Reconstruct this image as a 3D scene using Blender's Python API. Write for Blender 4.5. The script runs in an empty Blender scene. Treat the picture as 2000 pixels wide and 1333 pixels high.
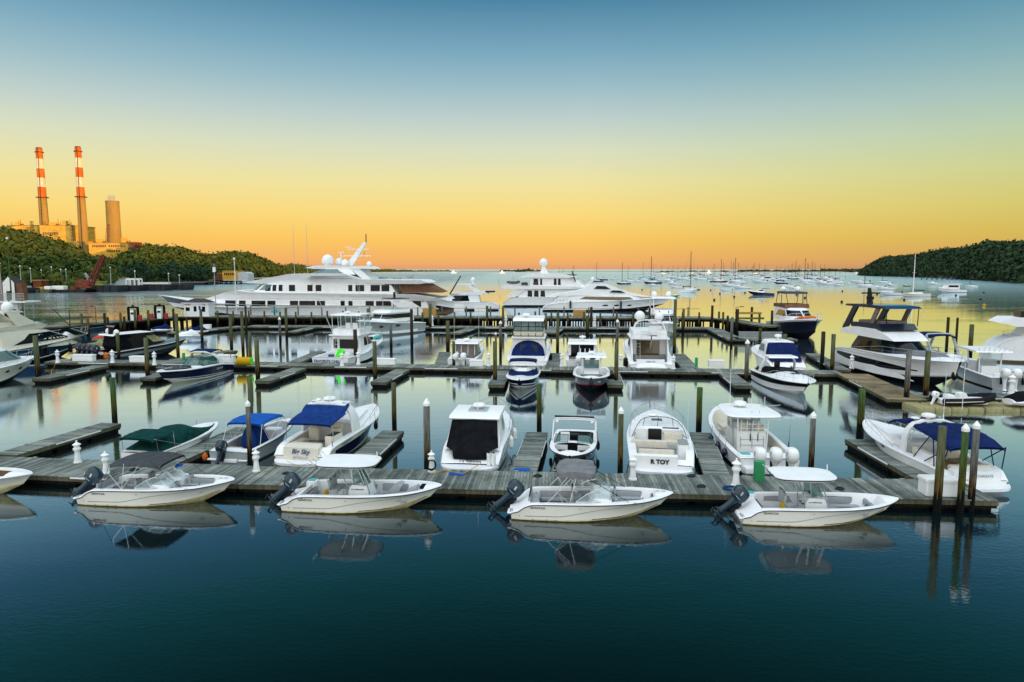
import bpy, math, random
from mathutils import Vector, Matrix
random.seed(7)
R = math.radians; PI = math.pi
scene = bpy.context.scene
COL = scene.collection

# ------------------------------------------------------------------ camera
CAMZ, F, PX0, PY0 = 10.0, 1333.0, 1000.0, 666.5
PITCH = R(6.04)
cam_d = bpy.data.cameras.new('camera'); cam = bpy.data.objects.new('camera', cam_d); COL.objects.link(cam)
cam_d.sensor_width = 36; cam_d.lens = 36 * F / 2000; cam_d.clip_end = 30000; cam_d.clip_start = .5
cam.location = (0, 0, CAMZ); cam.rotation_euler = (R(90) - PITCH, 0, 0)
scene.camera = cam
scene.view_settings.view_transform = 'Standard'; scene.view_settings.look = 'None'
scene.view_settings.exposure = 0; scene.view_settings.gamma = 1
scene.cycles.max_bounces = 6; scene.cycles.transparent_max_bounces = 12

# ------------------------------------------------------------------ sky
SUN_EL, SUN_AZ = R(2.1), R(128)          # azimuth clockwise from the view direction
world = bpy.data.worlds.new('World'); scene.world = world; world.use_nodes = True
nt = world.node_tree; N = nt.nodes; Lk = nt.links
for n in list(N): N.remove(n)
out = N.new('ShaderNodeOutputWorld'); bg = N.new('ShaderNodeBackground'); Lk.new(bg.outputs[0], out.inputs[0])
tc = N.new('ShaderNodeTexCoord'); sep = N.new('ShaderNodeSeparateXYZ'); Lk.new(tc.outputs['Generated'], sep.inputs[0])
def lin(c): return tuple((v / 255 / 12.92) if v / 255 <= .04045 else ((v / 255 + .055) / 1.055) ** 2.4 for v in c) + (1,)
def ramp(tree, fac, stops, interp='LINEAR'):
    r = tree.nodes.new('ShaderNodeValToRGB'); tree.links.new(fac, r.inputs[0]); r.color_ramp.interpolation = interp
    e = r.color_ramp.elements
    while len(e) > 1: e.remove(e[-1])
    e[0].position = stops[0][0]; e[0].color = stops[0][1]
    for p, c in stops[1:]:
        k = e.new(p); k.color = c
    return r.outputs[0]
front = ramp(nt, sep.outputs[2], [(0, lin((226, 160, 116))), (.010, lin((243, 176, 104))), (.042, lin((252, 200, 98))), (.078, lin((251, 218, 126))), (.12, lin((240, 227, 160))),
    (.165, lin((218, 223, 192))), (.205, lin((192, 209, 204))), (.25, lin((155, 189, 200))), (.292, lin((122, 168, 190))), (.352, lin((76, 132, 164))),
    (.42, lin((40, 112, 118))), (.54, lin((5, 38, 38))), (.64, lin((60, 95, 120))), (.8, (1.2, 1.38, 1.6, 1)), (1, (1.9, 2.08, 2.3, 1))])
back = ramp(nt, sep.outputs[2], [(0, (1.5, 1.24, .92, 1)), (.1, (1.7, 1.5, 1.22, 1)), (.3, (1.4, 1.42, 1.36, 1)), (.6, (1.3, 1.4, 1.52, 1)), (1, (1.9, 2.08, 2.3, 1))])
mr = N.new('ShaderNodeMapRange'); mr.interpolation_type = 'SMOOTHSTEP'; Lk.new(sep.outputs[1], mr.inputs[0])
mr.inputs[1].default_value = .35; mr.inputs[2].default_value = -.25
mx = N.new('ShaderNodeMix'); mx.data_type = 'RGBA'; Lk.new(mr.outputs[0], mx.inputs[0]); Lk.new(front, mx.inputs[6]); Lk.new(back, mx.inputs[7])
azr = ramp(nt, sep.outputs[0], [(0, (1, 1, 1, 1)), (.1, (1, 1, 1, 1)), (.6, (.70, .84, .82, 1))])
mulc = N.new('ShaderNodeMix'); mulc.data_type = 'RGBA'; mulc.blend_type = 'MULTIPLY'; mulc.inputs[0].default_value = 1
Lk.new(mx.outputs[2], mulc.inputs[6]); Lk.new(azr, mulc.inputs[7]); Lk.new(mulc.outputs[2], bg.inputs[0]); bg.inputs[1].default_value = 1.0

# ------------------------------------------------------------------ sun (just above the hills to the right, behind the camera)
sun_d = bpy.data.lights.new('sun', 'SUN'); sun = bpy.data.objects.new('sun', sun_d); COL.objects.link(sun)
sun_d.energy = 5; sun_d.angle = R(.53); sun_d.color = (1, .47, .09)
sdir = Vector((math.sin(SUN_AZ) * math.cos(SUN_EL), math.cos(SUN_AZ) * math.cos(SUN_EL), math.sin(SUN_EL)))
sun.rotation_euler = sdir.to_track_quat('Z', 'Y').to_euler()

# ------------------------------------------------------------------ pixel of the 2000 px photograph -> point at height z
def W(px, py, z=0.0):
    a = math.atan((py - PY0) / F) + PITCH
    d = (CAMZ - z) / math.tan(a)
    depth = d * math.cos(PITCH) + (CAMZ - z) * math.sin(PITCH)
    return Vector(((px - PX0) / F * depth, d, z))
def WD(px, py, d):                       # point at ground distance d seen at (px, py)
    a = math.atan((py - PY0) / F) + PITCH
    z = CAMZ - d * math.tan(a)
    depth = d * math.cos(PITCH) + (CAMZ - z) * math.sin(PITCH)
    return Vector(((px - PX0) / F * depth, d, z))

# ------------------------------------------------------------------ materials
M = {}
def mat(name, col, rough=.5, metal=0, var=0, vs=3, bump=0, bs=40, coat=0, alpha=1, spec=None, stretch=(1, 1, 1)):
    spec = (.06 if rough >= .6 else .4) if spec is None else spec
    m = bpy.data.materials.new(name); m.use_nodes = True; M[name] = m
    t = m.node_tree; b = t.nodes['Principled BSDF']
    b.inputs['Base Color'].default_value = (*col, 1); b.inputs['Roughness'].default_value = rough
    b.inputs['Metallic'].default_value = metal; b.inputs['Coat Weight'].default_value = coat
    b.inputs['Specular IOR Level'].default_value = spec
    if alpha < 1: b.inputs['Alpha'].default_value = alpha
    if var or bump:
        tcn = t.nodes.new('ShaderNodeTexCoord'); mp = t.nodes.new('ShaderNodeMapping'); mp.inputs['Scale'].default_value = stretch
        t.links.new(tcn.outputs['Object'], mp.inputs[0])
    if var:
        n = t.nodes.new('ShaderNodeTexNoise'); n.inputs['Scale'].default_value = vs; n.inputs['Detail'].default_value = 5
        t.links.new(mp.outputs[0], n.inputs[0])
        lo = tuple(c * (1 - var) for c in col) + (1,); hi = tuple(min(1, c * (1 + var)) for c in col) + (1,)
        t.links.new(ramp(t, n.outputs[0], [(.3, lo), (.7, hi)]), b.inputs['Base Color'])
    if bump:
        n = t.nodes.new('ShaderNodeTexNoise'); n.inputs['Scale'].default_value = bs; n.inputs['Detail'].default_value = 3
        t.links.new(mp.outputs[0], n.inputs[0]); bp = t.nodes.new('ShaderNodeBump'); bp.inputs['Strength'].default_value = bump; bp.inputs['Distance'].default_value = .02
        t.links.new(n.outputs[0], bp.inputs['Height']); t.links.new(bp.outputs[0], b.inputs['Normal'])
    return m
mat('gel', (.78, .79, .80), .38, var=.05, vs=1.3, spec=.3)
mat('gel2', (.70, .68, .61), .35, var=.04, vs=1.1, spec=.4)
mat('cream', (.66, .63, .54), .35, var=.05, vs=1.5, spec=.3)
mat('bottom', (.60, .50, .27), .45, var=.25, vs=5)
mat('bottomdark', (.006, .008, .016), .5, var=.3, vs=4)
mat('navy', (.005, .009, .035), .2, coat=.4, var=.2, vs=2)
mat('blue', (.010, .05, .12), .2, coat=.4, var=.15, vs=2)
mat('hullgrey', (.17, .20, .215), .25, coat=.6, var=.08, vs=1.5)
mat('hullsilver', (.33, .36, .37), .25, coat=.6, var=.06, vs=1.5)
mat('black', (.003, .003, .004), .35, spec=.25)
mat('rubber', (.014, .014, .016), .6, var=.3, vs=10)
mat('glassdark', (.004, .006, .009), .08, spec=.2)
mat('glassteal', (.03, .13, .13), .05, spec=.9, alpha=.62)
mat('glassclear', (.35, .5, .5), .04, spec=.9, alpha=.3)
mat('glassbrown', (.09, .055, .015), .06, spec=.8)
mat('chrome', (.62, .64, .66), .2, metal=1)
mat('steelwhite', (.7, .72, .74), .3)
mat('cnavy', (.006, .016, .075), .8, var=.35, vs=3, bump=.5, bs=6)
mat('cblue', (.010, .085, .36), .8, var=.2, vs=4, bump=.4, bs=6)
mat('croyal', (.008, .035, .16), .8, var=.3, vs=3, bump=.4, bs=5)
mat('cgreen', (.004, .040, .036), .8, var=.35, vs=3, bump=.6, bs=5)
mat('cblack', (.007, .008, .010), .85, var=.5, vs=2.5, bump=.8, bs=5)
mat('cgrey', (.055, .060, .068), .85, var=.2, vs=4, bump=.5, bs=7)
mat('cmid', (.17, .175, .185), .85, var=.2, vs=3, bump=.5, bs=6)
mat('corange', (.55, .13, .015), .7, var=.15, vs=3, bump=.3, bs=6)
mat('ctaupe', (.16, .14, .13), .85, var=.2, vs=4, bump=.4, bs=6)
mat('ctan', (.30, .27, .14), .8, var=.2, vs=4)
mat('vinyl', (.30, .32, .34), .55, var=.1, vs=6)
mat('vinylcream', (.58, .54, .45), .55, var=.08, vs=6)
mat('sole', (.50, .50, .47), .6, var=.1, vs=8)
mat('motor', (.006, .026, .045), .3, coat=.25, var=.15, vs=5)
mat('motornavy', (.008, .011, .028), .3, coat=.3)
mat('red', (.42, .02, .02), .5)
mat('yellow', (.50, .30, .01), .6, var=.1, vs=6)
mat('green', (.02, .26, .10), .5, var=.1, vs=6)
mat('lime', (.05, .78, .02), .55, var=.08, vs=6)
mat('orangepaint', (.55, .13, .02), .7, var=.28, vs=.25, stretch=(2, 2, .4))
mat('whitepaint', (.76, .76, .74), .5, var=.06, vs=4)
mat('rope', (.42, .30, .06), .8)
mat('ropedark', (.03, .035, .045), .8)
mat('ropeblue', (.01, .06, .2), .8)
mat('teak', (.33, .20, .09), .6, var=.2, vs=6, stretch=(1, 8, 1))
mat('flagred', (.5, .03, .03), .7)
mat('turq', (.05, .42, .42), .5)
mat('lettering', (.01, .012, .02), .4)
mat('letterblue', (.01, .07, .17), .4)
mat('letternavy', (.02, .03, .22), .4)
mat('lettergrey', (.25, .27, .28), .4)
mat('concrete', (.33, .21, .06), .85, var=.2, vs=.15, stretch=(1, 1, .3))  # gold of the low sun mixed into the concrete colour
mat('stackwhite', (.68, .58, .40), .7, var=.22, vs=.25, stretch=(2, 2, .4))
mat('plantwall', (.66, .37, .06), .8, var=.22, vs=.15, stretch=(1, 1, 2))  # wall colour deepened to carry the gold of the low sun
mat('tinroof', (.45, .48, .50), .5, var=.1, vs=.5)
mat('shingle', (.05, .05, .055), .85, var=.3, vs=4)
mat('brownwall', (.16, .08, .05), .8, var=.2, vs=2)
mat('rust', (.16, .045, .03), .8, var=.35, vs=.8)
mat('darksteel', (.03, .032, .035), .6, var=.3, vs=1)
mat('galv', (.32, .35, .35), .5, var=.1, vs=4)
mat('bedpost', (.42, .25, .08), .75, var=.25, vs=5, stretch=(1, 1, 6))
mat('copper', (.03, .28, .14), .6, var=.25, vs=6)

def wood(name, c1, c2, board=None, axis=0):
    """weathered timber; each board its own tone when a board width is given"""
    m = bpy.data.materials.new(name); m.use_nodes = True; M[name] = m
    t = m.node_tree; b = t.nodes['Principled BSDF']; b.inputs['Roughness'].default_value = .8; b.inputs['Specular IOR Level'].default_value = .08
    tcn = t.nodes.new('ShaderNodeTexCoord'); mp = t.nodes.new('ShaderNodeMapping')
    mp.inputs['Scale'].default_value = (30, 2, 8) if axis == 0 else (2, 30, 8)
    if board is None: mp.inputs['Scale'].default_value = (9, 9, .8)
    t.links.new(tcn.outputs['Object'], mp.inputs[0])
    n = t.nodes.new('ShaderNodeTexNoise'); n.inputs['Scale'].default_value = 1; n.inputs['Detail'].default_value = 6; t.links.new(mp.outputs[0], n.inputs[0])
    g = ramp(t, n.outputs[0], [(.3, (*c1, 1)), (.7, (*c2, 1))])
    n3 = t.nodes.new('ShaderNodeTexNoise'); n3.inputs['Scale'].default_value = .7; n3.inputs['Detail'].default_value = 4; t.links.new(tcn.outputs['Object'], n3.inputs[0])
    g3 = ramp(t, n3.outputs[0], [(.32, (.58, .60, .56, 1)), (.5, (.95, .95, .93, 1)), (.66, (1.22, 1.19, 1.13, 1))])
    mm = t.nodes.new('ShaderNodeMix'); mm.data_type = 'RGBA'; mm.blend_type = 'MULTIPLY'; mm.inputs[0].default_value = 1
    t.links.new(g, mm.inputs[6]); t.links.new(g3, mm.inputs[7]); cur = mm.outputs[2]
    if board:
        sp = t.nodes.new('ShaderNodeSeparateXYZ'); t.links.new(tcn.outputs['Object'], sp.inputs[0])
        dv = t.nodes.new('ShaderNodeMath'); dv.operation = 'DIVIDE'; dv.inputs[1].default_value = board; t.links.new(sp.outputs[axis], dv.inputs[0])
        fl = t.nodes.new('ShaderNodeMath'); fl.operation = 'FLOOR'; t.links.new(dv.outputs[0], fl.inputs[0])
        wn = t.nodes.new('ShaderNodeTexWhiteNoise'); wn.noise_dimensions = '1D'; t.links.new(fl.outputs[0], wn.inputs['W'])
        g2 = ramp(t, wn.outputs[0], [(0, (.55, .56, .58, 1)), (.5, (.95, .97, .97, 1)), (1, (1.45, 1.42, 1.38, 1))])
        m2 = t.nodes.new('ShaderNodeMix'); m2.data_type = 'RGBA'; m2.blend_type = 'MULTIPLY'; m2.inputs[0].default_value = 1
        t.links.new(cur, m2.inputs[6]); t.links.new(g2, m2.inputs[7]); cur = m2.outputs[2]
    t.links.new(cur, b.inputs['Base Color'])
    bp = t.nodes.new('ShaderNodeBump'); bp.inputs['Strength'].default_value = .4; bp.inputs['Distance'].default_value = .01
    t.links.new(n.outputs[0], bp.inputs['Height']); t.links.new(bp.outputs[0], b.inputs['Normal'])
wood('plank', (.10, .115, .105), (.25, .275, .26), .145, 0)
wood('planknew', (.15, .12, .075), (.28, .225, .14), .145, 0)
wood('beam', (.06, .06, .04), (.14, .13, .08))
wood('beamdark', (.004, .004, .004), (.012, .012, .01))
wood('beamgreen', (.11, .13, .04), (.21, .22, .09))
def pilemat(name, top, mid, low):
    """tarred and weed grown at the waterline, weathered above"""
    m = bpy.data.materials.new(name); m.use_nodes = True; M[name] = m
    t = m.node_tree; b = t.nodes['Principled BSDF']; b.inputs['Roughness'].default_value = .85; b.inputs['Specular IOR Level'].default_value = .05
    tcn = t.nodes.new('ShaderNodeTexCoord'); sp = t.nodes.new('ShaderNodeSeparateXYZ'); t.links.new(tcn.outputs['Object'], sp.inputs[0])
    mp = t.nodes.new('ShaderNodeMapping'); mp.inputs['Scale'].default_value = (14, 14, 1.2); t.links.new(tcn.outputs['Object'], mp.inputs[0])
    n = t.nodes.new('ShaderNodeTexNoise'); n.inputs['Scale'].default_value = 1; n.inputs['Detail'].default_value = 6; t.links.new(mp.outputs[0], n.inputs[0])
    ma = t.nodes.new('ShaderNodeMath'); ma.operation = 'MULTIPLY_ADD'; ma.inputs[1].default_value = .7; t.links.new(n.outputs[0], ma.inputs[0])
    d = t.nodes.new('ShaderNodeMath'); d.operation = 'DIVIDE'; d.inputs[1].default_value = 4; t.links.new(sp.outputs[2], d.inputs[0])
    t.links.new(d.outputs[0], ma.inputs[2])
    base = ramp(t, ma.outputs[0], [(.35, (.006, .007, .007, 1)), (.58, (.008, .009, .008, 1)), (.63, (*low, 1)), (.82, (*mid, 1)), (1.0, (*top, 1))])
    g = ramp(t, n.outputs[0], [(.3, (.6, .6, .6, 1)), (.7, (1.35, 1.35, 1.35, 1))])
    mm = t.nodes.new('ShaderNodeMix'); mm.data_type = 'RGBA'; mm.blend_type = 'MULTIPLY'; mm.inputs[0].default_value = 1
    t.links.new(base, mm.inputs[6]); t.links.new(g, mm.inputs[7]); t.links.new(mm.outputs[2], b.inputs['Base Color'])
pilemat('pilegrey', (.15, .15, .14), (.10, .10, .085), (.07, .04, .01))
pilemat('pilegreen', (.10, .11, .06), (.075, .08, .035), (.09, .048, .01))
pilemat('pileolive', (.06, .11, .04), (.06, .075, .02), (.05, .05, .01))
pilemat('pilebrown', (.045, .034, .025), (.035, .028, .02), (.025, .02, .015))

# ------------------------------------------------------------------ mesh builder
class MB:
    def __init__(s): s.v = []; s.f = []; s.m = []; s.mats = []
    def mi(s, m):
        if m not in s.mats: s.mats.append(m)
        return s.mats.index(m)
    def add(s, vs, fs, m):
        o = len(s.v); s.v += [tuple(v) for v in vs]; k = s.mi(m)
        for f in fs: s.f.append(tuple(i + o for i in f)); s.m.append(k)
    def box(s, c, d, m, rot=0, top=None):
        """box centred at c (top face scaled by top)"""
        x, y, z = d[0] / 2, d[1] / 2, d[2] / 2; tx, ty = top or (1, 1)
        P = [(-x, -y, -z), (x, -y, -z), (x, y, -z), (-x, y, -z), (-x * tx, -y * ty, z), (x * tx, -y * ty, z), (x * tx, y * ty, z), (-x * tx, y * ty, z)]
        cr, sr = math.cos(rot), math.sin(rot)
        P = [(c[0] + a * cr - b * sr, c[1] + a * sr + b * cr, c[2] + e) for a, b, e in P]
        s.add(P, [(0, 3, 2, 1), (4, 5, 6, 7), (0, 1, 5, 4), (1, 2, 6, 5), (2, 3, 7, 6), (3, 0, 4, 7)], m)
    def cbox(s, c, d, m, b=.04, rot=0):
        """box with chamfered vertical and top edges"""
        x, y, z = d[0] / 2, d[1] / 2, d[2] / 2; b = min(b, x * .9, y * .9, z * .9)
        def ring(x, y, b, zz): return [(-x + b, -y, zz), (x - b, -y, zz), (x, -y + b, zz), (x, y - b, zz), (x - b, y, zz), (-x + b, y, zz), (-x, y - b, zz), (-x, -y + b, zz)]
        rs = [ring(x, y, b, -z), ring(x, y, b, z - b), ring(x - b * .3, y - b * .3, b, z - b * .3), ring(x - b, y - b, b * .7, z)]
        cr, sr = math.cos(rot), math.sin(rot)
        rs = [[(c[0] + a * cr - q * sr, c[1] + a * sr + q * cr, c[2] + e) for a, q, e in r] for r in rs]
        s.loft(rs, m, closed=True, caps=True)
    def loft(s, rings, m, closed=False, caps=False, mats=None):
        n = len(rings[0]); vs = [p for r in rings for p in r]; o = len(s.v); s.v += [tuple(p) for p in vs]
        for i in range(len(rings) - 1):
            for j in range(n if closed else n - 1):
                k = (j + 1) % n
                s.f.append((o + i * n + j, o + i * n + k, o + (i + 1) * n + k, o + (i + 1) * n + j))
                s.m.append(s.mi(mats[j] if mats else m))
        if caps:
            mm = s.mi(m if isinstance(caps, bool) else caps)
            s.f.append(tuple(o + j for j in range(n))[::-1]); s.m.append(mm)
            s.f.append(tuple(o + (len(rings) - 1) * n + j for j in range(n))); s.m.append(mm)
    def tube(s, p0, p1, r0, m, r1=None, n=8, cap=True):
        p0 = Vector(p0); p1 = Vector(p1); r1 = r0 if r1 is None else r1
        d = (p1 - p0)
        if d.length < 1e-6: return
        d.normalize(); a = d.orthogonal().normalized(); b = d.cross(a)
        rs = [[p + (a * math.cos(t) + b * math.sin(t)) * r for t in [2 * PI * k / n for k in range(n)]] for p, r in ((p0, r0), (p1, r1))]
        s.loft(rs, m, closed=True, caps=cap)
    def path(s, pts, r, m, n=6, closed=False):
        pts = [Vector(p) for p in pts]
        if closed: pts = pts + [pts[0], pts[1]]
        rs = []; prev = None
        for i, p in enumerate(pts):
            d = (pts[min(i + 1, len(pts) - 1)] - pts[max(i - 1, 0)])
            if d.length < 1e-9: d = Vector((0, 0, 1))
            d.normalize()
            a = (prev - d * prev.dot(d)) if prev is not None else d.orthogonal()
            if a.length < 1e-6: a = d.orthogonal()
            a.normalize(); prev = a; b = d.cross(a)
            rs.append([p + (a * math.cos(t) + b * math.sin(t)) * r for t in [2 * PI * k / n for k in range(n)]])
        s.loft(rs, m, closed=True, caps=not closed)
    def lathe(s, prof, m, c=(0, 0, 0), n=16, mats=None):
        """profile of (radius, z) turned round the vertical through c"""
        for i in range(len(prof) - 1):
            (r0, z0), (r1, z1) = prof[i], prof[i + 1]
            ra = [(c[0] + r0 * math.cos(2 * PI * k / n), c[1] + r0 * math.sin(2 * PI * k / n), c[2] + z0) for k in range(n)]
            rb = [(c[0] + r1 * math.cos(2 * PI * k / n), c[1] + r1 * math.sin(2 * PI * k / n), c[2] + z1) for k in range(n)]
            s.loft([ra, rb], mats[i] if mats else m, closed=True)
        for (r, z), fl in ((prof[0], True), (prof[-1], False)):
            if r > 1e-4:
                ring = [(c[0] + r * math.cos(2 * PI * k / n), c[1] + r * math.sin(2 * PI * k / n), c[2] + z) for k in range(n)]
                s.add(ring, [tuple(range(n))[::-1] if fl else tuple(range(n))], (mats[0] if fl else mats[-1]) if mats else m)
    def ell(s, c, r, m, nu=12, nv=8):
        if not hasattr(r, '__len__'): r = (r, r, r)
        vs = [(c[0], c[1], c[2] - r[2])]
        for i in range(1, nv):
            t = -PI / 2 + PI * i / nv
            vs += [(c[0] + r[0] * math.cos(t) * math.cos(2 * PI * k / nu), c[1] + r[1] * math.cos(t) * math.sin(2 * PI * k / nu), c[2] + r[2] * math.sin(t)) for k in range(nu)]
        vs.append((c[0], c[1], c[2] + r[2])); fs = [(0, 1 + (k + 1) % nu, 1 + k) for k in range(nu)]
        for i in range(nv - 2):
            a = 1 + i * nu
            fs += [(a + k, a + (k + 1) % nu, a + nu + (k + 1) % nu, a + nu + k) for k in range(nu)]
        a = 1 + (nv - 2) * nu; fs += [(a + k, a + (k + 1) % nu, len(vs) - 1) for k in range(nu)]
        s.add(vs, fs, m)
    def prof(s, pts, hw, m, top=None, y=0, mats=None):
        """side outline (x, z) given a half width hw(x, z); both flanks and the rim"""
        f = hw if callable(hw) else (lambda x, z: hw)
        L = [(x, y + f(x, z), z) for x, z in pts]; Rr = [(x, y - f(x, z), z) for x, z in pts]; n = len(pts)
        s.add(L + Rr, [tuple(range(n)), tuple(range(n, 2 * n))[::-1]], m)
        s.add(L + Rr, [(i, (i + 1) % n, n + (i + 1) % n, n + i) for i in range(n)], top or m)
    def patch(s, c00, c10, c11, c01, m, nu=1, nv=1, f=None):
        """bilinear sheet between four corners, each point passed through f"""
        vs = []
        for j in range(nv + 1):
            for i in range(nu + 1):
                u, v = i / nu, j / nv
                p = [(1 - u) * (1 - v) * a + u * (1 - v) * b + u * v * c + (1 - u) * v * d for a, b, c, d in zip(c00, c10, c11, c01)]
                vs.append(f(*p) if f else p)
        s.add(vs, [(j * (nu + 1) + i, j * (nu + 1) + i + 1, (j + 1) * (nu + 1) + i + 1, (j + 1) * (nu + 1) + i) for j in range(nv) for i in range(nu)], m)
    def build(s, name, parent=None, smooth=35, T=None):
        me = bpy.data.meshes.new(name); vs = s.v
        if T is not None: vs = [tuple(T @ Vector(v)) for v in vs]
        me.from_pydata(vs, [], s.f)
        for k in s.mats: me.materials.append(M[k])
        me.polygons.foreach_set('material_index', s.m)
        if smooth:
            me.polygons.foreach_set('use_smooth', [True] * len(me.polygons))
            try: me.set_sharp_from_angle(angle=R(smooth))
            except Exception: pass
        me.update()
        o = bpy.data.objects.new(name, me); COL.objects.link(o)
        if parent is not None: o.parent = parent
        return o
def tag(o, label=None, cat=None, group=None, kind=None):
    if label: o['label'] = label
    if cat: o['category'] = cat
    if group: o['group'] = group
    if kind: o['kind'] = kind
    return o
def thing(name, label, cat, group=None, loc=(0, 0, 0), rz=0, sc=1.0):
    o = bpy.data.objects.new(name, None); COL.objects.link(o); o.location = loc; o.rotation_euler = (0, 0, rz); o.scale = (sc,) * 3
    o.empty_display_size = .2
    return tag(o, label, cat, group)
KIDS = {}
def copy_tree(o, parent=None):
    c = o.copy(); COL.objects.link(c)
    if parent is not None: c.parent = parent
    for ch in list(o.children): copy_tree(ch, c)
    return c
def again(o, loc, rz, label, group=None, sc=None):
    c = copy_tree(o); c.location = loc; c.rotation_euler = (0, 0, rz); c['label'] = label
    if group: c['group'] = group
    if sc: c.scale = (sc,) * 3
    return c
FONTC = {}
def text_geo(txt, size, bold=0, shear=0):
    """flat lettering as (verts, faces), baseline along x, centred"""
    cu = bpy.data.curves.new('t', 'FONT'); cu.body = txt; cu.size = size; cu.align_x = 'CENTER'; cu.align_y = 'CENTER'; cu.offset = bold; cu.shear = shear
    cu.resolution_u = 3
    o = bpy.data.objects.new('t', cu); COL.objects.link(o); bpy.context.view_layer.update()
    me = bpy.data.meshes.new_from_object(o.evaluated_get(bpy.context.evaluated_depsgraph_get()))
    vs = [v.co.copy() for v in me.vertices]; fs = [tuple(p.vertices) for p in me.polygons]
    bpy.data.objects.remove(o); bpy.data.meshes.remove(me); bpy.data.curves.remove(cu)
    return vs, fs
def text_map(parent, name, txt, size, f, m='lettering', bold=0, shear=0):
    vs, fs = text_geo(txt, size, bold, shear)
    b = MB(); b.add([f(v.x, v.y) for v in vs], fs, m); return b.build(name, parent, smooth=0)

# ------------------------------------------------------------------ hull
def crv(tbl):
    """smooth curve through (t, value) points"""
    n = len(tbl)
    def f(t):
        if t <= tbl[0][0]: return tbl[0][1]
        if t >= tbl[-1][0]: return tbl[-1][1]
        i = 0
        while t > tbl[i + 1][0]: i += 1
        (x0, y0), (x1, y1) = tbl[i], tbl[i + 1]; h = x1 - x0
        def sl(a, b): return (tbl[b][1] - tbl[a][1]) / (tbl[b][0] - tbl[a][0])
        s = sl(i, i + 1)
        def tang(k):
            if k == 0 or k == n - 1: return s
            a, b = sl(k - 1, k), sl(k, k + 1)
            return 0 if a * b <= 0 else 2 * a * b / (a + b)
        m0, m1 = tang(i), tang(i + 1); u = (t - x0) / h
        return y0 * (2 * u**3 - 3 * u**2 + 1) + m0 * h * (u**3 - 2 * u**2 + u) + y1 * (3 * u**2 - 2 * u**3) + m1 * h * (u**3 - u**2)
    return f
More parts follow.
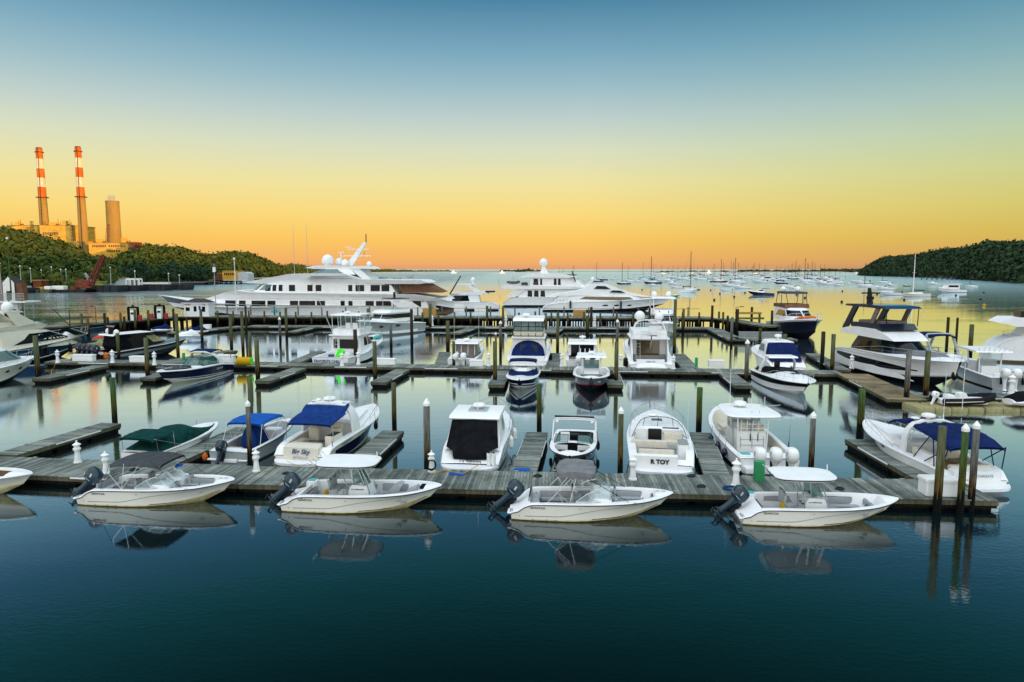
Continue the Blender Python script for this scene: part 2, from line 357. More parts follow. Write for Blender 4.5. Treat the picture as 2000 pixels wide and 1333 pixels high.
class Hull:
    """planing hull: x forward from the transom, waterline at z = 0"""
    def __init__(s, L, B, sheer, beam=None, rake=None, keel=-.3, chine=.06, chbow=.55, flare=1.0, stern=0, nose=.02):
        s.L, s.B = L, B; s.sz = crv(sheer)
        s.bw = crv(beam or [(0, .90), (.12, .96), (.4, 1), (.62, .93), (.78, .74), (.9, .45), (.97, .19), (1, nose)])
        s.rake = rake if rake is not None else L * .13
        s.keel, s.ch, s.chbow, s.flare, s.stern = keel, chine, chbow, flare, stern
    def w(s, t): return s.bw(t) * s.B / 2
    def kz(s, t): return s.keel + (s.sz(1) * .5 - s.keel) * max(0, (t - .55) / .45) ** 2.6
    def cz(s, t): return s.ch + s.sz(1) * s.chbow * max(0, (t - .35) / .65) ** 2
    def cw(s, t): return s.w(t) * (.93 - .60 * max(0, (t - .3) / .7) ** 1.6)
    def side(s, t, h, sg=1, off=0):
        """point on the topsides: h 0 at the chine, 1 at the sheer"""
        cz, sz = s.cz(t), s.sz(t); z = cz + (sz - cz) * h
        y = s.cw(t) + (s.w(t) - s.cw(t)) * h ** (1 + s.flare * t)
        q = max(0, (t - .45) / .55) ** 1.8
        hh = (z - s.keel) / (s.sz(1) - s.keel)
        x = s.L * t - s.rake * q * (1 - min(1, hh)) ** .9 + s.stern * (1 - t) ** 8 * (h - .5)
        return (x, sg * (y + off), z)
    def tz(s, x, z):                     # t and h of a topside point at x, z (approximate)
        t = x / s.L
        for _ in range(8):
            h = max(0, min(1, (z - s.cz(t)) / (s.sz(t) - s.cz(t)))); t += (x - s.side(t, h)[0]) / s.L; t = max(0, min(1, t))
        return t, max(0, min(1, (z - s.cz(t)) / (s.sz(t) - s.cz(t))))
    def on(s, x, z, sg=1, off=.012):
        t, h = s.tz(x, z); return s.side(t, h, sg, off)
    def stations(s, cock, n=30):
        ts = [1 - (1 - i / n) ** 1.25 for i in range(n + 1)]
        for c in cock:
            ts = [t for t in ts if abs(t - c[0]) > .008 and abs(t - c[1]) > .008] + [c[0], c[0] + 1e-4, c[1], c[1] + 1e-4]
        return sorted(set(max(0, min(1, t)) for t in ts))
    def make(s, root, hm='gel', dm='gel', bm='bottom', im='vinyl', sm='sole', cock=(), g=.2, crown=.12, boot=None, band=None, rub='rubber', split=None, rubr=.022, n=30):
        """cock: (t0, t1, sole height[, gunwale]); boot: material of a thin stripe above the chine; split: (h, material) two tone topsides"""
        b = MB(); hs = [0, .06, .14, .3, .5, .7, .85, 1.0]
        if split: hs = sorted(set(hs + [split[0]]))
        for sg in (1, -1):
            rings = []; ts = s.stations((), n)
            for t in ts:
                k = s.side(t, 0, sg); hk = max(0, min(1, (s.kz(t) - s.keel) / (s.sz(1) - s.keel))); q = max(0, (t - .45) / .55) ** 1.8
                r = [(s.L * t - s.rake * q * (1 - hk) ** .9, 0, s.kz(t)), (k[0], k[1] * .97, k[2] - .03)] + [s.side(t, h, sg) for h in hs]
                rings.append(r if sg > 0 else r[::-1])
            ms = [bm, hm if boot is None else boot]
            for i in range(len(hs) - 1):
                ms.append(boot if (boot and i == 0) else (split[1] if split and hs[i] >= split[0] - 1e-6 else hm))
            if sg < 0: ms = ms[::-1]
            b.loft(rings, hm, mats=ms)
        # transom
        hs2 = [0, .3, .7, 1.0]
        tp = [(0, 0, s.keel)] + [s.side(0, h, 1) for h in hs2]; tn = [s.side(0, h, -1) for h in hs2][::-1]
        b.add(tp + tn, [tuple(range(len(tp) + len(tn)))[::-1]], hm)
        hull = b.build('hull', root)
        # deck, coamings, soles
        d = MB()
        def reg(t):
            for c in cock:
                if c[0] + 5e-5 <= t <= c[1] + 5e-5: return c
        for sg in (1, -1):
            rings = []; mt = []
            for t in s.stations(cock, n):
                x, y, z = s.side(t, 1, sg); c = reg(t); gg = min(c[3] if c and len(c) > 3 else g, abs(y) * .7)
                yi = y - sg * gg
                if c:
                    hh = max(0, min(1, (max(c[2], s.cz(t) + .05) - s.cz(t)) / (s.sz(t) - s.cz(t)))); q_ = s.side(t, hh); lo = q_[1]; xl = min(x, q_[0]); zl = max(c[2], s.cz(t) + .05)
                    yl = sg * max(.01, min(abs(yi) - .02, lo - .05))
                if c: r = [(x, y, z), (x, y - sg * .02, z + .03), (x, yi, z + .03), (x, yi - sg * .02, z - .02), (xl, yl, zl), (xl, yl * .45, zl), (xl, 0, zl)]
                else:
                    cr = crown * min(1, abs(yi) / (s.B * .25)) * (.12 + .88 * min(1, max(0, (t - .32) / .2)))
                    r = [(x, y, z), (x, y - sg * .02, z + .03), (x, yi, z + .03), (x, yi * .8, z + .03 + cr * .4), (x, yi * .6, z + .03 + cr * .65), (x, yi * .3, z + .03 + cr * .9), (x, 0, z + .03 + cr)]
                rings.append(r[::-1] if sg > 0 else r)
            ts = s.stations(cock, n); o = len(d.v); npt = 7
            for r in rings: d.v += r
            for i in range(len(rings) - 1):
                inner = reg(ts[i]) is not None and reg(ts[i + 1]) is not None
                bulk = (reg(ts[i]) is None) != (reg(ts[i + 1]) is None)
                for j in range(npt - 1):
                    jj = npt - 2 - j if sg > 0 else j
                    mm = (dm if jj < 3 else im if jj == 3 else sm) if inner else (dm if not bulk else im if jj >= 3 else dm)
                    d.f.append((o + i * npt + j, o + i * npt + j + 1, o + (i + 1) * npt + j + 1, o + (i + 1) * npt + j)); d.m.append(d.mi(mm))
        deck = d.build('deck', root)
        if rub:
            r = MB(); pts = [s.side(t, 1, 1, .008) for t in s.stations((), n)]; pts = [(p[0], p[1], p[2] - .03) for p in pts]
            r.path(pts, rubr, rub, 6); r.path([(p[0], -p[1], p[2]) for p in pts], rubr, rub, 6); r.build('rub_rail', root)
        return hull
    def stripe(s, root, pts, wd, m, name='hull_stripe', both=True):
        """band along the topsides through (x, z) points; wd = height or function of u"""
        b = MB(); c = crv(pts); n = 26
        for sg in ((1, -1) if both else (-1,)):
            lo, hi = [], []
            for i in range(n + 1):
                x = pts[0][0] + (pts[-1][0] - pts[0][0]) * i / n; w = wd(i / n) if callable(wd) else wd
                lo.append(s.on(x, c(x) - w / 2, sg)); hi.append(s.on(x, c(x) + w / 2, sg))
            b.loft([lo, hi] if sg > 0 else [hi, lo], m)
        return b.build(name, root)
    def rail(s, root, t0=.5, h=.5, inset=.06, m='chrome', n=10, r=.013, low=True, name='bow_rail', hb=None):
        b = MB(); hb = hb or h
        ts = [t0 + (1 - t0) * (1 - (1 - i / n) ** 1.6) for i in range(n + 1)]
        for sg in (1, -1):
            top = []; mid = []
            for i, t in enumerate(ts):
                x, y, z = s.side(t, 1, sg); yy = y - sg * min(inset, abs(y)); hh = (h + (hb - h) * i / n) * min(1, i * 1.2 / n * 2.5 + .15)
                top.append((x + .1 * (i / n), yy, z + hh)); mid.append((x, yy, z + hh * .5))
                if i % 2 == 0 and i: b.tube((x - .05, yy, z + .02), top[-1], r * .85, m, n=5)
            b.path([(top[0][0], top[0][1], s.sz(t0))] + top, r, m, 5)
            if low: b.path(mid[2:], r * .6, m, 4)
        return b.build(name, root)

class House:
    """deckhouse lofted through plan rings (z, x0, x1, half width, nose length)"""
    def __init__(s, rings, pw=2.2): s.r = rings; s.pw = pw
    def at(s, z):
        r = s.r
        if z <= r[0][0]: return r[0]
        for a, b in zip(r, r[1:]):
            if z <= b[0]:
                u = (z - a[0]) / (b[0] - a[0] + 1e-9); return tuple(p + (q - p) * u for p, q in zip(a, b))
        return r[-1]
    def pt(s, q, z, off=0):
        _, x0, x1, w, no = s.at(z); sg = 1
        if q > 2: q = 4 - q; sg = -1
        if q <= 1: x, y, nx, ny = x0 + (x1 - no - x0) * q, w, 0, 1
        else:
            a = (q - 1) * PI / 2; ex = 2 / s.pw; x = x1 - no + no * math.sin(a) ** ex; y = w * math.cos(a) ** ex if q < 2 else 0
            nx, ny = math.sin(a), math.cos(a)
        return (x + nx * off, sg * (y + ny * off), z + off * .2)
    def qx(s, x, z):
        _, x0, x1, w, no = s.at(z)
        if x <= x1 - no: return (x - x0) / (x1 - no - x0)
        u = min(1, (x - x1 + no) / no); return 1 + 2 / PI * math.asin(min(1, u ** (s.pw / 2)))
    def shell(s, m='gel', top=None, b=None, nn=12, crown=.05):
        b = b or MB(); qs = [0, .33, .66] + [1 + i / nn for i in range(2 * nn + 1)] + [3.34, 3.67, 4]
        rings = [[s.pt(q, r[0]) for q in qs] for r in s.r]; b.loft(rings, m, closed=True)
        t = rings[-1]; cx = sum(p[0] for p in t) / len(t); z = s.r[-1][0]
        ins = [(cx + (p[0] - cx) * .9, p[1] * .9, z + crown * .6) for p in t]; o = len(b.v)
        b.loft([t, ins], top or m, closed=True); b.add(ins + [(cx, 0, z + crown)], [(i, (i + 1) % len(ins), len(ins)) for i in range(len(ins))], top or m)
        return b
    def win(s, b, pts, m='glassdark', off=.035, nu=12, both=True):
        """window with corners (x, z) given as lower-aft, lower-fore, upper-fore, upper-aft on the port side"""
        P = [(s.qx(x, z), z) for x, z in pts]
        for sg in ((1, -1) if both else (1,)):
            def f(q, z): return s.pt(q if sg > 0 else 4 - q, z, off)
            c = [(*p,) for p in P]
            b.patch(*(c if sg < 0 else [c[1], c[0], c[3], c[2]]), m, nu, 2, f)
    def screen(s, b, q0, q1, z0, z1, m='glassdark', n=1, gap=.04, off=.035):
        w = (q1 - q0) / n
        for i in range(n):
            a, c = q0 + i * w + gap / 2, q0 + (i + 1) * w - gap / 2
            b.patch((c, z0), (a, z0), (a, z1), (c, z1), m, 5, 2, lambda q, z: s.pt(q, z, off))
# ------------------------------------------------------------------ water
def water():
    m = bpy.data.materials.new('water'); m.use_nodes = True; M['water'] = m; t = m.node_tree
    for n in list(t.nodes): t.nodes.remove(n)
    o = t.nodes.new('ShaderNodeOutputMaterial'); gl = t.nodes.new('ShaderNodeBsdfGlossy'); df = t.nodes.new('ShaderNodeBsdfDiffuse'); mx = t.nodes.new('ShaderNodeMixShader')
    gl.inputs['Roughness'].default_value = .03; gl.inputs['Color'].default_value = (.93, 1.05, 1.14, 1); df.inputs['Color'].default_value = (.0005, .006, .007, 1)
    fr = t.nodes.new('ShaderNodeFresnel'); fr.inputs['IOR'].default_value = 1.42
    pw = ramp(t, fr.outputs[0], [(p, (v, v, v, 1)) for p, v in ((0, 0), (.06, .12), (.15, .28), (.27, .62), (.40, .88), (.6, .96), (1, .98))])
    t.links.new(pw, mx.inputs[0]); t.links.new(df.outputs[0], mx.inputs[1]); t.links.new(gl.outputs[0], mx.inputs[2]); t.links.new(mx.outputs[0], o.inputs[0])
    tcn = t.nodes.new('ShaderNodeTexCoord')
    def noise(sc, det, st):
        mp = t.nodes.new('ShaderNodeMapping'); mp.inputs['Scale'].default_value = st; mp.inputs['Rotation'].default_value = (0, 0, R(12)); t.links.new(tcn.outputs['Object'], mp.inputs[0])
        n = t.nodes.new('ShaderNodeTexNoise'); n.inputs['Scale'].default_value = sc; n.inputs['Detail'].default_value = det; n.inputs['Roughness'].default_value = .55
        t.links.new(mp.outputs[0], n.inputs[0]); return n.outputs[0]
    small = noise(4, 3, (1, 1.7, 1)); big = noise(.35, 3, (1, 2.2, 1)); patch = noise(.035, 3, (.5, 2.0, 1))
    # wind patches: calmer and rougher areas
    pr = ramp(t, patch, [(.40, (.22, .22, .22, 1)), (.62, (1, 1, 1, 1))])
    a = t.nodes.new('ShaderNodeMath'); a.operation = 'MULTIPLY_ADD'; a.inputs[1].default_value = 1.3; t.links.new(big, a.inputs[0]); t.links.new(small, a.inputs[2])
    mu = t.nodes.new('ShaderNodeMath'); mu.operation = 'MULTIPLY'; t.links.new(a.outputs[0], mu.inputs[0]); t.links.new(pr, mu.inputs[1])
    sp = t.nodes.new('ShaderNodeSeparateXYZ'); t.links.new(tcn.outputs['Object'], sp.inputs[0])       # the open bay beyond the moorings is ruffled by a breeze
    br = t.nodes.new('ShaderNodeMapRange'); br.interpolation_type = 'SMOOTHSTEP'; t.links.new(sp.outputs[1], br.inputs[0])
    for k, v in ((1, 280), (2, 620), (3, 1), (4, 22)): br.inputs[k].default_value = v
    m2 = t.nodes.new('ShaderNodeMath'); m2.operation = 'MULTIPLY'; t.links.new(mu.outputs[0], m2.inputs[0]); t.links.new(br.outputs[0], m2.inputs[1]); mu = m2
    wx = t.nodes.new('ShaderNodeMapRange'); wx.interpolation_type = 'SMOOTHSTEP'; t.links.new(sp.outputs[0], wx.inputs[0])      # a current ripples the channel behind the pier at left
    for k, v in ((1, -20), (2, -75), (3, 0), (4, 3.5)): wx.inputs[k].default_value = v
    wy = t.nodes.new('ShaderNodeMapRange'); wy.interpolation_type = 'SMOOTHSTEP'; t.links.new(sp.outputs[1], wy.inputs[0])
    for k, v in ((1, 112), (2, 165), (3, 0), (4, 1)): wy.inputs[k].default_value = v
    wm = t.nodes.new('ShaderNodeMath'); wm.operation = 'MULTIPLY'; t.links.new(wx.outputs[0], wm.inputs[0]); t.links.new(wy.outputs[0], wm.inputs[1])
    wa = t.nodes.new('ShaderNodeMath'); wa.operation = 'ADD'; wa.inputs[1].default_value = 1; t.links.new(wm.outputs[0], wa.inputs[0])
    m3 = t.nodes.new('ShaderNodeMath'); m3.operation = 'MULTIPLY'; t.links.new(mu.outputs[0], m3.inputs[0]); t.links.new(wa.outputs[0], m3.inputs[1]); mu = m3
    rg = t.nodes.new('ShaderNodeMapRange'); t.links.new(sp.outputs[1], rg.inputs[0]); t.links.new(rg.outputs[0], gl.inputs['Roughness'])
    for k, v in ((1, 300), (2, 900), (3, .025), (4, .17)): rg.inputs[k].default_value = v
    b = t.nodes.new('ShaderNodeBump'); b.inputs['Strength'].default_value = 1; b.inputs['Distance'].default_value = .005
    t.links.new(mu.outputs[0], b.inputs['Height']); t.links.new(b.outputs[0], gl.inputs['Normal'])
    g2 = t.nodes.new('ShaderNodeBsdfGlossy'); g2.inputs['Roughness'].default_value = .30; g2.inputs['Color'].default_value = (.80, 1.0, 1.1, 1); t.links.new(b.outputs[0], g2.inputs['Normal'])
    mg = t.nodes.new('ShaderNodeMixShader'); fm = t.nodes.new('ShaderNodeMapRange'); fm.interpolation_type = 'SMOOTHSTEP'; t.links.new(sp.outputs[1], fm.inputs[0]); t.links.new(fm.outputs[0], mg.inputs[0])
    for k, v in ((1, 90), (2, 560), (3, .03), (4, .9)): fm.inputs[k].default_value = v
    t.links.new(gl.outputs[0], mg.inputs[1]); t.links.new(g2.outputs[0], mg.inputs[2]); t.links.new(mg.outputs[0], mx.inputs[2])
    t.links.new(b.outputs[0], fr.inputs['Normal'])
    w = MB(); w.add([(-9000, -300, 0), (9000, -300, 0), (9000, 14000, 0), (-9000, 14000, 0)], [(0, 1, 2, 3)], 'water')
    tag(w.build('water', smooth=0), 'calm teal harbour water', kind='structure')
    s = MB(); s.add([(-9000, -300, -6), (9000, -300, -6), (9000, 14000, -6), (-9000, 14000, -6)], [(0, 1, 2, 3)], 'darksteel')
    tag(s.build('seabed', smooth=0), 'dark seabed', kind='structure')
water()


import numpy as np
rng = np.random.default_rng(5)
# ------------------------------------------------------------------ land and woods
mat('earth', (.10, .085, .05), .95, var=.3, vs=.1); mat('sand', (.42, .34, .22), .95, var=.2, vs=.05); mat('rock', (.09, .085, .08), .95, var=.4, vs=.5)
def leafmat(name, c1, c2, c3):
    m = bpy.data.materials.new(name); m.use_nodes = True; M[name] = m; t = m.node_tree; b = t.nodes['Principled BSDF']; b.inputs['Roughness'].default_value = .8; b.inputs['Specular IOR Level'].default_value = .15
    tcn = t.nodes.new('ShaderNodeTexCoord'); n = t.nodes.new('ShaderNodeTexNoise'); n.inputs['Scale'].default_value = .13; n.inputs['Detail'].default_value = 9; n.inputs['Roughness'].default_value = .75; t.links.new(tcn.outputs['Object'], n.inputs[0])
    t.links.new(ramp(t, n.outputs[0], [(.34, (*c1, 1)), (.5, (*c2, 1)), (.68, (*c3, 1))]), b.inputs['Base Color'])
leafmat('leaf', (.02, .045, .008), (.05, .078, .012), (.11, .105, .018)); leafmat('leafdark', (.010, .03, .014), (.022, .048, .02), (.042, .064, .024)); M_bark = mat('bark', (.07, .05, .035), .95, var=.3, vs=6)
def crowns(spots, n=64):
    """leaf clumps spread over many crowns: spots = (x, y, ztop, r, ry)"""
    V = []; Fc = []; o = 0
    for (x, y, z, r, h) in spots:
        k = n; th = rng.uniform(0, 2 * np.pi, k); u = rng.uniform(-.35, 1, k); rr = np.sqrt(np.clip(1 - u * u, 0, 1)); q = rng.uniform(.66, 1.16, k)
        lob = 1 + .16 * np.sin(th * 3 + x) + .12 * np.sin(u * 5 + th * 2 + y)
        nrm = np.stack([rr * np.cos(th), rr * np.sin(th), u], 1); c = nrm * (q * lob)[:, None] * np.array([r, r, h]) + np.array([x, y, z - h])
        nn = nrm + rng.normal(0, .45, (k, 3)); nn /= np.linalg.norm(nn, axis=1)[:, None]
        a = np.cross(nn, rng.normal(0, 1, (k, 3))); a /= np.linalg.norm(a, axis=1)[:, None]; b = np.cross(nn, a); s = (r * rng.uniform(.08, .2, k))[:, None]
        q4 = np.stack([c - a * s - b * s * .7, c + a * s * .8 - b * s, c + a * s + b * s * .8, c - a * s * .7 + b * s], 1).reshape(-1, 3)
        V.append(q4); f = np.arange(k * 4).reshape(-1, 4) + o; Fc.append(f); o += k * 4
        # solid heart of the crown
        m_, w_ = 8, 4; t2 = np.linspace(0, 2 * np.pi, m_, endpoint=False); core = []
        for i in range(w_):
            e = -.9 + i * .75; e = min(e, 1.25); core.append(np.stack([x + r * .78 * np.cos(e) * np.cos(t2 + i), y + r * .78 * np.cos(e) * np.sin(t2 + i), np.full(m_, z - h + h * .8 * np.sin(e))], 1))
        V.append(np.concatenate(core)); g = [(o + i * m_ + j, o + i * m_ + (j + 1) % m_, o + (i + 1) * m_ + (j + 1) % m_, o + (i + 1) * m_ + j) for i in range(w_ - 1) for j in range(m_)]; Fc.append(np.array(g)); o += m_ * w_
    return np.concatenate(V), np.concatenate(Fc)
def leaves(name, spots, m='leaf', parent=None, n=120):
    V, Fc = crowns(spots, n); me = bpy.data.meshes.new(name); me.vertices.add(len(V)); me.vertices.foreach_set('co', V.astype(np.float32).ravel())
    me.loops.add(Fc.size); me.loops.foreach_set('vertex_index', Fc.astype(np.int32).ravel()); me.polygons.add(len(Fc))
    me.polygons.foreach_set('loop_start', np.arange(0, Fc.size, 4, dtype=np.int32)); me.materials.append(M[m]); me.update(calc_edges=True)
    o = bpy.data.objects.new(name, me); COL.objects.link(o); o.parent = parent; return o
def hill(name, rows, label, dens, leaf='leaf', cr=(2.6, 6.6), top=8, beach='rock', m='earth', plateau=150, n=120, edge=.1):
    """rows: (shore x, shore y, crest x, crest y, crest height); woods cover the slope and the crest"""
    b = MB(); fr = [(-.06, -2), (0, .25), (.05, 1.6), (.2, None), (.4, None), (.6, None), (.8, None), (1, None), (1.0, 'p')]; rings = []
    for x0, y0, x1, y1, h in rows:
        dx, dy = x1 - x0, y1 - y0; L = math.hypot(dx, dy); r = []
        for f, z in fr:
            if z == 'p': r.append((x1 + dx / L * plateau, y1 + dy / L * plateau, h))
            else: r.append((x0 + dx * f, y0 + dy * f, z if z is not None else max(1.6, h * math.sin(f * PI / 2) ** 1.1)))
        rings.append(r)
    b.loft(rings, m, mats=[beach, beach] + [m] * 6); tag(b.build(name, smooth=60), label, kind='structure')
    sp = []
    for (a, c) in zip(rows, rows[1:]):
        L = math.hypot(c[0] - a[0], c[1] - a[1]); D = (math.hypot(a[2] - a[0], a[3] - a[1]) + math.hypot(c[2] - c[0], c[3] - c[1])) / 2
        for _ in range(int(L * D * 1.5 * dens)):
            u = random.random(); f = edge + random.random() * (1.12 - edge); x0, y0, x1, y1, h = [p + (q - p) * u for p, q in zip(a, c)]
            r = random.uniform(*cr); z = max(1.6, h * math.sin(min(f, 1) * PI / 2) ** 1.1)
            sp.append((x0 + (x1 - x0) * f, y0 + (y1 - y0) * f, z + random.uniform(.3, 1.0) ** .7 * min(top, 3 + h), r, r * random.uniform(.75, 1.05)))
    tag(leaves('wood', sp, leaf, n=n), 'dense wood covering the ' + label, 'woodland', kind='stuff')
# the near left hill, the hills behind the plant, the right hill that goes on round the marina and hides the sun
def row(px, py, d0, d1, hpx=None, hz=None):
    """shore at distance d0, crest at distance d1 along the line of sight of px, silhouette at hpx py"""
    s0 = WD(px, 560, d0); s1 = WD(px, hpx, d1); return (s0.x, d0, s1.x, d1, max(1.5, s1.z - 7.5))
hill('near_left_hill', [row(p, 0, a, b_, h) for p, h, a, b_ in [(-260, 425, 290, 390), (-60, 432, 300, 395), (0, 440, 312, 398), (60, 455, 320, 400), (110, 466, 326, 400), (150, 486, 332, 400), (195, 506, 338, 395), (232, 533, 345, 385)]], 'wooded hill at far left below the power plant', .028, 'leaf', edge=.02)
hill('shore_hill', [row(p, 0, a, b_, h) for p, h, a, b_ in [(150, 500, 440, 560), (232, 505, 445, 550), (268, 480, 455, 545), (300, 477, 465, 550), (335, 479, 480, 570), (372, 490, 510, 600), (400, 498, 530, 610), (440, 493, 560, 650), (480, 493, 610, 690), (515, 505, 660, 740), (545, 520, 720, 790), (560, 528, 760, 800)]], 'wooded hill behind the shore right of the power plant', .022, 'leaf', cr=(4.2, 7.4), edge=.02)
hill('right_hill', [row(p, 0, a, b_, h) for p, h, a, b_ in [(1686, 528, 1010, 1060), (1700, 518, 960, 1040), (1724, 503, 900, 1000), (1760, 500, 850, 950), (1795, 497, 800, 910), (1830, 489, 740, 850), (1865, 485, 690, 790), (1900, 483, 620, 720), (1930, 472, 570, 670), (1965, 475, 510, 620), (2005, 472, 455, 570)]] + [(338, 380, 440, 420, 18), (330, 280, 430, 300, 18), (310, 120, 420, 150, 28), (300, 0, 410, 0, 40), (280, -200, 400, -200, 40), (240, -380, 380, -420, 40)], 'wooded hill along the right shore', .017, 'leafdark', cr=(4.5, 8))
far = [(548, 522, 800), (575, 517, 1000), (600, 521, 1150), (640, 521, 1300), (680, 526, 1500), (760, 526, 1800), (830, 527, 2000), (868, 529, 2100), (878, 532, 2150)]
hill('far_left_shore', [(lambda s, e: (s.x, s.y, e.x, e.y, max(1.2, e.z - 6)))(WD(p, 560, d), WD(p, h, d + 130)) for p, h, d in far], 'low far shore left of centre', .0035, 'leaf', cr=(5, 9), beach='sand', edge=.3, n=24)
def spit(px0, px1, d, label, h=2.0, trees=()):
    b = MB(); n = 24; rings = []
    for i in range(n + 1):
        p = WD(px0 + (px1 - px0) * i / n, 560, d + 30 * math.sin(i * .9)); k = min(1, i / 2, (n - i) / 2) * h
        rings.append([(p.x, p.y - 20, -1), (p.x, p.y, .3), (p.x, p.y + 12, k), (p.x, p.y + 90, k + .5), (p.x, p.y + 130, -1)])
    b.loft(rings, 'sand', mats=['sand', 'sand', 'earth', 'earth']); tag(b.build('sand_spit', smooth=0), label, kind='structure')
    sp = []
    for a, c, hh, k in trees:
        for _ in range(k):
            p = WD(random.uniform(a, c), 560, d + random.uniform(20, 90)); r = random.uniform(4, 8); sp.append((p.x, p.y, 1.5 + random.uniform(.35, 1) * hh, r, min(r * .8, hh * .5)))
    if sp: tag(leaves('treeline', sp, 'leafdark', n=20), 'dark distant trees on the ' + label, 'trees', kind='stuff')
spit(880, 1085, 2150, 'thin sand spit on the horizon at centre', 1.8, [(978, 1062, 7, 60), (1005, 1040, 12, 12)])
spit(1090, 1300, 2300, 'very low spit on the horizon right of centre', .8)
spit(1285, 1690, 1900, 'spit with scrub on the horizon at right', 2.2, [(1290, 1420, 4, 40), (1440, 1640, 7, 170), (1600, 1690, 10, 120)])
b = MB(); r_ = []
for i in range(13):
    p = WD(372 + i * 20, 560, 440 + i * 28); r_.append([(p.x, p.y - 6, -1), (p.x, p.y - 3, 1.6), (p.x, p.y + 4, 2.0), (p.x, p.y + 30, 1.0)])
b.loft(r_, 'rock', mats=['rock', 'rock', 'sand']); tag(b.build('beach', smooth=0), 'low sandy point with a dark rock edge', kind='structure')
# individual trees along the shore below the plant
def tree(px, py_top, d, r, label, m='leafdark'):
    p = WD(px, py_top, d); t = thing('tree', label, 'tree', 'broad trees along the left shore', (p.x, p.y, 0)); z = p.z
    b = MB(); b.path([(0, 0, 0), (.1, 0, z * .3), (-.2, .1, z * .55), (.1, 0, z * .8)], .35, 'bark', 6)
    for k in range(5): b.tube((0, 0, z * (.35 + .07 * k)), (r * .6 * math.cos(k * 2.4), r * .6 * math.sin(k * 2.4), z * (.6 + .05 * k)), .16, 'bark', .05, 5)
    b.build('trunk', t); sp = [(r * .5 * math.cos(k * 2.2), r * .5 * math.sin(k * 2.2), z - (k % 3) * r * .22, r * .62, r * .6) for k in range(7)]; leaves('crown', sp, m, t, 120)
for px, py, d, r, l in [(258, 511, 430, 8, 'round dark tree in front of the lower plant building'), (240, 524, 415, 6, 'tree left of the round dark tree below the plant'), (281, 527, 425, 6, 'bush like tree below the rounded yellow building'), (327, 514, 450, 7, 'tree right of the rounded yellow building'),
     (345, 524, 440, 6, 'low tree above the white jetty'), (366, 518, 450, 7, 'tree in shade left of the lamp mast'), (386, 520, 455, 7, 'tree behind the lamp mast'), (404, 526, 455, 5, 'small tree right of the lamp mast'), (218, 530, 400, 6, 'tree right of the grey shore building')]: tree(px, py, d, r, l)

# ------------------------------------------------------------------ power plant
def chimney(px, base, bands, w0, w1, d, label, bpx):
    p = WD(bpx, base, d); S = d * 1.0 / F
    t = thing('chimney', label, 'chimney', 'red and white chimneys of the power plant', (p.x, d, 0)); zt = WD(px, bands[0], d).z
    def rad(z): return (w0 + (w1 - w0) * (z - p.z) / (zt - p.z)) * S / 2
    zs = [WD(px, y, d).z for y in bands]; ms = ['orangepaint', 'stackwhite'] * 3
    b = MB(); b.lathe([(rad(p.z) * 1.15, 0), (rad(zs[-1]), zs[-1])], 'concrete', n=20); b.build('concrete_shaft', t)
    for i in range(len(zs) - 1): b = MB(); b.lathe([(rad(zs[i + 1]), zs[i + 1]), (rad(zs[i]), zs[i])], ms[i], n=20); b.build('painted_band', t)
    b = MB()
    for z, k in ((zs[-1], 1.55), (zt - 3, 1.35)): b.lathe([(rad(z), z - .4), (rad(z) * k, z - .3), (rad(z) * k, z + .1), (rad(z), z + .2)], 'darksteel', n=20)
    b.build('gallery', t)
    b = MB(); b.tube((rad(0) * .3, -rad(0) * 1.1, p.z * .5), (rad(zt) * .3, -rad(zt) * 1.03, zt), .22, 'darksteel', n=4); b.build('ladder', t); b = MB(); b.lathe([(rad(zt) * .9, zt - .05), (rad(zt) * .9, zt + 1), (rad(zt) * .7, zt + 1)], 'rust', n=20); b.build('flue', t)
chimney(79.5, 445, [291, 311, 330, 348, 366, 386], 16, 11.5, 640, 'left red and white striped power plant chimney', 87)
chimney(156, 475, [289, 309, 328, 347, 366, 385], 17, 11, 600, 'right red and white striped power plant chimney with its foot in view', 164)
p = WD(224, 474, 610); S = 610 / F; t = thing('silo_tower', 'thick plain concrete tower with three stub flues', 'chimney', None, (p.x, 610, 0)); zt = WD(222, 393, 610).z
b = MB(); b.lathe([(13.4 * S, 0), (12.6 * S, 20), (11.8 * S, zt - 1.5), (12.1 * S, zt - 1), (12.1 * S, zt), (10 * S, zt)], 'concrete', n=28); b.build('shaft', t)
for k in (-5, 0, 5): b = MB(); b.lathe([(1.6 * S, zt - .1), (1.6 * S, zt + 4.6)], 'galv', (k * S, -2 * S, 0), 10); b.build('stub_flue', t)
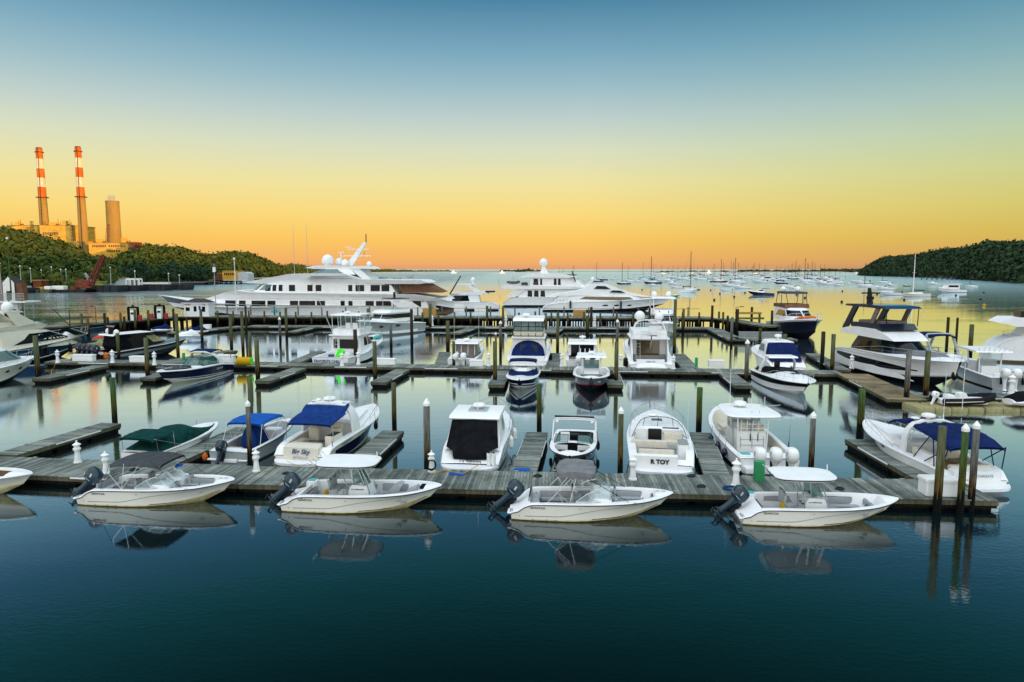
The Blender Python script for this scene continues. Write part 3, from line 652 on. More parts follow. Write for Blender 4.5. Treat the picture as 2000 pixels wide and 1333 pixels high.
def block(px0, px1, py, d, dep, label, m='plantwall', zb=1, wins=(), roof=None, name='industrial_building', group=None, rz=0, door=None):
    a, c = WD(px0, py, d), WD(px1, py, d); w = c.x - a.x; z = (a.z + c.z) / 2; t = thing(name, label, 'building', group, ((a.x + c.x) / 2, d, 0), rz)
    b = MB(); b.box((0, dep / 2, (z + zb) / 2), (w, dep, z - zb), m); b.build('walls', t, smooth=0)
    S = d / F
    if roof == 'round':
        b = MB(); b.loft([[(w / 2 * math.cos(q), y, z + w * .22 * math.sin(q)) for q in [PI * i / 12 for i in range(13)]] for y in (0, dep)], m, caps=True); b.build('roof', t)
    elif roof == 'gable':
        b = MB(); b.loft([[(-w / 2 - .3, y, z), (0, y, z + w * .18), (w / 2 + .3, y, z)] for y in (-.4, dep + .4)], 'tinroof', caps=True); b.build('roof', t, smooth=0)
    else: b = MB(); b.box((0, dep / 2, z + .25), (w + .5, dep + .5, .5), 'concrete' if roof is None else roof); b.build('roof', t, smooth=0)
    for (u0, u1, y0, y1, n) in wins:
        zz0, zz1 = WD(px0, y1, d).z, WD(px0, y0, d).z
        for i in range(n):
            x = -w / 2 + w * (u0 + (u1 - u0) * (i + .5) / n); b = MB(); b.box((x, -.04, (zz0 + zz1) / 2), (w * (u1 - u0) / n * .72, .08, zz1 - zz0), 'glassbrown'); b.build('window', t, smooth=0)
    return t
pg = 'power plant buildings'
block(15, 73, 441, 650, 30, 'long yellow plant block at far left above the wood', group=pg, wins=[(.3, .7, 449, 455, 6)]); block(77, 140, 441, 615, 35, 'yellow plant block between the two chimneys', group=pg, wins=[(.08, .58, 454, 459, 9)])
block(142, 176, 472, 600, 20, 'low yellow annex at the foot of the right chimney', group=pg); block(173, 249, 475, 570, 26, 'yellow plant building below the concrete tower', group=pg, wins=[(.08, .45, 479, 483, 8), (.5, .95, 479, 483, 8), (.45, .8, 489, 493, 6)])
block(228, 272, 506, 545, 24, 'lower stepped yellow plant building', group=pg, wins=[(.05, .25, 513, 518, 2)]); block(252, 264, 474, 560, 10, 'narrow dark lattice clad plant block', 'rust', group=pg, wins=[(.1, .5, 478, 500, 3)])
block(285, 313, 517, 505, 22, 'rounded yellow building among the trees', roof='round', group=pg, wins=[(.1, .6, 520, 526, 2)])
for i, (px, w_) in enumerate(zip((20, 34, 37, 83, 86, 111, 116, 119, 134, 137), ('leftmost', 'second from the left', 'third, above the pylon side', 'fourth, left of the left chimney foot', 'fifth, touching the left chimney foot', 'sixth, right of the left chimney', 'seventh, middle of the row', 'eighth', 'last but one', 'rightmost'))):
    p = WD(px, 441, 630); b = MB(); b.tube((0, 0, 0), (0, 0, 3.5 + i % 3), .22, 'darksteel', .1, 5); o = b.build('roof_vent'); o.location = (p.x, 632, p.z + .3); tag(o, 'thin dark vent pipe on the yellow plant roof, ' + w_, 'vent', 'vent pipes on the plant roof')
def lattice(t, p0, p1, w, m='darksteel', n=8, r=.12, name='lattice'):
    b = MB(); p0, p1 = Vector(p0), Vector(p1); d = (p1 - p0).normalized(); a = d.cross(Vector((0, 1, 0))); a = a.normalized() if a.length > .1 else Vector((1, 0, 0)); c = d.cross(a); cs = [(a + c) * w / 2, (a - c) * w / 2, (-a - c) * w / 2, (c - a) * w / 2]
    for q in cs: b.tube(p0 + q, p1 + q * .6, r, m, n=4)
    for i in range(n):
        for k in range(4):
            u, v = i / n, (i + 1) / n; b.tube(p0.lerp(p1, u) + cs[k] * (1 - .4 * u), p0.lerp(p1, v) + cs[(k + 1) % 4] * (1 - .4 * v), r * .7, m, n=4)
    return b.build(name, t)
for px, py, d, w, h, l in [(30, 440, 640, 5, 3, 'roof plant box on the left yellow block'), (98, 440, 612, 6, 2.5, 'first roof plant box between the chimneys'), (122, 440, 612, 4, 4, 'second roof plant box between the chimneys'), (190, 474, 568, 5, 3, 'roof plant box on the lower building, left'), (238, 474, 568, 4, 4, 'roof plant box on the lower building, right')]:
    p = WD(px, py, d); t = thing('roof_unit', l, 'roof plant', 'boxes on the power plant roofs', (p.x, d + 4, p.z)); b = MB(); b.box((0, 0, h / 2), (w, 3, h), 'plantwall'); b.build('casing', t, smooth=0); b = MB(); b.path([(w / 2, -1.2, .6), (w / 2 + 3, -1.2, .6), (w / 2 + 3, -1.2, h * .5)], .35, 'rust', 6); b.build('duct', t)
for px, top, bot, d, l in [(63, 432, 455, 600, 'pylon standing before the left plant block'), (143, 440, 472, 590, 'dark lattice mast left of the right chimney'), (207, 438, 474, 590, 'red lattice boom against the concrete tower')]:
    p = WD(px, bot, d); z = WD(px, top, d).z; t = thing('lattice_mast', l, 'mast', None, (p.x, d, 0)); lattice(t, (0, 0, p.z - 8), (3 if px == 207 else 0, 0, z), 2.6, 'rust' if px == 207 else 'darksteel')

# ------------------------------------------------------------------ work yard and barges on the left shore
yg = 'sheds and barges on the left shore'
b = MB(); pts = [WD(-300 + i * 70, 560, 280 + i * 14 + 6 * math.sin(i * 2)) for i in range(11)]
b.loft([[(p.x, p.y, -1.5), (p.x, p.y, 1.5), (p.x + 8, p.y + 75, 2.0)] for p in pts], 'rock', mats=['darksteel', 'rock']); tag(b.build('quay', smooth=0), 'dark quay below the left hill', kind='structure')
block(80, 126, 542, 335, 14, 'grey tin shed in the work yard', 'tinroof', roof='gable', group=yg); block(54, 82, 547, 330, 10, 'low white shed left of the grey tin shed', 'whitepaint', group=yg, wins=[(.1, .9, 549, 552, 3)]); block(186, 225, 545, 345, 12, 'grey office block with small windows right of the crane', 'tinroof', group=yg, wins=[(.3, .9, 547, 549, 4)])
block(126, 160, 548, 338, 8, 'row of white trailers behind the red crane', 'whitepaint', group=yg, wins=[(.05, .95, 549, 551, 6)]); block(25, 36, 547, 325, 6, 'small white box shed at the foot of the wood', 'whitepaint', group=yg); block(64, 80, 549, 318, 5, 'dark red container on the quay', 'rust', group=yg); block(181, 196, 552, 318, 5, 'green container beside the red crane', 'green', group=yg)
block(434, 462, 530, 470, 14, 'pale flat building near the shore behind the flag', 'plantwall', group=yg, wins=[(.1, .9, 533, 538, 6)]); block(464, 485, 536, 462, 10, 'pale grey domed shed at the shore', 'tinroof', roof='round', group=yg); block(415, 437, 535, 475, 10, 'low brown shed left of the pale flat building', 'brownwall', group=yg)
def barge(px0, px1, d, h, label, m='darksteel', extra=None):
    a, c = WD(px0, 560, d), WD(px1, 560, d); w = c.x - a.x; t = thing('barge', label, 'barge', yg, ((a.x + c.x) / 2, d, 0))
    b = MB(); b.prof([(-w / 2 + .6, -.6), (w / 2 - .6, -.6), (w / 2, h * .5), (w / 2, h), (-w / 2, h), (-w / 2, h * .5)], 4, m); b.build('hull', t, smooth=0)
    b = MB()
    for k in range(int(w / 3)): b.box((-w / 2 + 1.5 + 3 * k, -4.05, h * .5), (.4, .12, h), 'rubber')
    if b.v: b.build('tyre_fenders', t)
    if extra:
        for (u, ww, hh, mm) in extra: b = MB(); b.cbox((-w / 2 + u * w, 0, h + hh / 2), (ww, 3.2, hh), mm, .2); b.build('deck_gear', t)
barge(30, 66, 285, 2.2, 'dark green grey barge at far left', 'darksteel', [(.5, 4, .7, 'galv')]); barge(68, 108, 290, 1.4, 'low barge with yellow edge', 'beam', [(.3, 3, .9, 'yellow'), (.7, 2.4, 1.3, 'whitepaint')]); barge(110, 176, 292, 1.2, 'flat black crane barge carrying red machinery', 'black', [(.1, 5, 1.6, 'whitepaint'), (.55, 2, 1.2, 'rust')])
barge(178, 240, 300, 2.8, 'grey hopper barge right of the crane', 'darksteel', [(.2, 3, .6, 'yellow')]); barge(242, 276, 310, 2.6, 'dark barge under the white gangway tower', 'darksteel'); barge(278, 330, 318, 2.8, 'dark barge under the white loading ramp', 'darksteel'); barge(334, 372, 330, 2.6, 'square dark barge at the right end of the row', 'darksteel')
p = WD(170, 556, 296); t = thing('crane', 'red barge crane with a long raised boom', 'crane', None, (p.x, 296, 1.2)); S = 296 / F
b = MB(); b.cbox((-1, 0, 1), (6.5, 4, 1), 'rust', .3); b.build('crawler', t); b = MB(); b.cbox((-1.3, 0, 2.8), (5.4, 3, 2.6), 'rust', .4); b.cbox((.8, -.6, 3), (1.4, 1.2, 2.4), 'red', .2); b.build('cab', t)
lattice(t, (1.5, 0, 2.4), (7.5, 1, 14.6), 2.0, 'rust', 9, .28, 'boom'); lattice(t, (1.8, 0, 3), (-.6, 0, 7), .9, 'galv', 4, .12, 'gantry')
def skel(px0, px1, py, d, h0, label, m='whitepaint', n=3, name='loading_ramp'):
    a, c = WD(px0, py, d), WD(px1, py, d); w = c.x - a.x; t = thing(name, label, 'jetty', yg, ((a.x + c.x) / 2, d, 0)); z = a.z
    b = MB(); b.box((0, 0, z - .4), (w, 3, .8), m); b.build('deck', t); b = MB()
    for i in range(n + 1): b.box((-w / 2 + w * i / n, -1.2, (z + h0) / 2 - .4), (.5, .5, z - h0 - .2), m); b.box((-w / 2 + w * i / n, 1.2, (z + h0) / 2 - .4), (.5, .5, z - h0 - .2), m)
    b.build('legs', t)
skel(249, 274, 544, 312, 2.6, 'white gangway tower on the dark barge', n=3); skel(276, 330, 552, 322, 1.5, 'long white loading ramp', n=2); skel(385, 470, 548, 450, .3, 'timber jetty at the foot of the shore hill', 'beamdark', 9, 'jetty')
for px, y0, y1, d, l, m in [(41, 520, 550, 300, 'thin utility pole left of the small white shed', 'galv'), (61, 525, 552, 300, 'utility pole before the low white shed', 'galv'), (82, 528, 550, 330, 'pole at the left end of the grey tin shed', 'galv'), (102, 522, 548, 330, 'light mast with a round head above the tin shed', 'galv'), (120, 527, 548, 330, 'pole behind the tin shed', 'galv'),
        (130, 527, 550, 330, 'pole right of the tin shed', 'galv'), (217, 523, 556, 300, 'tall pole on the hopper barge', 'galv'), (330, 535, 556, 318, 'spud pile at the end of the loading ramp', 'galv'), (351, 538, 556, 330, 'spud pile on the square barge', 'galv'), (264, 530, 546, 310, 'short mast on the gangway tower', 'galv'), (22, 466, 575, 112, 'tall green flagpole beside the boathouse', 'pileolive'), (3, 515, 575, 112, 'thin mast at the boathouse roof', 'galv')]:
    p = WD(px, y1, d); z = WD(px, y0, d).z; r = .8 * d / F if d > 200 else .11; b = MB(); b.tube((0, 0, 0), (0, 0, z - p.z), r, m, r * .6, 6); b.ell((0, 0, z - p.z), r * 1.9, 'whitepaint', 6, 4); o = b.build('pole'); o.location = (p.x, d, p.z); tag(o, l, 'pole', 'poles along the left shore')
# boathouse at the left edge
p = WD(10, 640, 112); t = thing('boathouse', 'white boathouse with brown roof and railed deck at left edge', 'building', None, (p.x, 112, 0)); S = 112 / F
zd = WD(10, 589, 112).z; xr = (55 - 10) * S
b = MB(); b.box((-6 + xr - 1.9, 1.4, zd / 2 + .4), (12, 1.6, zd - .8), 'whitepaint'); b.build('lower_walls', t, smooth=0)
b = MB(); b.box((-6 + xr, 1.2, zd - .1), (12.6, 3.8, .22), 'whitepaint'); b.build('balcony', t, smooth=0)
gx = (15 - 10) * S; ze = WD(10, 553, 112).z; zg = WD(10, 541, 112).z
b = MB(); b.add([(gx - .95, .9, zd), (gx + .95, .9, zd), (gx + .95, .9, ze), (gx, .9, zg), (gx - .95, .9, ze)], [(0, 1, 2, 3, 4)], 'whitepaint'); b.build('gable_wall', t, smooth=0)
b = MB(); b.add([(gx - .95, .9, ze - .05), (gx, .9, zg + .06), (gx, 3, zg + .06), (gx - 1.0, 3, ze - .1), (gx + .95, .9, ze - .05), (gx + 1.0, 3, ze - .1)], [(0, 3, 2, 1), (1, 2, 5, 4)], 'shingle'); b.box((gx + 1.5, 1.8, (zd + ze) / 2), (1.0, 1.2, ze - zd - .1), 'brownwall'); b.box((gx - 2.2, 3.6, (zd + ze) / 2 + .2), (2.5, 5, ze - zd + .3), 'brownwall'); b.build('roof', t, smooth=0)
b = MB(); b.box((gx, .87, zd + .9), (.8, .05, 1.5), 'darksteel'); b.build('door', t)
for k in range(5): b = MB(); b.box((xr - 1.2 - 1.3 * k, .55, zd / 2 + .3), (.6, .1, 1.4), 'glassdark'); b.build('window', t, smooth=0)
for k in range(4): b = MB(); b.tube((xr - .3 - 2.2 * k, -.5, -.8), (xr - .3 - 2.2 * k, -.5, zd + 1.3), .13, 'beam', n=8); b.build('porch_post', t)
b = MB()
for k in range(5): b.box((xr - 3.3, -.6, zd + .25 + .26 * k), (6.9, .05, .1), 'galv')
b.build('railing', t, smooth=0)
# ------------------------------------------------------------------ floating docks
def dock(A, B, width, label, wood='plank', side=0, z=.5, floats=True, name='floating_dock', group='floating docks and finger docks', beam='beam', lite=False, cat='dock', strip='whitepaint'):
    """A-B runs along the centre line, or along the near edge when side = 1"""
    A = Vector(A[:2]); B = Vector(B[:2]); d = B - A; L = d.length; ang = math.atan2(d.y, d.x); off = width / 2 * side
    root = thing(name, label, cat, group, (A.x, A.y, 0), ang)
    y0, y1 = -width / 2 + off, width / 2 + off
    bd = MB()
    if not lite:
        n = int(L / .145)
        for i in range(n):
            x = i * .145; e = random.uniform(-.004, .004)
            v = [(x + .006, y0 - .02, z - .035), (x + .139, y0 - .02, z - .035), (x + .139, y1 + .02, z - .035), (x + .006, y1 + .02, z - .035)]
            v += [(a, b, z + e) for a, b, c in v]
            bd.add(v, [(4, 5, 6, 7), (0, 1, 5, 4), (1, 2, 6, 5), (2, 3, 7, 6), (3, 0, 4, 7)], wood)
    else: bd.box((L / 2, (y0 + y1) / 2, z - .02), (L, y1 - y0, .04), wood)
    bd.build('decking', root, smooth=0)
    fb = MB()
    for yy in (y0 + .04, y1 - .04): fb.box((L / 2, yy, z - .14), (L - .01, .07, .2), beam)
    for xx in (.04, L - .04): fb.box((xx, (y0 + y1) / 2, z - .145), (.07, y1 - y0 - .16, .19), beam)
    fb.build('side_beam', root, smooth=0)
    if floats:
        fl = MB(); n = max(2, int(L / 2.4))
        for i in range(n):
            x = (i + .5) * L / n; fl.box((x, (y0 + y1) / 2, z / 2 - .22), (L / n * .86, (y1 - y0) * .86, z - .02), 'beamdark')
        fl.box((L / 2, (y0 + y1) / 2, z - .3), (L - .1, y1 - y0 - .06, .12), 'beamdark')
        fl.build('float_drums', root, smooth=0)
    if strip:
        st = MB()
        for i in range(max(1, int(L / 9))):
            x = (i + .6) * 9 if L > 12 else L * .55
            ln = min(3.2, L * .6)
            if x + ln / 2 < L: st.box((x, y0 - .035, z - .06), (ln, .03, .07), strip); st.box((x, y1 + .035, z - .06), (ln, .03, .07), strip)
        if st.v: st.build('bumper_strip', root, smooth=0)
    for i in range(max(1, int(L / 3.5)) if not lite else 0):
        x = (i + .5) * 3.5
        for yy in (y0 + .14, y1 - .14):
            if x < L: cl = MB(); cl.box((x, yy, z + .03), (.06, .04, .06), 'galv'); cl.box((x, yy, z + .07), (.22, .035, .025), 'galv'); cl.build('cleat', root)
    return root
dock((-12.2, 29.5), (20.1, 27.3), 2.7, 'long weathered grey plank dock in the foreground behind the four white outboard boats', side=1)
dock((-33, 32.2), (-12.25, 29.52), 2.65, 'grey plank dock section at lower left beside the white bow cut by the frame', side=1)
for A, B, w, l in [((-26.1, 34.35), (-24.8, 41.5), 1.35, 'grey finger dock pointing away at far lower left with a dark drop beneath'),
                   ((-17.1, 32.9), (-16.0, 40.4), 1.3, 'narrow finger dock between the green covered boat and the blue topped boat'),
                   ((-7.75, 32.0), (-7.0, 39.6), 1.25, 'finger dock right of the navy and white cruiser with a yellowed edge'),
                   ((.55, 31.4), (1.5, 39.3), 1.2, 'finger dock between the black covered cruiser and the small wake tower boat'),
                   ((9.5, 30.8), (11.0, 39.2), 1.15, 'finger dock between the open white cruiser and the large fishing boat'),
                   ((19.1, 30.25), (19.45, 37.6), 1.45, 'finger dock beside the white cruiser under a navy canopy at right')]:
    dock(A, B, w, l, name='finger_dock')
dock((-48, 69.4), (30.2, 61.2), 2.4, 'long plank dock across the middle of the marina', side=1)
for A, B, w, l, wd in [((-40.7, 66.9), (-41.1, 58.8), 1.6, 'finger dock toward the camera at far left of the middle dock', 'plank'),
                   ((-31.6, 66.1), (-31.9, 59.0), 1.4, 'finger dock left of the navy and white sport boat', 'plank'),
                   ((-20.5, 65.2), (-21.3, 57.5), 1.35, 'finger dock right of the navy sport boat with twin pilings at its end', 'plank'),
                   ((-10.4, 64.3), (-11.3, 56.9), 1.35, 'finger dock below the white sport fishing yacht stern', 'plank'),
                   ((-.9, 63.4), (-1.3, 55.5), 1.35, 'finger dock left of the navy covered bow', 'plank'),
                   ((9.3, 62.6), (8.5, 55.4), 1.3, 'finger dock right of the grey fishing boat bow', 'plank'),
                   ((19.7, 61.9), (18.9, 55.0), 1.4, 'finger dock left of the black and white cruiser bow', 'plank'),
                   ((31.0, 61.5), (28.9, 49.2), 2.7, 'wide tan finger dock of newer boards beside the big white flybridge yacht', 'planknew'),
                   ((-35.4, 70.9), (-32.8, 79.6), 1.4, 'finger dock running back behind the navy sport boat', 'plank'),
                   ((-22.3, 69.5), (-22.2, 78.5), 1.3, 'finger dock left of the sport fishing yacht', 'plank'),
                   ((-7.1, 67.8), (-7.7, 77.8), 1.3, 'finger dock left of the twin outboard boat with taupe covers', 'plank'),
                   ((3.9, 66.8), (4.9, 77), 1.5, 'finger dock right of the enclosed flybridge boat', 'plank'),
                   ((17.2, 65.3), (18.6, 76.2), 1.6, 'finger dock right of the flybridge yacht flying a flag', 'plank'),
                   ((31.3, 63.9), (33.9, 76.6), 1.4, 'finger dock left of the big white flybridge yacht', 'plank')]:
    dock(A, B, w, l, wood=wd, name='finger_dock')
dock((30.3, 50.1), (50, 48.9), 2.0, 'grey float at right behind the black inflatable dinghy', side=1)
dock((-44, 112.8), (32.6, 108.8), 3.0, 'low float running in front of the tall timber pier', side=1, lite=True)
dock((-50, 101.5), (-43.9, 112.9), 2.4, 'low float bending toward the camera under the jet skis', side=1, lite=True)
for A, B, w, l in [((-33.5, 103.4), (-32.7, 112), 1.5, 'short finger float left of the sport fishing yacht tower'), ((-8.5, 101), (-6.3, 110.8), 1.6, 'short finger float in front of the pier near the centre'),
                   ((5.5, 102), (7.2, 109.9), 2.4, 'short wide finger float in front of the pier right of centre'), ((30.4, 92), (32.2, 108.7), 2.2, 'float leading from the pier corner to the fenced platform')]:
    dock(A, B, w, l, name='finger_dock', lite=True)
dock((30.5, 92), (38.5, 91.4), 3.0, 'floating platform with a slatted grey fence at right', side=1, lite=True)

# ------------------------------------------------------------------ pilings
def piling(px, pb, pt, wd, m='pilegreen', cap=None, label='', lean=0, name='piling'):
    base = W(px, pb); d = base.y; depth = d * math.cos(PITCH) + CAMZ * math.sin(PITCH)
    top = CAMZ - d * math.tan(math.atan((pt - PY0) / F) + PITCH); r = wd * depth / F / 2
    b = MB(); n = 14 if wd > 7 else 8
    ks = [-1.2, 0, top * .35, top * .7, top - .03, top]; rings = []
    for k, z in enumerate(ks):
        rr = r * (1.03 - .06 * k / 5) * (.93 if k == 5 else 1)
        rings.append([(rr * (1 + random.uniform(-.05, .05)) * math.cos(2 * PI * i / n) + lean * z, rr * (1 + random.uniform(-.05, .05)) * math.sin(2 * PI * i / n), z) for i in range(n)])
    b.loft(rings, m, closed=True, caps=True)
    if cap:
        root = thing(name, label, 'piling', 'wooden pilings', (base.x, base.y, 0)); b.build('post', root)
        c = MB(); c.lathe([(r * 1.12, top - .12), (r * 1.14, top + .01), (r * .9, top + .06), (r * .02, top + (.28 if cap == 1 else .16) * min(1, r / .17))], 'whitepaint', (lean * top, 0, 0), n); c.build('cap', root)
        return root
    o = b.build(name); o.location = (base.x, base.y, 0); return tag(o, label, 'piling', 'wooden pilings')
g, gr, ol, br = 'pilegreen', 'pilegrey', 'pileolive', 'pilebrown'
PILES = [
 (489, 914, 789, 9, gr, 1, 'grey piling with white cap in front of the blue topped boat'), (492.5, 868, 739, 9, g, 0, 'tall piling behind the blue topped boat'),
 (225, 833, 738, 10, ol, 0, 'piling standing past the end of the far left finger dock'), (835, 924, 788, 13, gr, 1, 'thick grey piling with white cap left of the black covered cruiser'),
 (770.5, 842, 748, 9.5, g, 0, 'piling at the end of the finger dock right of the navy and white cruiser'), (1053, 843, 750, 9.5, ol, 0, 'green piling behind the finger dock near the wake tower boat'),
 (1211, 931, 803, 10.5, g, 1, 'piling with white cap left of the open white cruiser'), (1364.5, 846, 757, 11, ol, 0, 'green topped piling between the open cruiser and the fishing boat'),
 (1583, 932, 812, 10.5, gr, 1, 'piling with white cap right of the large fishing boat'), (1679, 856, 760, 13, ol, 0, 'bright green topped piling at the end of the right finger dock'),
 (1830, 1000, 833, 15, g, 0, 'thickest of the three pilings at the right end of the near dock'), (1874.5, 1001, 837, 12.5, ol, 1, 'green middle one of the three pilings at the right end of the near dock'),
 (1895.5, 998, 832, 12.5, gr, 1, 'right hand capped one of the three pilings at the right end of the near dock'),
 (75, 742, 656, 9, g, 0, 'piling at the end of the far left middle finger dock'), (289, 742, 660, 8, g, 0, 'piling at the bow of the navy sport boat'),
 (348.5, 702, 613, 6.5, g, 0, 'piling right of the black powerboat bow'), (232.5, 707, 649, 6.5, g, 1, 'white capped piling in front of the black powerboat'),
 (395, 668, 604, 5.5, g, 0, 'piling at the float with jet skis near the shack'), (452.5, 684, 615, 6.5, g, 0, 'piling behind the yellow drum, left one'), (475, 690, 608, 6, g, 0, 'piling behind the yellow drum, right one'),
 (490, 722, 649, 6.5, g, 0, 'piling beside the yellow drum'), (504, 745, 664, 8.5, g, 0, 'piling at the end of the finger dock right of the yellow drum'),
 (481.5, 652, 598, 4.5, br, 0, 'thin dark piling by the pier below the flagpole'), (547.5, 669, 623, 5, gr, 1, 'slim grey pole with white cap left of the sport fishing yacht'),
 (560, 660, 602, 5.5, g, 0, 'piling by the pier above the capped pole'), (695, 713, 644, 7.5, br, 0, 'dark piling against the starboard quarter of the sport fishing yacht'),
 (719.5, 648, 603, 5, g, 0, 'piling left of the grey hulled motor yacht'), (733, 747, 667, 8, g, 0, 'piling at the end of the finger dock below the sport fishing yacht'),
 (764, 682, 633, 5.5, gr, 0, 'piling in front of the grey hulled motor yacht'), (804.5, 676, 604, 6, br, 0, 'dark brown piling at the bow of the grey motor yacht'),
 (840.5, 645, 594, 6, g, 0, 'piling with a green and white marker in front of the pier'), (875, 686, 627, 7.5, g, 0, 'piling left of the boat with taupe covers'),
 (886.5, 724, 667, 6, g, 0, 'piling in front of the twin white outboards'), (967, 753, 667, 8, g, 0, 'piling at the end of the finger dock left of the navy covered bow'),
 (977.5, 692, 631, 5.5, gr, 1, 'grey capped piling left of the enclosed flybridge boat'), (968.5, 702, 652, 4, gr, 1, 'slim capped pole left of the enclosed flybridge boat'),
 (982.5, 645, 598, 4.5, g, 0, 'piling by the pier above the enclosed flybridge boat'), (951.5, 640, 598, 5, ol, 0, 'piling painted green low down in front of the pier'),
 (1065.5, 650, 612, 5, g, 0, 'piling right of the enclosed flybridge boat roof'), (1089, 690, 609, 6, g, 0, 'tall piling left of the white express cruiser with dark windows'),
 (1147, 656, 617, 6, ol, 0, 'green piling behind the white express cruiser'), (1154.5, 645, 600, 5, br, 0, 'dark piling in front of the sleek yacht'),
 (1203, 754, 668, 8, g, 0, 'piling at the end of the finger dock right of the grey fishing boat bow'), (1205, 692, 628, 5.5, gr, 1, 'grey capped piling left of the flybridge yacht flying a flag'),
 (1334, 650, 604, 5, g, 0, 'piling at the pier right of the small white flybridge'), (1390, 645, 597, 5, br, 0, 'dark piling at the corner of the pier'),
 (1316.5, 692, 585, 6.5, g, 0, 'tall piling right of the flybridge yacht flying a flag'), (1428, 680, 623, 5.5, gr, 0, 'grey piling in the open water right of the pier corner'),
 (1439, 652, 604, 6, br, 0, 'dark piling left of the fenced platform'), (1467, 648, 600, 5, br, 0, 'dark piling behind the fenced platform'),
 (1484, 676, 642, 6, ol, 0, 'green post under the timber beam of the fenced platform'), (1506.5, 652, 607, 5, br, 0, 'dark piling at the stern of the yacht with an orange cover'),
 (1457, 753, 669, 8, gr, 1, 'capped piling at the bow of the black and white cruiser'), (1531, 711, 653, 8, g, 0, 'piling against the navy canvas of the white cruiser'),
 (1605, 719, 648, 7.5, br, 0, 'dark piling between the navy canvas cruiser and the big flybridge yacht'), (1624.5, 733, 653, 8, g, 0, 'piling at the stern of the big white flybridge yacht'),
 (1769.5, 789, 686, 10, gr, 0, 'grey brown piling at the end of the tan finger dock'), (1807, 785, 686, 10, g, 0, 'green streaked piling beside the tan finger dock end'),
 (1848, 688, 620, 5.5, br, 0, 'left one of the two dark pilings behind the arch boat'), (1866, 688, 621, 4.5, br, 0, 'right one of the two dark pilings behind the arch boat'),
 (1894, 697, 634, 8, g, 0, 'piling between the arch boat and the right fishing boat'), (1359.5, 727, 699, 6, 'copper', 0, 'short bright green post behind the middle dock'),
 (359.5, 712, 690, 6, 'copper', 0, 'short bright green post at the stern of the navy sport boat'),
 (1536, 650, 625, 4, gr, 0, 'left one of three posts before the grey hull with an orange cover'), (1551, 655, 627, 5, br, 0, 'middle one of three posts before the grey hull with an orange cover'),
 (1561, 655, 627, 4.5, br, 0, 'right one of three posts before the grey hull with an orange cover'),
]
for p in PILES: piling(*p)

# ------------------------------------------------------------------ dock furniture
def pedestal(loc, label, sc=1.0, hose=None, name='power_pedestal'):
    """white lighthouse shaped power pedestal"""
    t = thing(name, label, 'power pedestal', 'white lighthouse power pedestals', loc, random.uniform(-.2, .2), sc)
    b = MB(); b.lathe([(.19, 0), (.19, .06), (.15, .08), (.10, .52), (.115, .54)], 'gel', n=8); b.build('base', t)
    b = MB(); b.lathe([(.115, .54), (.13, .60), (.17, .64), (.17, .72), (.12, .75), (.12, .88)], 'gel', n=8); b.build('outlet_box', t)
    b = MB(); b.lathe([(.18, .87), (.19, .9), (.05, 1.0), (.03, 1.04), (.045, 1.07), (.0, 1.11)], 'whitepaint', n=8); b.build('cap', t)
    if hose:
        b = MB()
        for k in range(5): b.path([(-.03 + (.2 + .01 * k) * math.cos(a) , -.2 - .02 * k, .42 + (.22 + .012 * k) * math.sin(a)) for a in [2 * PI * i / 16 for i in range(17)]], .017, hose, 5)
        b.build('coiled_hose', t)
    return t
D1 = .5
for px, py, l, s, hose in [(152, 904, 'white lighthouse pedestal, left one of two at lower left', 1.02, None), (207, 925, 'white lighthouse pedestal behind the motor of the leftmost outboard boat', .98, None),
        (501, 921, 'white lighthouse pedestal with yellow band beside the grey capped piling', 1.0, None), (843, 922, 'white lighthouse pedestal with a black coiled hose', .95, 'rubber'),
        (1236, 937, 'white lighthouse pedestal at the stern of the open white cruiser', 1.05, None), (1437, 950, 'white lighthouse pedestal left of the green crates', 1.15, None)]:
    pedestal(W(px, py, D1), l, s, hose)
for px, py, l in [(113, 709, 'white pedestal in front of the blue hulled flybridge yacht'), (220, 709, 'white pedestal between the dock boxes before the black powerboat'), (302, 713, 'white pedestal right of the black powerboat'),
        (668, 715, 'white pedestal at the port stern corner of the sport fishing yacht'), (700, 712, 'white pedestal with hose behind the piling at the sport fishing yacht'), (954, 715, 'white pedestal right of the twin white outboards'), (893, 713, 'white pedestal behind the piling at the white outboards'), (1097, 716, 'white pedestal left of the grey fishing boat'),
        (1212, 717, 'white pedestal left of the flybridge yacht flying a flag'), (1315, 721, 'white pedestal right of the flybridge yacht flying a flag'), (1663, 720, 'white pedestal beside the stern quarter of the big flybridge yacht')]:
    pedestal(W(px, py, D1), l, 1.25)
for px, py, l in [(844, 637, 'small white and green pedestal below the pier near the grey yacht'), (988, 638, 'small white pedestal left of the enclosed flybridge roof'), (1161, 638, 'small white pedestal in front of the sleek yacht')]:
    pedestal(W(px, py, D1), l, 1.7)
pedestal(W(1975, 770, D1), 'thick white pedestal with tan cap at right edge', 1.45)
def dock_box(px, py, wpx, label, h=.6, z=.5, m='gel', rz=-.09):
    p = W(px, py, z); depth = p.y * math.cos(PITCH) + (CAMZ - z) * math.sin(PITCH); w = wpx * depth / F
    t = thing('dock_box', label, 'dock box', 'white dock boxes', p, rz)
    b = MB(); b.cbox((0, .35, h * .41), (w * .95, .62, h * .82), m, .03); b.build('body', t)
    b = MB(); b.cbox((0, .35, h * .9), (w, .7, h * .18), 'whitepaint', .05); b.build('lid', t)
    return t
dock_box(160, 706, 44, 'white dock box in front of the black motors', .68); dock_box(267.5, 708, 35, 'white dock box right of the red buoy', .62)
dock_box(751, 713, 43, 'white dock box right of the sport fishing yacht', .62); dock_box(930, 716, 28, 'white dock box behind the twin outboards', .62)
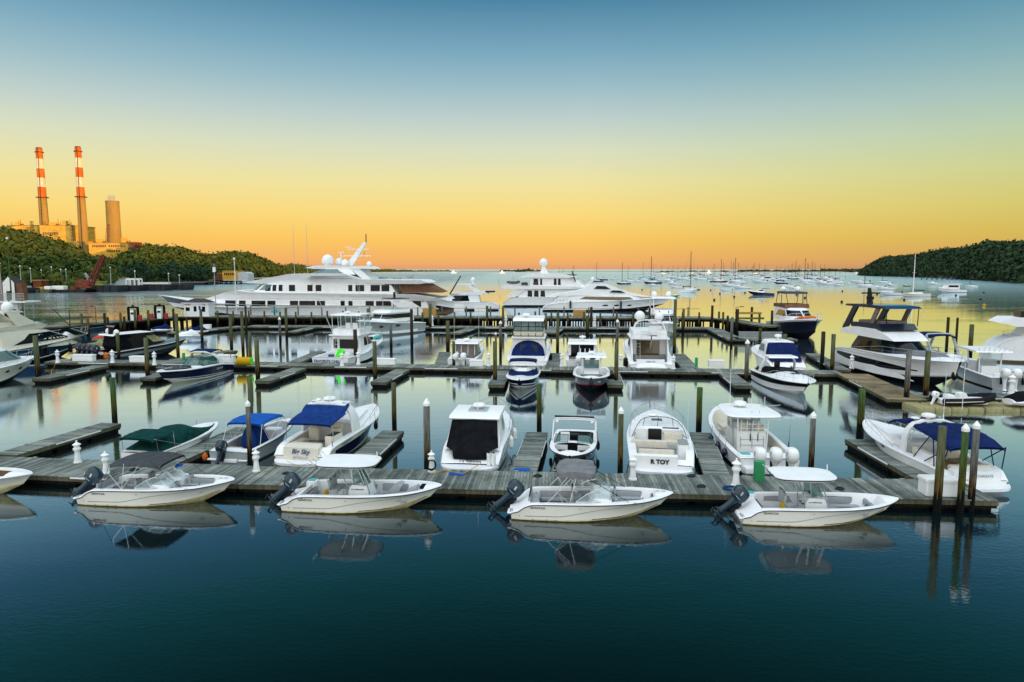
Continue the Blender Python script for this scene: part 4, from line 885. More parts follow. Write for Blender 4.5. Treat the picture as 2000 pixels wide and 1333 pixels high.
dock_box(439, 709, 34, 'white dock box behind the navy sport boat', .8); dock_box(1400, 718, 31, 'low white round cornered storage tub on the middle dock', .7)
dock_box(403, 643, 14, 'small white box on the jet ski float', .7)

# yellow drum, green crates, white locker
t = thing('drum', 'yellow drum lying on the middle dock left of two pilings', 'drum', None, W(478, 714, .5) + Vector((0, 0, .42)), -.09)
b = MB(); b.path([(x, 0, 0) for x in (-.7, .7)], .40, 'yellow', 20); b.build('body', t)
b = MB()
for x in (-.62, -.1, .3): b.path([(x + a, 0, 0) for a in (-.03, .03)], .415, 'yellow', 20)
b.build('rib', t); b = MB(); b.path([(x, 0, 0) for x in (.705, .74)], .34, 'lime', 20); b.build('end_cap', t)
p = W(1482, 940, .5); t = thing('crate_stack', 'tall stack of green plastic crates behind the white T-top boat', 'crates', None, p, -.09)
for k in range(8):
    b = MB(); b.cbox((0, 0, .05 + k * .115), (.40 - .008 * (k % 2), .34, .105), 'green', .02); b.box((0, 0, .098 + k * .115), (.43, .37, .02), 'green'); b.build('crate', t)
p = W(1845, 972, .5); t = thing('locker', 'large white dock locker behind the three right pilings', 'dock box', None, (p.x, p.y + .42, .5), -.07)
b = MB(); b.cbox((0, 0, .33), (1.35, .75, .62), 'gel', .03); b.build('body', t); b = MB(); b.cbox((0, 0, .68), (1.44, .82, .13), 'whitepaint', .05); b.build('lid', t)
for px, py, l in [(1020, 918, 'blue mat on the finger dock beside the black covered cruiser'), (893, 926, 'blue mat at the stern of the black covered cruiser')]:
    b = MB(); b.cbox((0, 0, .015), (.75, .42, .02), 'cblue', .01); o = b.build('dock_mat'); o.location = W(px, py, .51); o.rotation_euler = (0, 0, -.09); tag(o, l, 'mat', 'blue dock mats')
def ropeline(pts, label, m='rope', r=.014, name='dock_line', sag=.15):
    P = []
    for a, c in zip(pts, pts[1:]):
        a = Vector(a); c = Vector(c)
        for i in range(8):
            u = i / 8; q = a.lerp(c, u); q.z -= sag * 4 * u * (1 - u); P.append(q)
    P.append(Vector(pts[-1])); b = MB(); b.path(P, r, m, 5); return tag(b.build(name), label, 'rope', 'mooring lines and power cords')

for px, py, l in [(262, 918, 'dark rope coil left of the green covered boat'), (560, 925, 'dark rope coil right of the yellow banded pedestal'), (700, 930, 'rope coil by the foot of the finger dock right of the navy cruiser'), (1160, 940, 'dark rope coil beside the wake tower boat bow'), (1370, 950, 'dark rope coil left of the green crates'), (1640, 955, 'dark rope coil at the right part of the near dock'), (1050, 930, 'small dark rope coil at the foot of the middle finger dock'), (1350, 930, 'dark rope coil at the stern corner of the open white cruiser')]:
    b = MB()
    for k in range(3): b.path([((.2 - .03 * k) * math.cos(a) + .02 * math.sin(3 * a), (.16 - .02 * k) * math.sin(a), .02 * k) for a in [2 * PI * i / 12 for i in range(13)]], .016, 'ropedark', 5)
    o = b.build('coiled_rope'); o.location = W(px, py, .53); tag(o, l, 'rope', 'coiled ropes on the near dock')
# ------------------------------------------------------------------ boat fittings (x forward, y to port)
def outboard(root, x, y, z, tilt=0, m='motor', s=1.0, band=True, name='outboard_motor'):
    """tilt in degrees lifts the leg aft; the tilt axis is at (x, z)"""
    T = Matrix.Translation((x, y, z)) @ Matrix.Rotation(R(tilt), 4, 'Y') @ Matrix.Scale(s, 4)
    b = MB(); rs = []
    for zz, xa, xb, w in [(.30, -.42, .06, .17), (.36, -.52, .10, .21), (.55, -.60, .12, .235), (.74, -.60, .10, .23), (.86, -.52, .04, .19), (.91, -.40, -.05, .12)]:
        cx, hx = (xa + xb) / 2, (xb - xa) / 2; rs.append([(cx + hx * math.copysign(abs(math.cos(a)) ** .65, math.cos(a)), w * math.copysign(abs(math.sin(a)) ** .7, math.sin(a)), zz) for a in [2 * PI * k / 20 for k in range(20)]])
    b.loft(rs, m, closed=True, caps=True); cowl = b.build(name, root, T=T, smooth=50)
    b = MB(); rs = []
    for zz, xa, xb, w in [(.31, -.40, .04, .15), (.15, -.36, .0, .11), (-.15, -.33, -.04, .085), (-.42, -.36, -.06, .07), (-.48, -.46, -.04, .12), (-.50, -.46, -.04, .12), (-.54, -.34, -.08, .04), (-.8, -.26, -.10, .03)]:
        cx, hx = (xa + xb) / 2, (xb - xa) / 2; rs.append([(cx + hx * math.cos(a), w * math.sin(a), zz) for a in [2 * PI * k / 12 for k in range(12)]])
    b.loft(rs, m, closed=True, caps=True); b.ell((-.22, 0, -.64), (.26, .06, .06), m); b.box((.05, 0, .1), (.16, .26, .5), 'rubber'); b.build('motor_leg', cowl, T=T)
    b = MB()
    for k in range(3):
        a = 2 * PI * k / 3; u = Vector((0, math.cos(a), math.sin(a))); v = Vector((0, -math.sin(a), math.cos(a)))
        c = Vector((-.48, 0, -.64)); b.add([c + u * .03 - v * .03, c + u * .16 - v * .07 + Vector((.03, 0, 0)), c + u * .17 + v * .05, c + u * .03 + v * .04 + Vector((-.03, 0, 0)), c + Vector((-.02, 0, 0)) + u * .1], [(0, 1, 2, 3), (3, 2, 1, 0)], 'darksteel')
    b.ell((-.48, 0, -.64), (.07, .035, .035), 'darksteel', 8, 6); b.build('propeller', cowl, T=T)
    if band:
        b = MB(); mm = 'gel' if m != 'gel' else 'hullgrey'
        for sg in (1, -1): b.add([(-.30, sg * .238, .58), (-.22, sg * .238, .58), (-.26, sg * .236, .75), (-.34, sg * .236, .75)], [(0, 1, 2, 3), (3, 2, 1, 0)], mm); b.path([(-.59, sg * .12, .45), (-.3, sg * .242, .43), (.08, sg * .17, .45)], .006, mm, 4)
        b.build('motor_lettering', cowl, T=T)
    return cowl
def seat(root, x, y, z, w=.5, d=.45, bh=.5, back=-1, m='vinyl', name='seat', pedestal=True):
    b = MB(); b.cbox((x, y, z + .43), (d, w, .12), m, .04)
    b.cbox((x + back * (d / 2 - .04), y, z + .45 + bh / 2), (.11, w, bh), m, .05)
    if pedestal: b.tube((x, y, z), (x, y, z + .38), .06, 'chrome')
    return b.build(name, root)
def cushions(root, boxes, m='vinyl', name='cushion'):
    for c, d in boxes: b = MB(); b.cbox(c, d, m, .05); b.build(name, root)
def canopy(root, pts, w, crown=.12, m='cgrey', name='bimini_top', drop=.08, n=10, seams=2):
    """fabric stretched over bows: pts are (x, z) along the centre line"""
    b = MB(); c = crv(pts); rings = []
    k = 12
    for i in range(k + 1):
        x = pts[0][0] + (pts[-1][0] - pts[0][0]) * i / k; z = c(x) - .02 * math.sin(i / k * PI * 4) ** 2
        ww = w * (1 - .06 * abs(2 * i / k - 1) ** 3)
        up = [(x, ww * math.sin(a), z + crown * (math.cos(a) - 1) * 1.0 - (drop if abs(a) > 1.5 else 0)) for a in [(-PI / 2) + PI * j / n for j in range(n + 1)]]
        up[0] = (x, -ww, up[1][2] - crown * .35 - drop); up[-1] = (x, ww, up[-2][2] - crown * .35 - drop); rings.append(up)
    b.loft(rings, m); lo = [[(p[0], p[1] * .985, p[2] - .02) for p in r] for r in rings]; b.loft([r[::-1] for r in lo], m)
    # valance at both ends
    for r, l in ((rings[0], lo[0]), (rings[-1], lo[-1])): b.loft([r, [(p[0], p[1], p[2] - .10) for p in r]], m); b.loft([[(p[0], p[1], p[2] - .10) for p in r], r], m)
    return b.build(name, root, smooth=60)
def frame(root, lines, r=.014, m='chrome', name='frame', n=6):
    if name.endswith(('legs', 'posts', 'holders', 'outriggers', 'straps')) or name in ('seat_frame', 'support_strap', 'arch'):
        for l in lines: b = MB(); b.path(l, r, m, n); b.build(name.rstrip('s'), root)
        return
    b = MB()
    for l in lines: b.path(l, r, m, n)
    return b.build(name, root)
def sym(lines): return lines + [[(p[0], -p[1], p[2]) for p in l] for l in lines]
def hoop(x, w, z0, z1, x1=None, n=8, r=.2):
    """bow from port rail over to starboard"""
    x1 = x if x1 is None else x1
    return [(x, w, z0), (x + (x1 - x) * .9, w * .98, z1 - r * .6), (x1, w * .8, z1), (x1, 0, z1 + .03), (x1, -w * .8, z1), (x + (x1 - x) * .9, -w * .98, z1 - r * .6), (x, -w, z0)]
def wscreen(root, base, top, m='glassteal', fm='chrome', name='windshield', r=.014, posts=None):
    """base/top: matching lists of points from port aft round the front to the starboard aft"""
    b = MB(); b.loft([base, top], m); o = b.build(name, root, smooth=20)
    f = MB(); f.path(base, r, fm, 5); f.path(top, r, fm, 5)
    for i in (posts or range(0, len(base))): f.path([base[i], top[i]], r * .8, fm, 5)
    f.build('windshield_frame', root); return o
def radome(root, x, y, z, r=.3, h=.22, stand=.1, m='gel', name='radome'):
    b = MB(); b.tube((x, y, z), (x, y, z + stand), r * .3, 'steelwhite'); b.lathe([(r * .6, stand), (r * .98, stand + h * .15), (r, stand + h * .45), (r * .9, stand + h * .8), (r * .5, stand + h), (0, stand + h * 1.02)], m, (x, y, z), 16); return b.build(name, root)
def satdome(root, x, y, z, r=.35, m='gel', name='satellite_dome'):
    b = MB(); b.lathe([(r * .55, 0), (r * .6, r * .25), (r * .95, r * .45), (r, r * .9), (r * .88, r * 1.35), (r * .55, r * 1.72), (r * .2, r * 1.88), (0, r * 1.9)], m, (x, y, z), 16); return b.build(name, root)
def antenna(root, x, y, z, h=2.4, lean=(-.05, 0), r=.012, m='steelwhite', name='antenna'):
    b = MB(); b.tube((x, y, z), (x + lean[0] * h, y + lean[1] * h, z + h), r, m, r * .4, 5); b.tube((x, y, z), (x + lean[0] * .3, y, z + .3), r * 1.8, m, n=5); return b.build(name, root)
def fender(root, x, y, z, m='gel', h=.6, r=.13, name='fender'):
    b = MB(); b.lathe([(0, -h / 2), (r * .7, -h / 2 + .05), (r, -h / 2 + .14), (r, h / 2 - .14), (r * .6, h / 2 - .03), (r * .25, h / 2 + .04)], m, (x, y, z), 10); b.tube((x, y, z + h / 2), (x * .995, y * .96, z + h / 2 + .5), .01, 'ropedark', n=4); return b.build(name, root)
def lamp_dots(root, pts, m='lettering', r=.03, name='hull_fitting'):
    b = MB()
    for p in pts: b.ell(p, r, m, 6, 4)
    return b.build(name, root)
def flag(root, x, y, z, w=.5, h=.32, pole=.9, lean=-.25, name='ensign'):
    b = MB(); top = (x + lean * pole, y, z + pole); b.tube((x, y, z), top, .012, 'steelwhite', n=5)
    def pt(u, v): return (top[0] + .10 * u - .03, y + w * .3 * u + .05 * math.sin(u * 6), top[2] - .02 - v * h - u * h * 1.1)
    k = 7
    for j in range(k):
        mm = 'flagred' if j % 2 == 0 else 'whitepaint'
        for i in range(5):
            a, c = i / 5, (i + 1) / 5; q = 'cnavy' if (i < 2 and j < 4) else mm
            b.add([pt(a, j / k), pt(c, j / k), pt(c, (j + 1) / k), pt(a, (j + 1) / k)], [(0, 1, 2, 3), (3, 2, 1, 0)], q)
    return b.build(name, root)
HEAD = R(-5.1)
def boat(label, cat='motorboat', group=None, name='motorboat'): return thing(name, label, cat, group)
def put(o, px, py, hd=None, sc=1.0, z=0, dx=0, dy=0):
    """(px, py): where the middle of the transom meets the water"""
    p = W(px, py, z); o.location = (p.x + dx, p.y + dy, z); o.rotation_euler = (0, 0, HEAD if hd is None else R(hd)); o.scale = (sc,) * 3; return o

# ------------------------------------------------------------------ the four white outboard boats along the near dock
def fox_hull(root, cock):
    H = Hull(6.85, 2.45, [(0, .34), (.035, .40), (.085, .64), (.13, .735), (.2, .76), (.5, .80), (.8, .90), (1, 1.04)], beam=[(0, .9), (.12, .97), (.4, 1), (.62, .97), (.78, .84), (.9, .57), (.97, .27), (1, .05)], rake=1.25, keel=-.32, chine=.05, chbow=.5, flare=1.3)
    H.make(root, hm='gel2', dm='gel', bm='bottom', im='gel', sm='sole', cock=cock, g=.22, crown=.06, boot='bottom', rub='lettering', rubr=.02)
    H.stripe(root, [(.55, .22), (2.0, .24), (2.7, .36), (3.5, .52), (4.6, .66), (5.9, .82)], lambda u: .035 * (1 - .6 * u), 'lettergrey')
    H.stripe(root, [(3.4, .13), (4.6, .21), (5.5, .36), (6.2, .58)], lambda u: .03, 'lettering', name='chine_line')
    text_map(root, 'hull_lettering', 'SEAFOX', .135, lambda u, v: H.on(1.12 + u * 1.3, .60 + v, -1, .015), bold=.002)
    text_map(root, 'hull_lettering', 'SEAFOX', .135, lambda u, v: H.on(1.12 - u * 1.3, .60 + v, 1, .015), bold=.004)
    lamp_dots(root, [H.on(.35, .22, -1), H.on(2.9, .62, -1), H.on(.9, .08, -1), H.on(1.5, .08, -1), H.on(1.9, .08, -1)], r=.02)
    return H
def bench_stern(root, z=.16):
    cushions(root, [((.95, 0, z + .38), (.42, 1.5, .14)), ((.74, 0, z + .58), (.10, 1.5, .34))])
def engine_bracket(root):
    b = MB(); b.cbox((.12, 0, .28), (.5, 1.0, .16), 'gel', .04); b.cbox((.10, .85, .33), (.55, .5, .06), 'gel', .03); b.cbox((.10, -.85, .33), (.55, .5, .06), 'gel', .03)
    for k in range(5): b.box((-.05 + .09 * k, -.88, .375), (.05, .38, .02), 'lettergrey')
    b.build('swim_platform', root)
def fox_dual(label, folded):
    t = boat(label, 'motorboat', 'white outboard boats along the near dock', 'outboard_boat')
    H = fox_hull(t, ((.115, .55, .16), (.615, .9, .42, .30)))
    engine_bracket(t); outboard(t, -.22, 0, .42, 48, 'motor', 1.08); bench_stern(t)
    cushions(t, [((1.9, .88, .5), (1.6, .12, .34)), ((1.9, .78, .36), (1.5, .3, .12)), ((3.2, .86, .55), (.8, .12, .34)), ((1.8, -.9, .52), (1.5, .10, .30))])
    seat(t, 2.75, -.5, .16, .5, .45, .5); seat(t, 2.75, .5, .16, .5, .45, .5)
    for sg in (1, -1):       # the two consoles
        b = MB(); b.prof([(3.35, .2), (3.35, .80), (3.50, 1.0), (4.05, .98), (4.22, .86), (4.22, .5)], .33, 'gel', y=sg * .6); b.build('console', t)
        b = MB(); b.patch((3.42, sg * .40, .86), (3.42, sg * .92, .86), (3.53, sg * .92, 1.0), (3.53, sg * .40, 1.0), 'black', 1, 1); b.build('dashboard', t)
    b = MB(); b.path([(3.3 + .05 * math.sin(a), -.62 + .17 * math.cos(a), .86 + .17 * math.sin(a)) for a in [2 * PI * i / 14 for i in range(15)]], .014, 'chrome', 5); b.build('steering_wheel', t)
    base = [(2.7, 1.0, .84), (3.5, .98, .86), (4.1, .86, .92), (4.25, .5, 1.0), (4.28, .3, 1.0)]
    top = [(2.75, .98, .88), (3.2, .88, 1.18), (3.62, .74, 1.32), (3.78, .45, 1.40), (3.80, .28, 1.42)]
    wscreen(t, base, top, 'glassclear'); mir = lambda L: [(a, -b_, c) for a, b_, c in L][::-1]
    wscreen(t, mir(base), mir(top), 'glassclear')
    cushions(t, [((4.95, .56, .74), (1.3, .10, .30)), ((4.95, -.56, .74), (1.3, .10, .30)), ((4.9, .38, .60), (1.3, .30, .13)), ((4.9, -.38, .60), (1.3, .30, .13)), ((4.42, .58, .80), (.12, .44, .5)), ((4.42, -.58, .80), (.12, .44, .5)), ((5.85, 0, .62), (.25, .5, .13)), ((5.98, 0, .78), (.12, .5, .28))])
    b = MB()
    for x in (6.2, 6.45): b.box((x, .0, H.sz(.93) + .11), (.18, .05, .03), 'chrome')
    for x, y in ((5.2, 1.08), (5.2, -1.08), (1.3, 1.12), (1.3, -1.12)): b.box((x, y, .9 if x > 3 else .80), (.2, .03, .03), 'chrome')
    b.build('cleats', t)
    if folded:
        b = MB(); rs = []
        for i in range(13):
            y = -1.0 + 2.0 * i / 12; k = 1 - .10 * abs(i - 6) / 6 - (.12 if i in (0, 12) else 0)
            rs.append([(2.72 + .86 * k * math.copysign(abs(math.cos(a)) ** .55, math.cos(a)) + .03 * math.sin(i * 2.3 + a * 3), y, 1.98 + (.19 * k + .03 * math.sin(i * 1.3)) * math.copysign(abs(math.sin(a)) ** .7, math.sin(a)) + .025 * math.sin(a * 5 + i)) for a in [2 * PI * j / 20 for j in range(20)]])
        b.loft(rs, 'cmid', closed=True, caps=True); b.build('folded_bimini', t)
        frame(t, sym([[(2.45, 1.12, .82), (1.85, 1.1, 1.3), (2.35, 1.0, 1.9)], [(2.45, 1.12, .82), (2.7, 1.0, 1.85)], [(1.5, 1.12, .8), (2.5, 1.0, 1.85)], [(2.2, 1.1, .8), (1.9, 1.08, 1.25)]]), .013)
        frame(t, sym([[(2.95, .95, 2.0), (4.9, 1.0, .92)]]), .012, 'rubber', 'support_strap')
    else:
        canopy(t, [(1.55, 1.93), (1.9, 2.02), (2.7, 2.06), (3.5, 2.02), (3.95, 1.93)], 1.05, .10, 'cgrey')
        frame(t, sym([[(2.2, 1.12, .82), (1.6, 1.08, 1.5), (1.6, 1.0, 1.85)], [(2.2, 1.12, .82), (3.0, 1.02, 1.9)], [(2.2, 1.12, .82), (2.3, 1.02, 1.95)]]), .013)
        frame(t, sym([[(3.75, 1.0, 1.88), (4.9, 1.0, .92)], [(1.6, 1.0, 1.88), (1.2, 1.12, .8)]]), .009, 'rubber', 'support_strap')
        b = MB(); b.ell((3.85, .62, 1.45), (.16, .22, .07), 'cblue'); b.build('blue_towel', t)
    return t
def fox_center(label, covers):
    t = boat(label, 'fishing boat', 'white outboard boats along the near dock', 'outboard_boat')
    H = fox_hull(t, ((.115, .905, .16),))
    engine_bracket(t); outboard(t, -.22, 0, .42, 48, 'motor', 1.08)
    cushions(t, [((.93, .1, .50), (.12, 1.3, .26)), ((1.9, 1.0, .56), (1.3, .07, .26)), ((3.4, 1.0, .58), (.9, .07, .24))])
    b = MB(); b.cbox((.72, .78, .62), (.5, .5, .5), 'gel', .08); b.box((.72, .78, .88), (.3, .34, .02), 'turq'); b.build('live_well', t)
    # leaning post
    b = MB(); b.cbox((2.1, 0, .78), (.42, 1.0, .12), 'vinyl', .04); b.cbox((1.93, .25, 1.05), (.10, .46, .42), 'vinyl', .05); b.cbox((1.93, -.25, 1.05), (.10, .46, .42), 'vinyl', .05); b.build('helm_seat', t)
    frame(t, sym([[(1.95, .42, .16), (2.0, .46, .75), (1.86, .46, 1.3)], [(2.25, .42, .16), (2.3, .46, .72), (2.0, .46, .8)]]), .02, 'chrome', 'seat_frame')
    b = MB(); rs = [[(1.80 + .08 * math.cos(a), -.45 + .22 * math.sin(a) , .5 + dz) for a in [2 * PI * j / 10 for j in range(10)]] for dz in (0, .32)]; b.loft(rs, 'yellow', closed=True, caps=True); b.build('life_jacket', t)
    # console
    b = MB(); b.prof([(2.75, .16), (2.80, .85), (2.95, 1.08), (3.35, 1.16), (3.62, 1.02), (3.80, .55), (3.82, .16)], .42, 'gel'); b.build('console', t)
    b = MB(); b.patch((2.81, .36, .84), (2.81, -.36, .84), (2.95, -.36, 1.06), (2.95, .36, 1.06), 'black'); b.add([(3.1, .34, 1.135), (3.1, -.34, 1.135), (3.32, -.34, 1.17), (3.32, .34, 1.17)], [(0, 1, 2, 3), (3, 2, 1, 0)], 'black')
    for y in (-.18, .16): b.add([(2.95, y - .12, .8), (2.70, y - .12, .74), (2.70, y + .12, .74)], [(0, 1, 2)], 'black')
    b.build('dashboard', t)
    text_map(t, 'console_lettering', '226 COMMANDER', .07, lambda u, v: (3.2 + u, -.43, .88 + v), bold=.002)
    b = MB(); b.path([(2.68 + .05 * math.sin(a), .17 * math.cos(a), .86 + .17 * math.sin(a)) for a in [2 * PI * i / 14 for i in range(15)]], .014, 'chrome', 5); b.build('steering_wheel', t)
    wscreen(t, [(3.0, .42, 1.1), (3.5, .38, 1.1), (3.62, .2, 1.06), (3.62, -.2, 1.06), (3.5, -.38, 1.1), (3.0, -.42, 1.1)], [(2.95, .40, 1.72), (3.22, .36, 1.72), (3.3, .18, 1.72), (3.3, -.18, 1.72), (3.22, -.36, 1.72), (2.95, -.40, 1.72)], 'glassteal', 'chrome')
    # T-top
    b = MB(); n = 40; ol = []
    for k in range(n):
        a = 2 * PI * k / n; ca, sa = math.cos(a), math.sin(a); ex = .42 if ca < 0 else .75
        ol.append((2.72 + 1.36 * math.copysign(abs(ca) ** ex, ca), .98 * math.copysign(abs(sa) ** .5, sa)))
    rings = [[(2.72 + (x - 2.72) * s_, y * s_, z) for x, y in ol] for s_, z in ((.97, 2.0), (1, 2.02), (.985, 2.07), (.7, 2.11), (.3, 2.125))]
    b.loft(rings, 'gel', closed=True, caps=True); b.build('hard_top', t)
    b = MB(); b.path([(x, y, 2.015) for x, y in ol], .022, 'lettering', 5, closed=True); b.path([(2.72 + (x - 2.72) * .95, y * .93, 1.95) for x, y in ol], .02, 'chrome', 6, closed=True); b.build('top_rim', t)
    frame(t, sym([[(2.78, .47, .16), (2.72, .47, 1.1), (2.42, .5, 1.95)], [(3.78, .47, .16), (3.72, .47, .9), (3.35, .5, 1.95)], [(3.0, .47, 1.25), (2.9, .5, 1.95)], [(2.72, .47, 1.15), (3.6, .47, 1.1)], [(2.42, .5, 1.95), (2.42, 0, 1.96)], [(3.35, .5, 1.95), (3.35, 0, 1.96)]]), .024, 'chrome', 'top_frame')
    frame(t, [[(1.42, y, 1.98), (1.22, y * 1.1, 2.22)] for y in (-.7, -.35, 0, .35, .7)], .022, 'chrome', 'rod_holders')
    antenna(t, 3.9, .3, 2.1, .18)
    # bow seating
    if covers:
        b = MB(); b.prof([(4.2, .42), (4.35, .62), (4.75, 1.0), (4.98, 1.12), (5.12, 1.04), (5.0, .8), (4.8, .5)], .32, 'vinyl'); b.build('bow_lounge', t)
        b = MB(); b.prof([(5.1, .55), (5.3, .76), (5.75, .98), (5.82, .9), (5.5, .6)], .32, 'vinyl'); b.build('bow_cushion', t)
        b = MB(); b.cbox((6.15, 0, .98), (.5, .5, .1), 'cblack', .08); b.build('anchor_cover', t)
    cushions(t, [((4.6, .72, .66), (1.2, .10, .30)), ((4.6, -.72, .66), (1.2, .10, .30)), ((4.75, .46, .46), (1.3, .32, .13)), ((4.75, -.46, .46), (1.3, .32, .13)), ((5.6, .26, .74), (.14, .4, .26)), ((5.6, -.26, .74), (.14, .4, .26)), ((4.05, 0, .5), (.34, .6, .14))])
    lamp_dots(t, [H.side(k / 12, 1, -1, -.1) for k in range(3, 11)], 'black', .03, 'rod_sockets')
    return t
put(fox_dual('white outboard boat under a raised grey bimini, nearest the left edge', False), 183, 972, sc=.95)
put(fox_center('white fishing boat with hard T-top and yellow jacket near the left pedestal', True), 569, 984, sc=.955)
put(fox_dual('white outboard boat with its grey bimini folded up in a thick roll', True), 1003, 999, sc=.945)
b4 = put(fox_center('white fishing boat with hard T-top in front of the green crates', False), 1440, 1009, sc=.905)
# ------------------------------------------------------------------ boats behind the near dock
def flat(b, c, ax, ay, m): pass
def slab(root, name, pts, hw, m='gel', y=0, top=None, smooth=30):
    b = MB(); b.prof(pts, hw, m, top, y); return b.build(name, root, smooth)
def box(root, name, c, d, m='gel', ch=.04): b = MB(); b.cbox(c, d, m, ch); return b.build(name, root)
def cover(root, rings, m, name='canvas_cover', n=10, hang=0):
    """fabric over hoops: rings of (x, half width, z edge, z ridge)"""
    b = MB(); R_ = []
    for x, w, ze, zr in rings: R_.append([(x, w * math.cos(a), ze + (zr - ze) * math.sin(a) ** .8 if math.sin(a) > 0 else ze) for a in [PI * i / n for i in range(n + 1)]])
    if rings[0][0] > rings[-1][0]: R_ = R_[::-1]
    b.loft([r[::-1] for r in R_], m); 
    for r, f in ((R_[0], 1), (R_[-1], 0)): b.add(r, [tuple(range(n + 1)) if f else tuple(range(n + 1))[::-1]], m)
    return b.build(name, root, smooth=50)
def transom_text(root, x, z, txt, size, m='lettering', y=0, bold=.004, shear=0, tilt=0, name='transom_lettering'):
    return text_map(root, name, txt, size, lambda u, v: (x - .012 + v * tilt, y - u, z + v), m, bold, shear)
def platform(root, w, L=.7, z=.3, x0=0, m='gel', name='swim_platform', teak=None):
    b = MB(); n = 12; ol = [(x0, w)] + [(x0 - L * min(1, (1 - abs(2 * i / n - 1) ** 5) * 1.0 + .0), w * (1 - 2 * i / n)) for i in range(n + 1)] + [(x0, -w)]
    b.loft([[(x, y, z - .12) for x, y in ol], [(x, y, z) for x, y in ol]], m, closed=True, caps=True); o = b.build(name, root)
    if teak: t = MB(); t.box((x0 - L * .5, 0, z + .01), (L * .7, w * 1.7, .015), teak); t.build('platform_tread', root)
    return o
def arch(root, x, w, z0, z1, lean=-.6, wd=.5, m='gel', name='radar_arch', th=.07, k=9):
    """moulded arch over the cockpit, feet at x, crown at x + lean"""
    b = MB(); rs = []
    for i in range(k + 1):
        a = PI * i / k; y = w * math.copysign(abs(math.cos(a)) ** .55, math.cos(a)); u = math.sin(a) ** .7; z = z0 + (z1 - z0) * u; xx = x + lean * u; ww = wd * (1 - .35 * u); t2 = th / 2
        ny, nz = math.cos(a), math.sin(a)
        rs.append([(xx - ww / 2, y - ny * t2, z - nz * t2), (xx + ww / 2, y - ny * t2, z - nz * t2), (xx + ww / 2, y + ny * t2, z + nz * t2), (xx - ww / 2, y + ny * t2, z + nz * t2)])
    b.loft(rs, m, closed=True, caps=True); return b.build(name, root, smooth=40)
def ushield(root, x0, x1, w, z0, z1, rake=.5, m='glassteal', fm='steelwhite', zs=None, n=9, name='windshield', tw=.85):
    """wrapped windscreen: x0 aft ends, x1 the front"""
    q = [i / (n - 1) * 2 - 1 for i in range(n)]
    base = [(x1 - (x1 - x0) * abs(u) ** 2.4, -w * math.copysign(abs(u) ** .75, u), z0 + (zs or 0) * (1 - abs(u))) for u in q]
    top = [(x - rake * (1 - abs(u) ** 3 * .6), y * tw, z1 - (z1 - z0) * .25 * abs(u) ** 6) for u, (x, y, z) in zip(q, base)]
    return wscreen(root, base, top, m, fm, name, .018, posts=(0, 2, 4, 6, 8) if n == 9 else None)
SH = lambda s, m, b: [(0, s), (.4, m), (.75, (m + b) / 2 + .02), (1, b)]

# white runabout cut by the left frame edge
t = boat('white runabout bow with brown interior trim cut by the left frame edge', 'motorboat')
H = Hull(7.2, 2.5, SH(.62, .74, .98), rake=1.2, keel=-.3, chbow=.5, flare=1.2); H.make(t, hm='gel2', cock=((.1, .86, .3, .3),), im='brownwall', sm='teak', boot='bottom', rub='lettergrey', g=.3); H.stripe(t, [(3, .42), (5, .55), (6.6, .8)], .05, 'gel', 'pinstripe')
seat(t, 3.2, .5, .3, m='vinylcream'); t.location = (-28.4, 30.1, 0); t.rotation_euler = (0, 0, HEAD)

# green covered runabout
t = boat('white runabout under a dark green canvas cover', 'motorboat')
H = Hull(6.1, 2.35, SH(.72, .82, 1.0), rake=1.1, chbow=.5, flare=1.1); H.make(t, cock=(), boot='bottomdark', rub='lettergrey', crown=.2)
H.stripe(t, [(1.2, .40), (3.2, .5), (5.3, .74)], lambda u: .10 * (1 - u) + .02, 'cgreen'); H.stripe(t, [(2.6, .32), (5.0, .58)], .03, 'lettergrey', 'pinstripe')
text_map(t, 'hull_lettering', 'SEA RAY', .15, lambda u, v: H.on(3.6 + u, .68 + v, -1, .015), bold=.004)
cover(t, [(.3, 1.05, .78, .9), (.9, 1.08, .82, 1.15), (1.7, 1.08, .86, 1.42), (2.4, 1.08, .88, 1.62), (3.1, 1.02, .90, 1.55), (3.7, .92, .92, 1.2), (4.3, .8, .95, 1.12), (5.0, .55, .99, 1.1), (5.5, .28, 1.02, 1.08)], 'cgreen')
canopy(t, [(-.1, 1.52), (.5, 1.62), (1.3, 1.68)], 1.05, .08, 'cgreen'); frame(t, sym([[(1.7, 1.1, .85), (0, 1.04, 1.5)], [(.1, 1.04, 1.5), (.2, 1.08, .75)], [(1.3, 1.04, 1.6), (1.3, 1.1, .85)]]), .014)
fender(t, 5.3, .8, .6, 'black', .3, .1); t.location = (-18.9, 33.7, 0); t.rotation_euler = (0, 0, R(76))

# blue topped open boat
t = boat('white open fishing boat with bright blue bimini and console cover', 'fishing boat')
H = Hull(6.6, 2.35, SH(.70, .78, 1.0), rake=1.1, chbow=.5, flare=1.3); H.make(t, hm='hullsilver', cock=((.09, .86, .18),), boot='bottomdark', rub='black', g=.18)
engine_bracket(t); outboard(t, -.2, .3, .42, 30, 'motor', .95); box(t, 'transom_locker', (.35, -.6, .45), (.5, .9, .5)); box(t, 'transom_locker', (.35, .8, .45), (.5, .5, .5))
canopy(t, [(1.5, 1.9), (2.4, 2.02), (3.4, 2.0), (4.1, 1.86)], 1.02, .1, 'cblue'); frame(t, sym([[(1.6, 1.0, 1.8), (2.2, 1.08, .8)], [(4.0, 1.0, 1.8), (2.2, 1.08, .8)], [(4.0, 1, 1.8), (4.6, 1.0, .85)], [(1.6, 1, 1.8), (1.2, 1.08, .75)]]), .014, 'steelwhite')
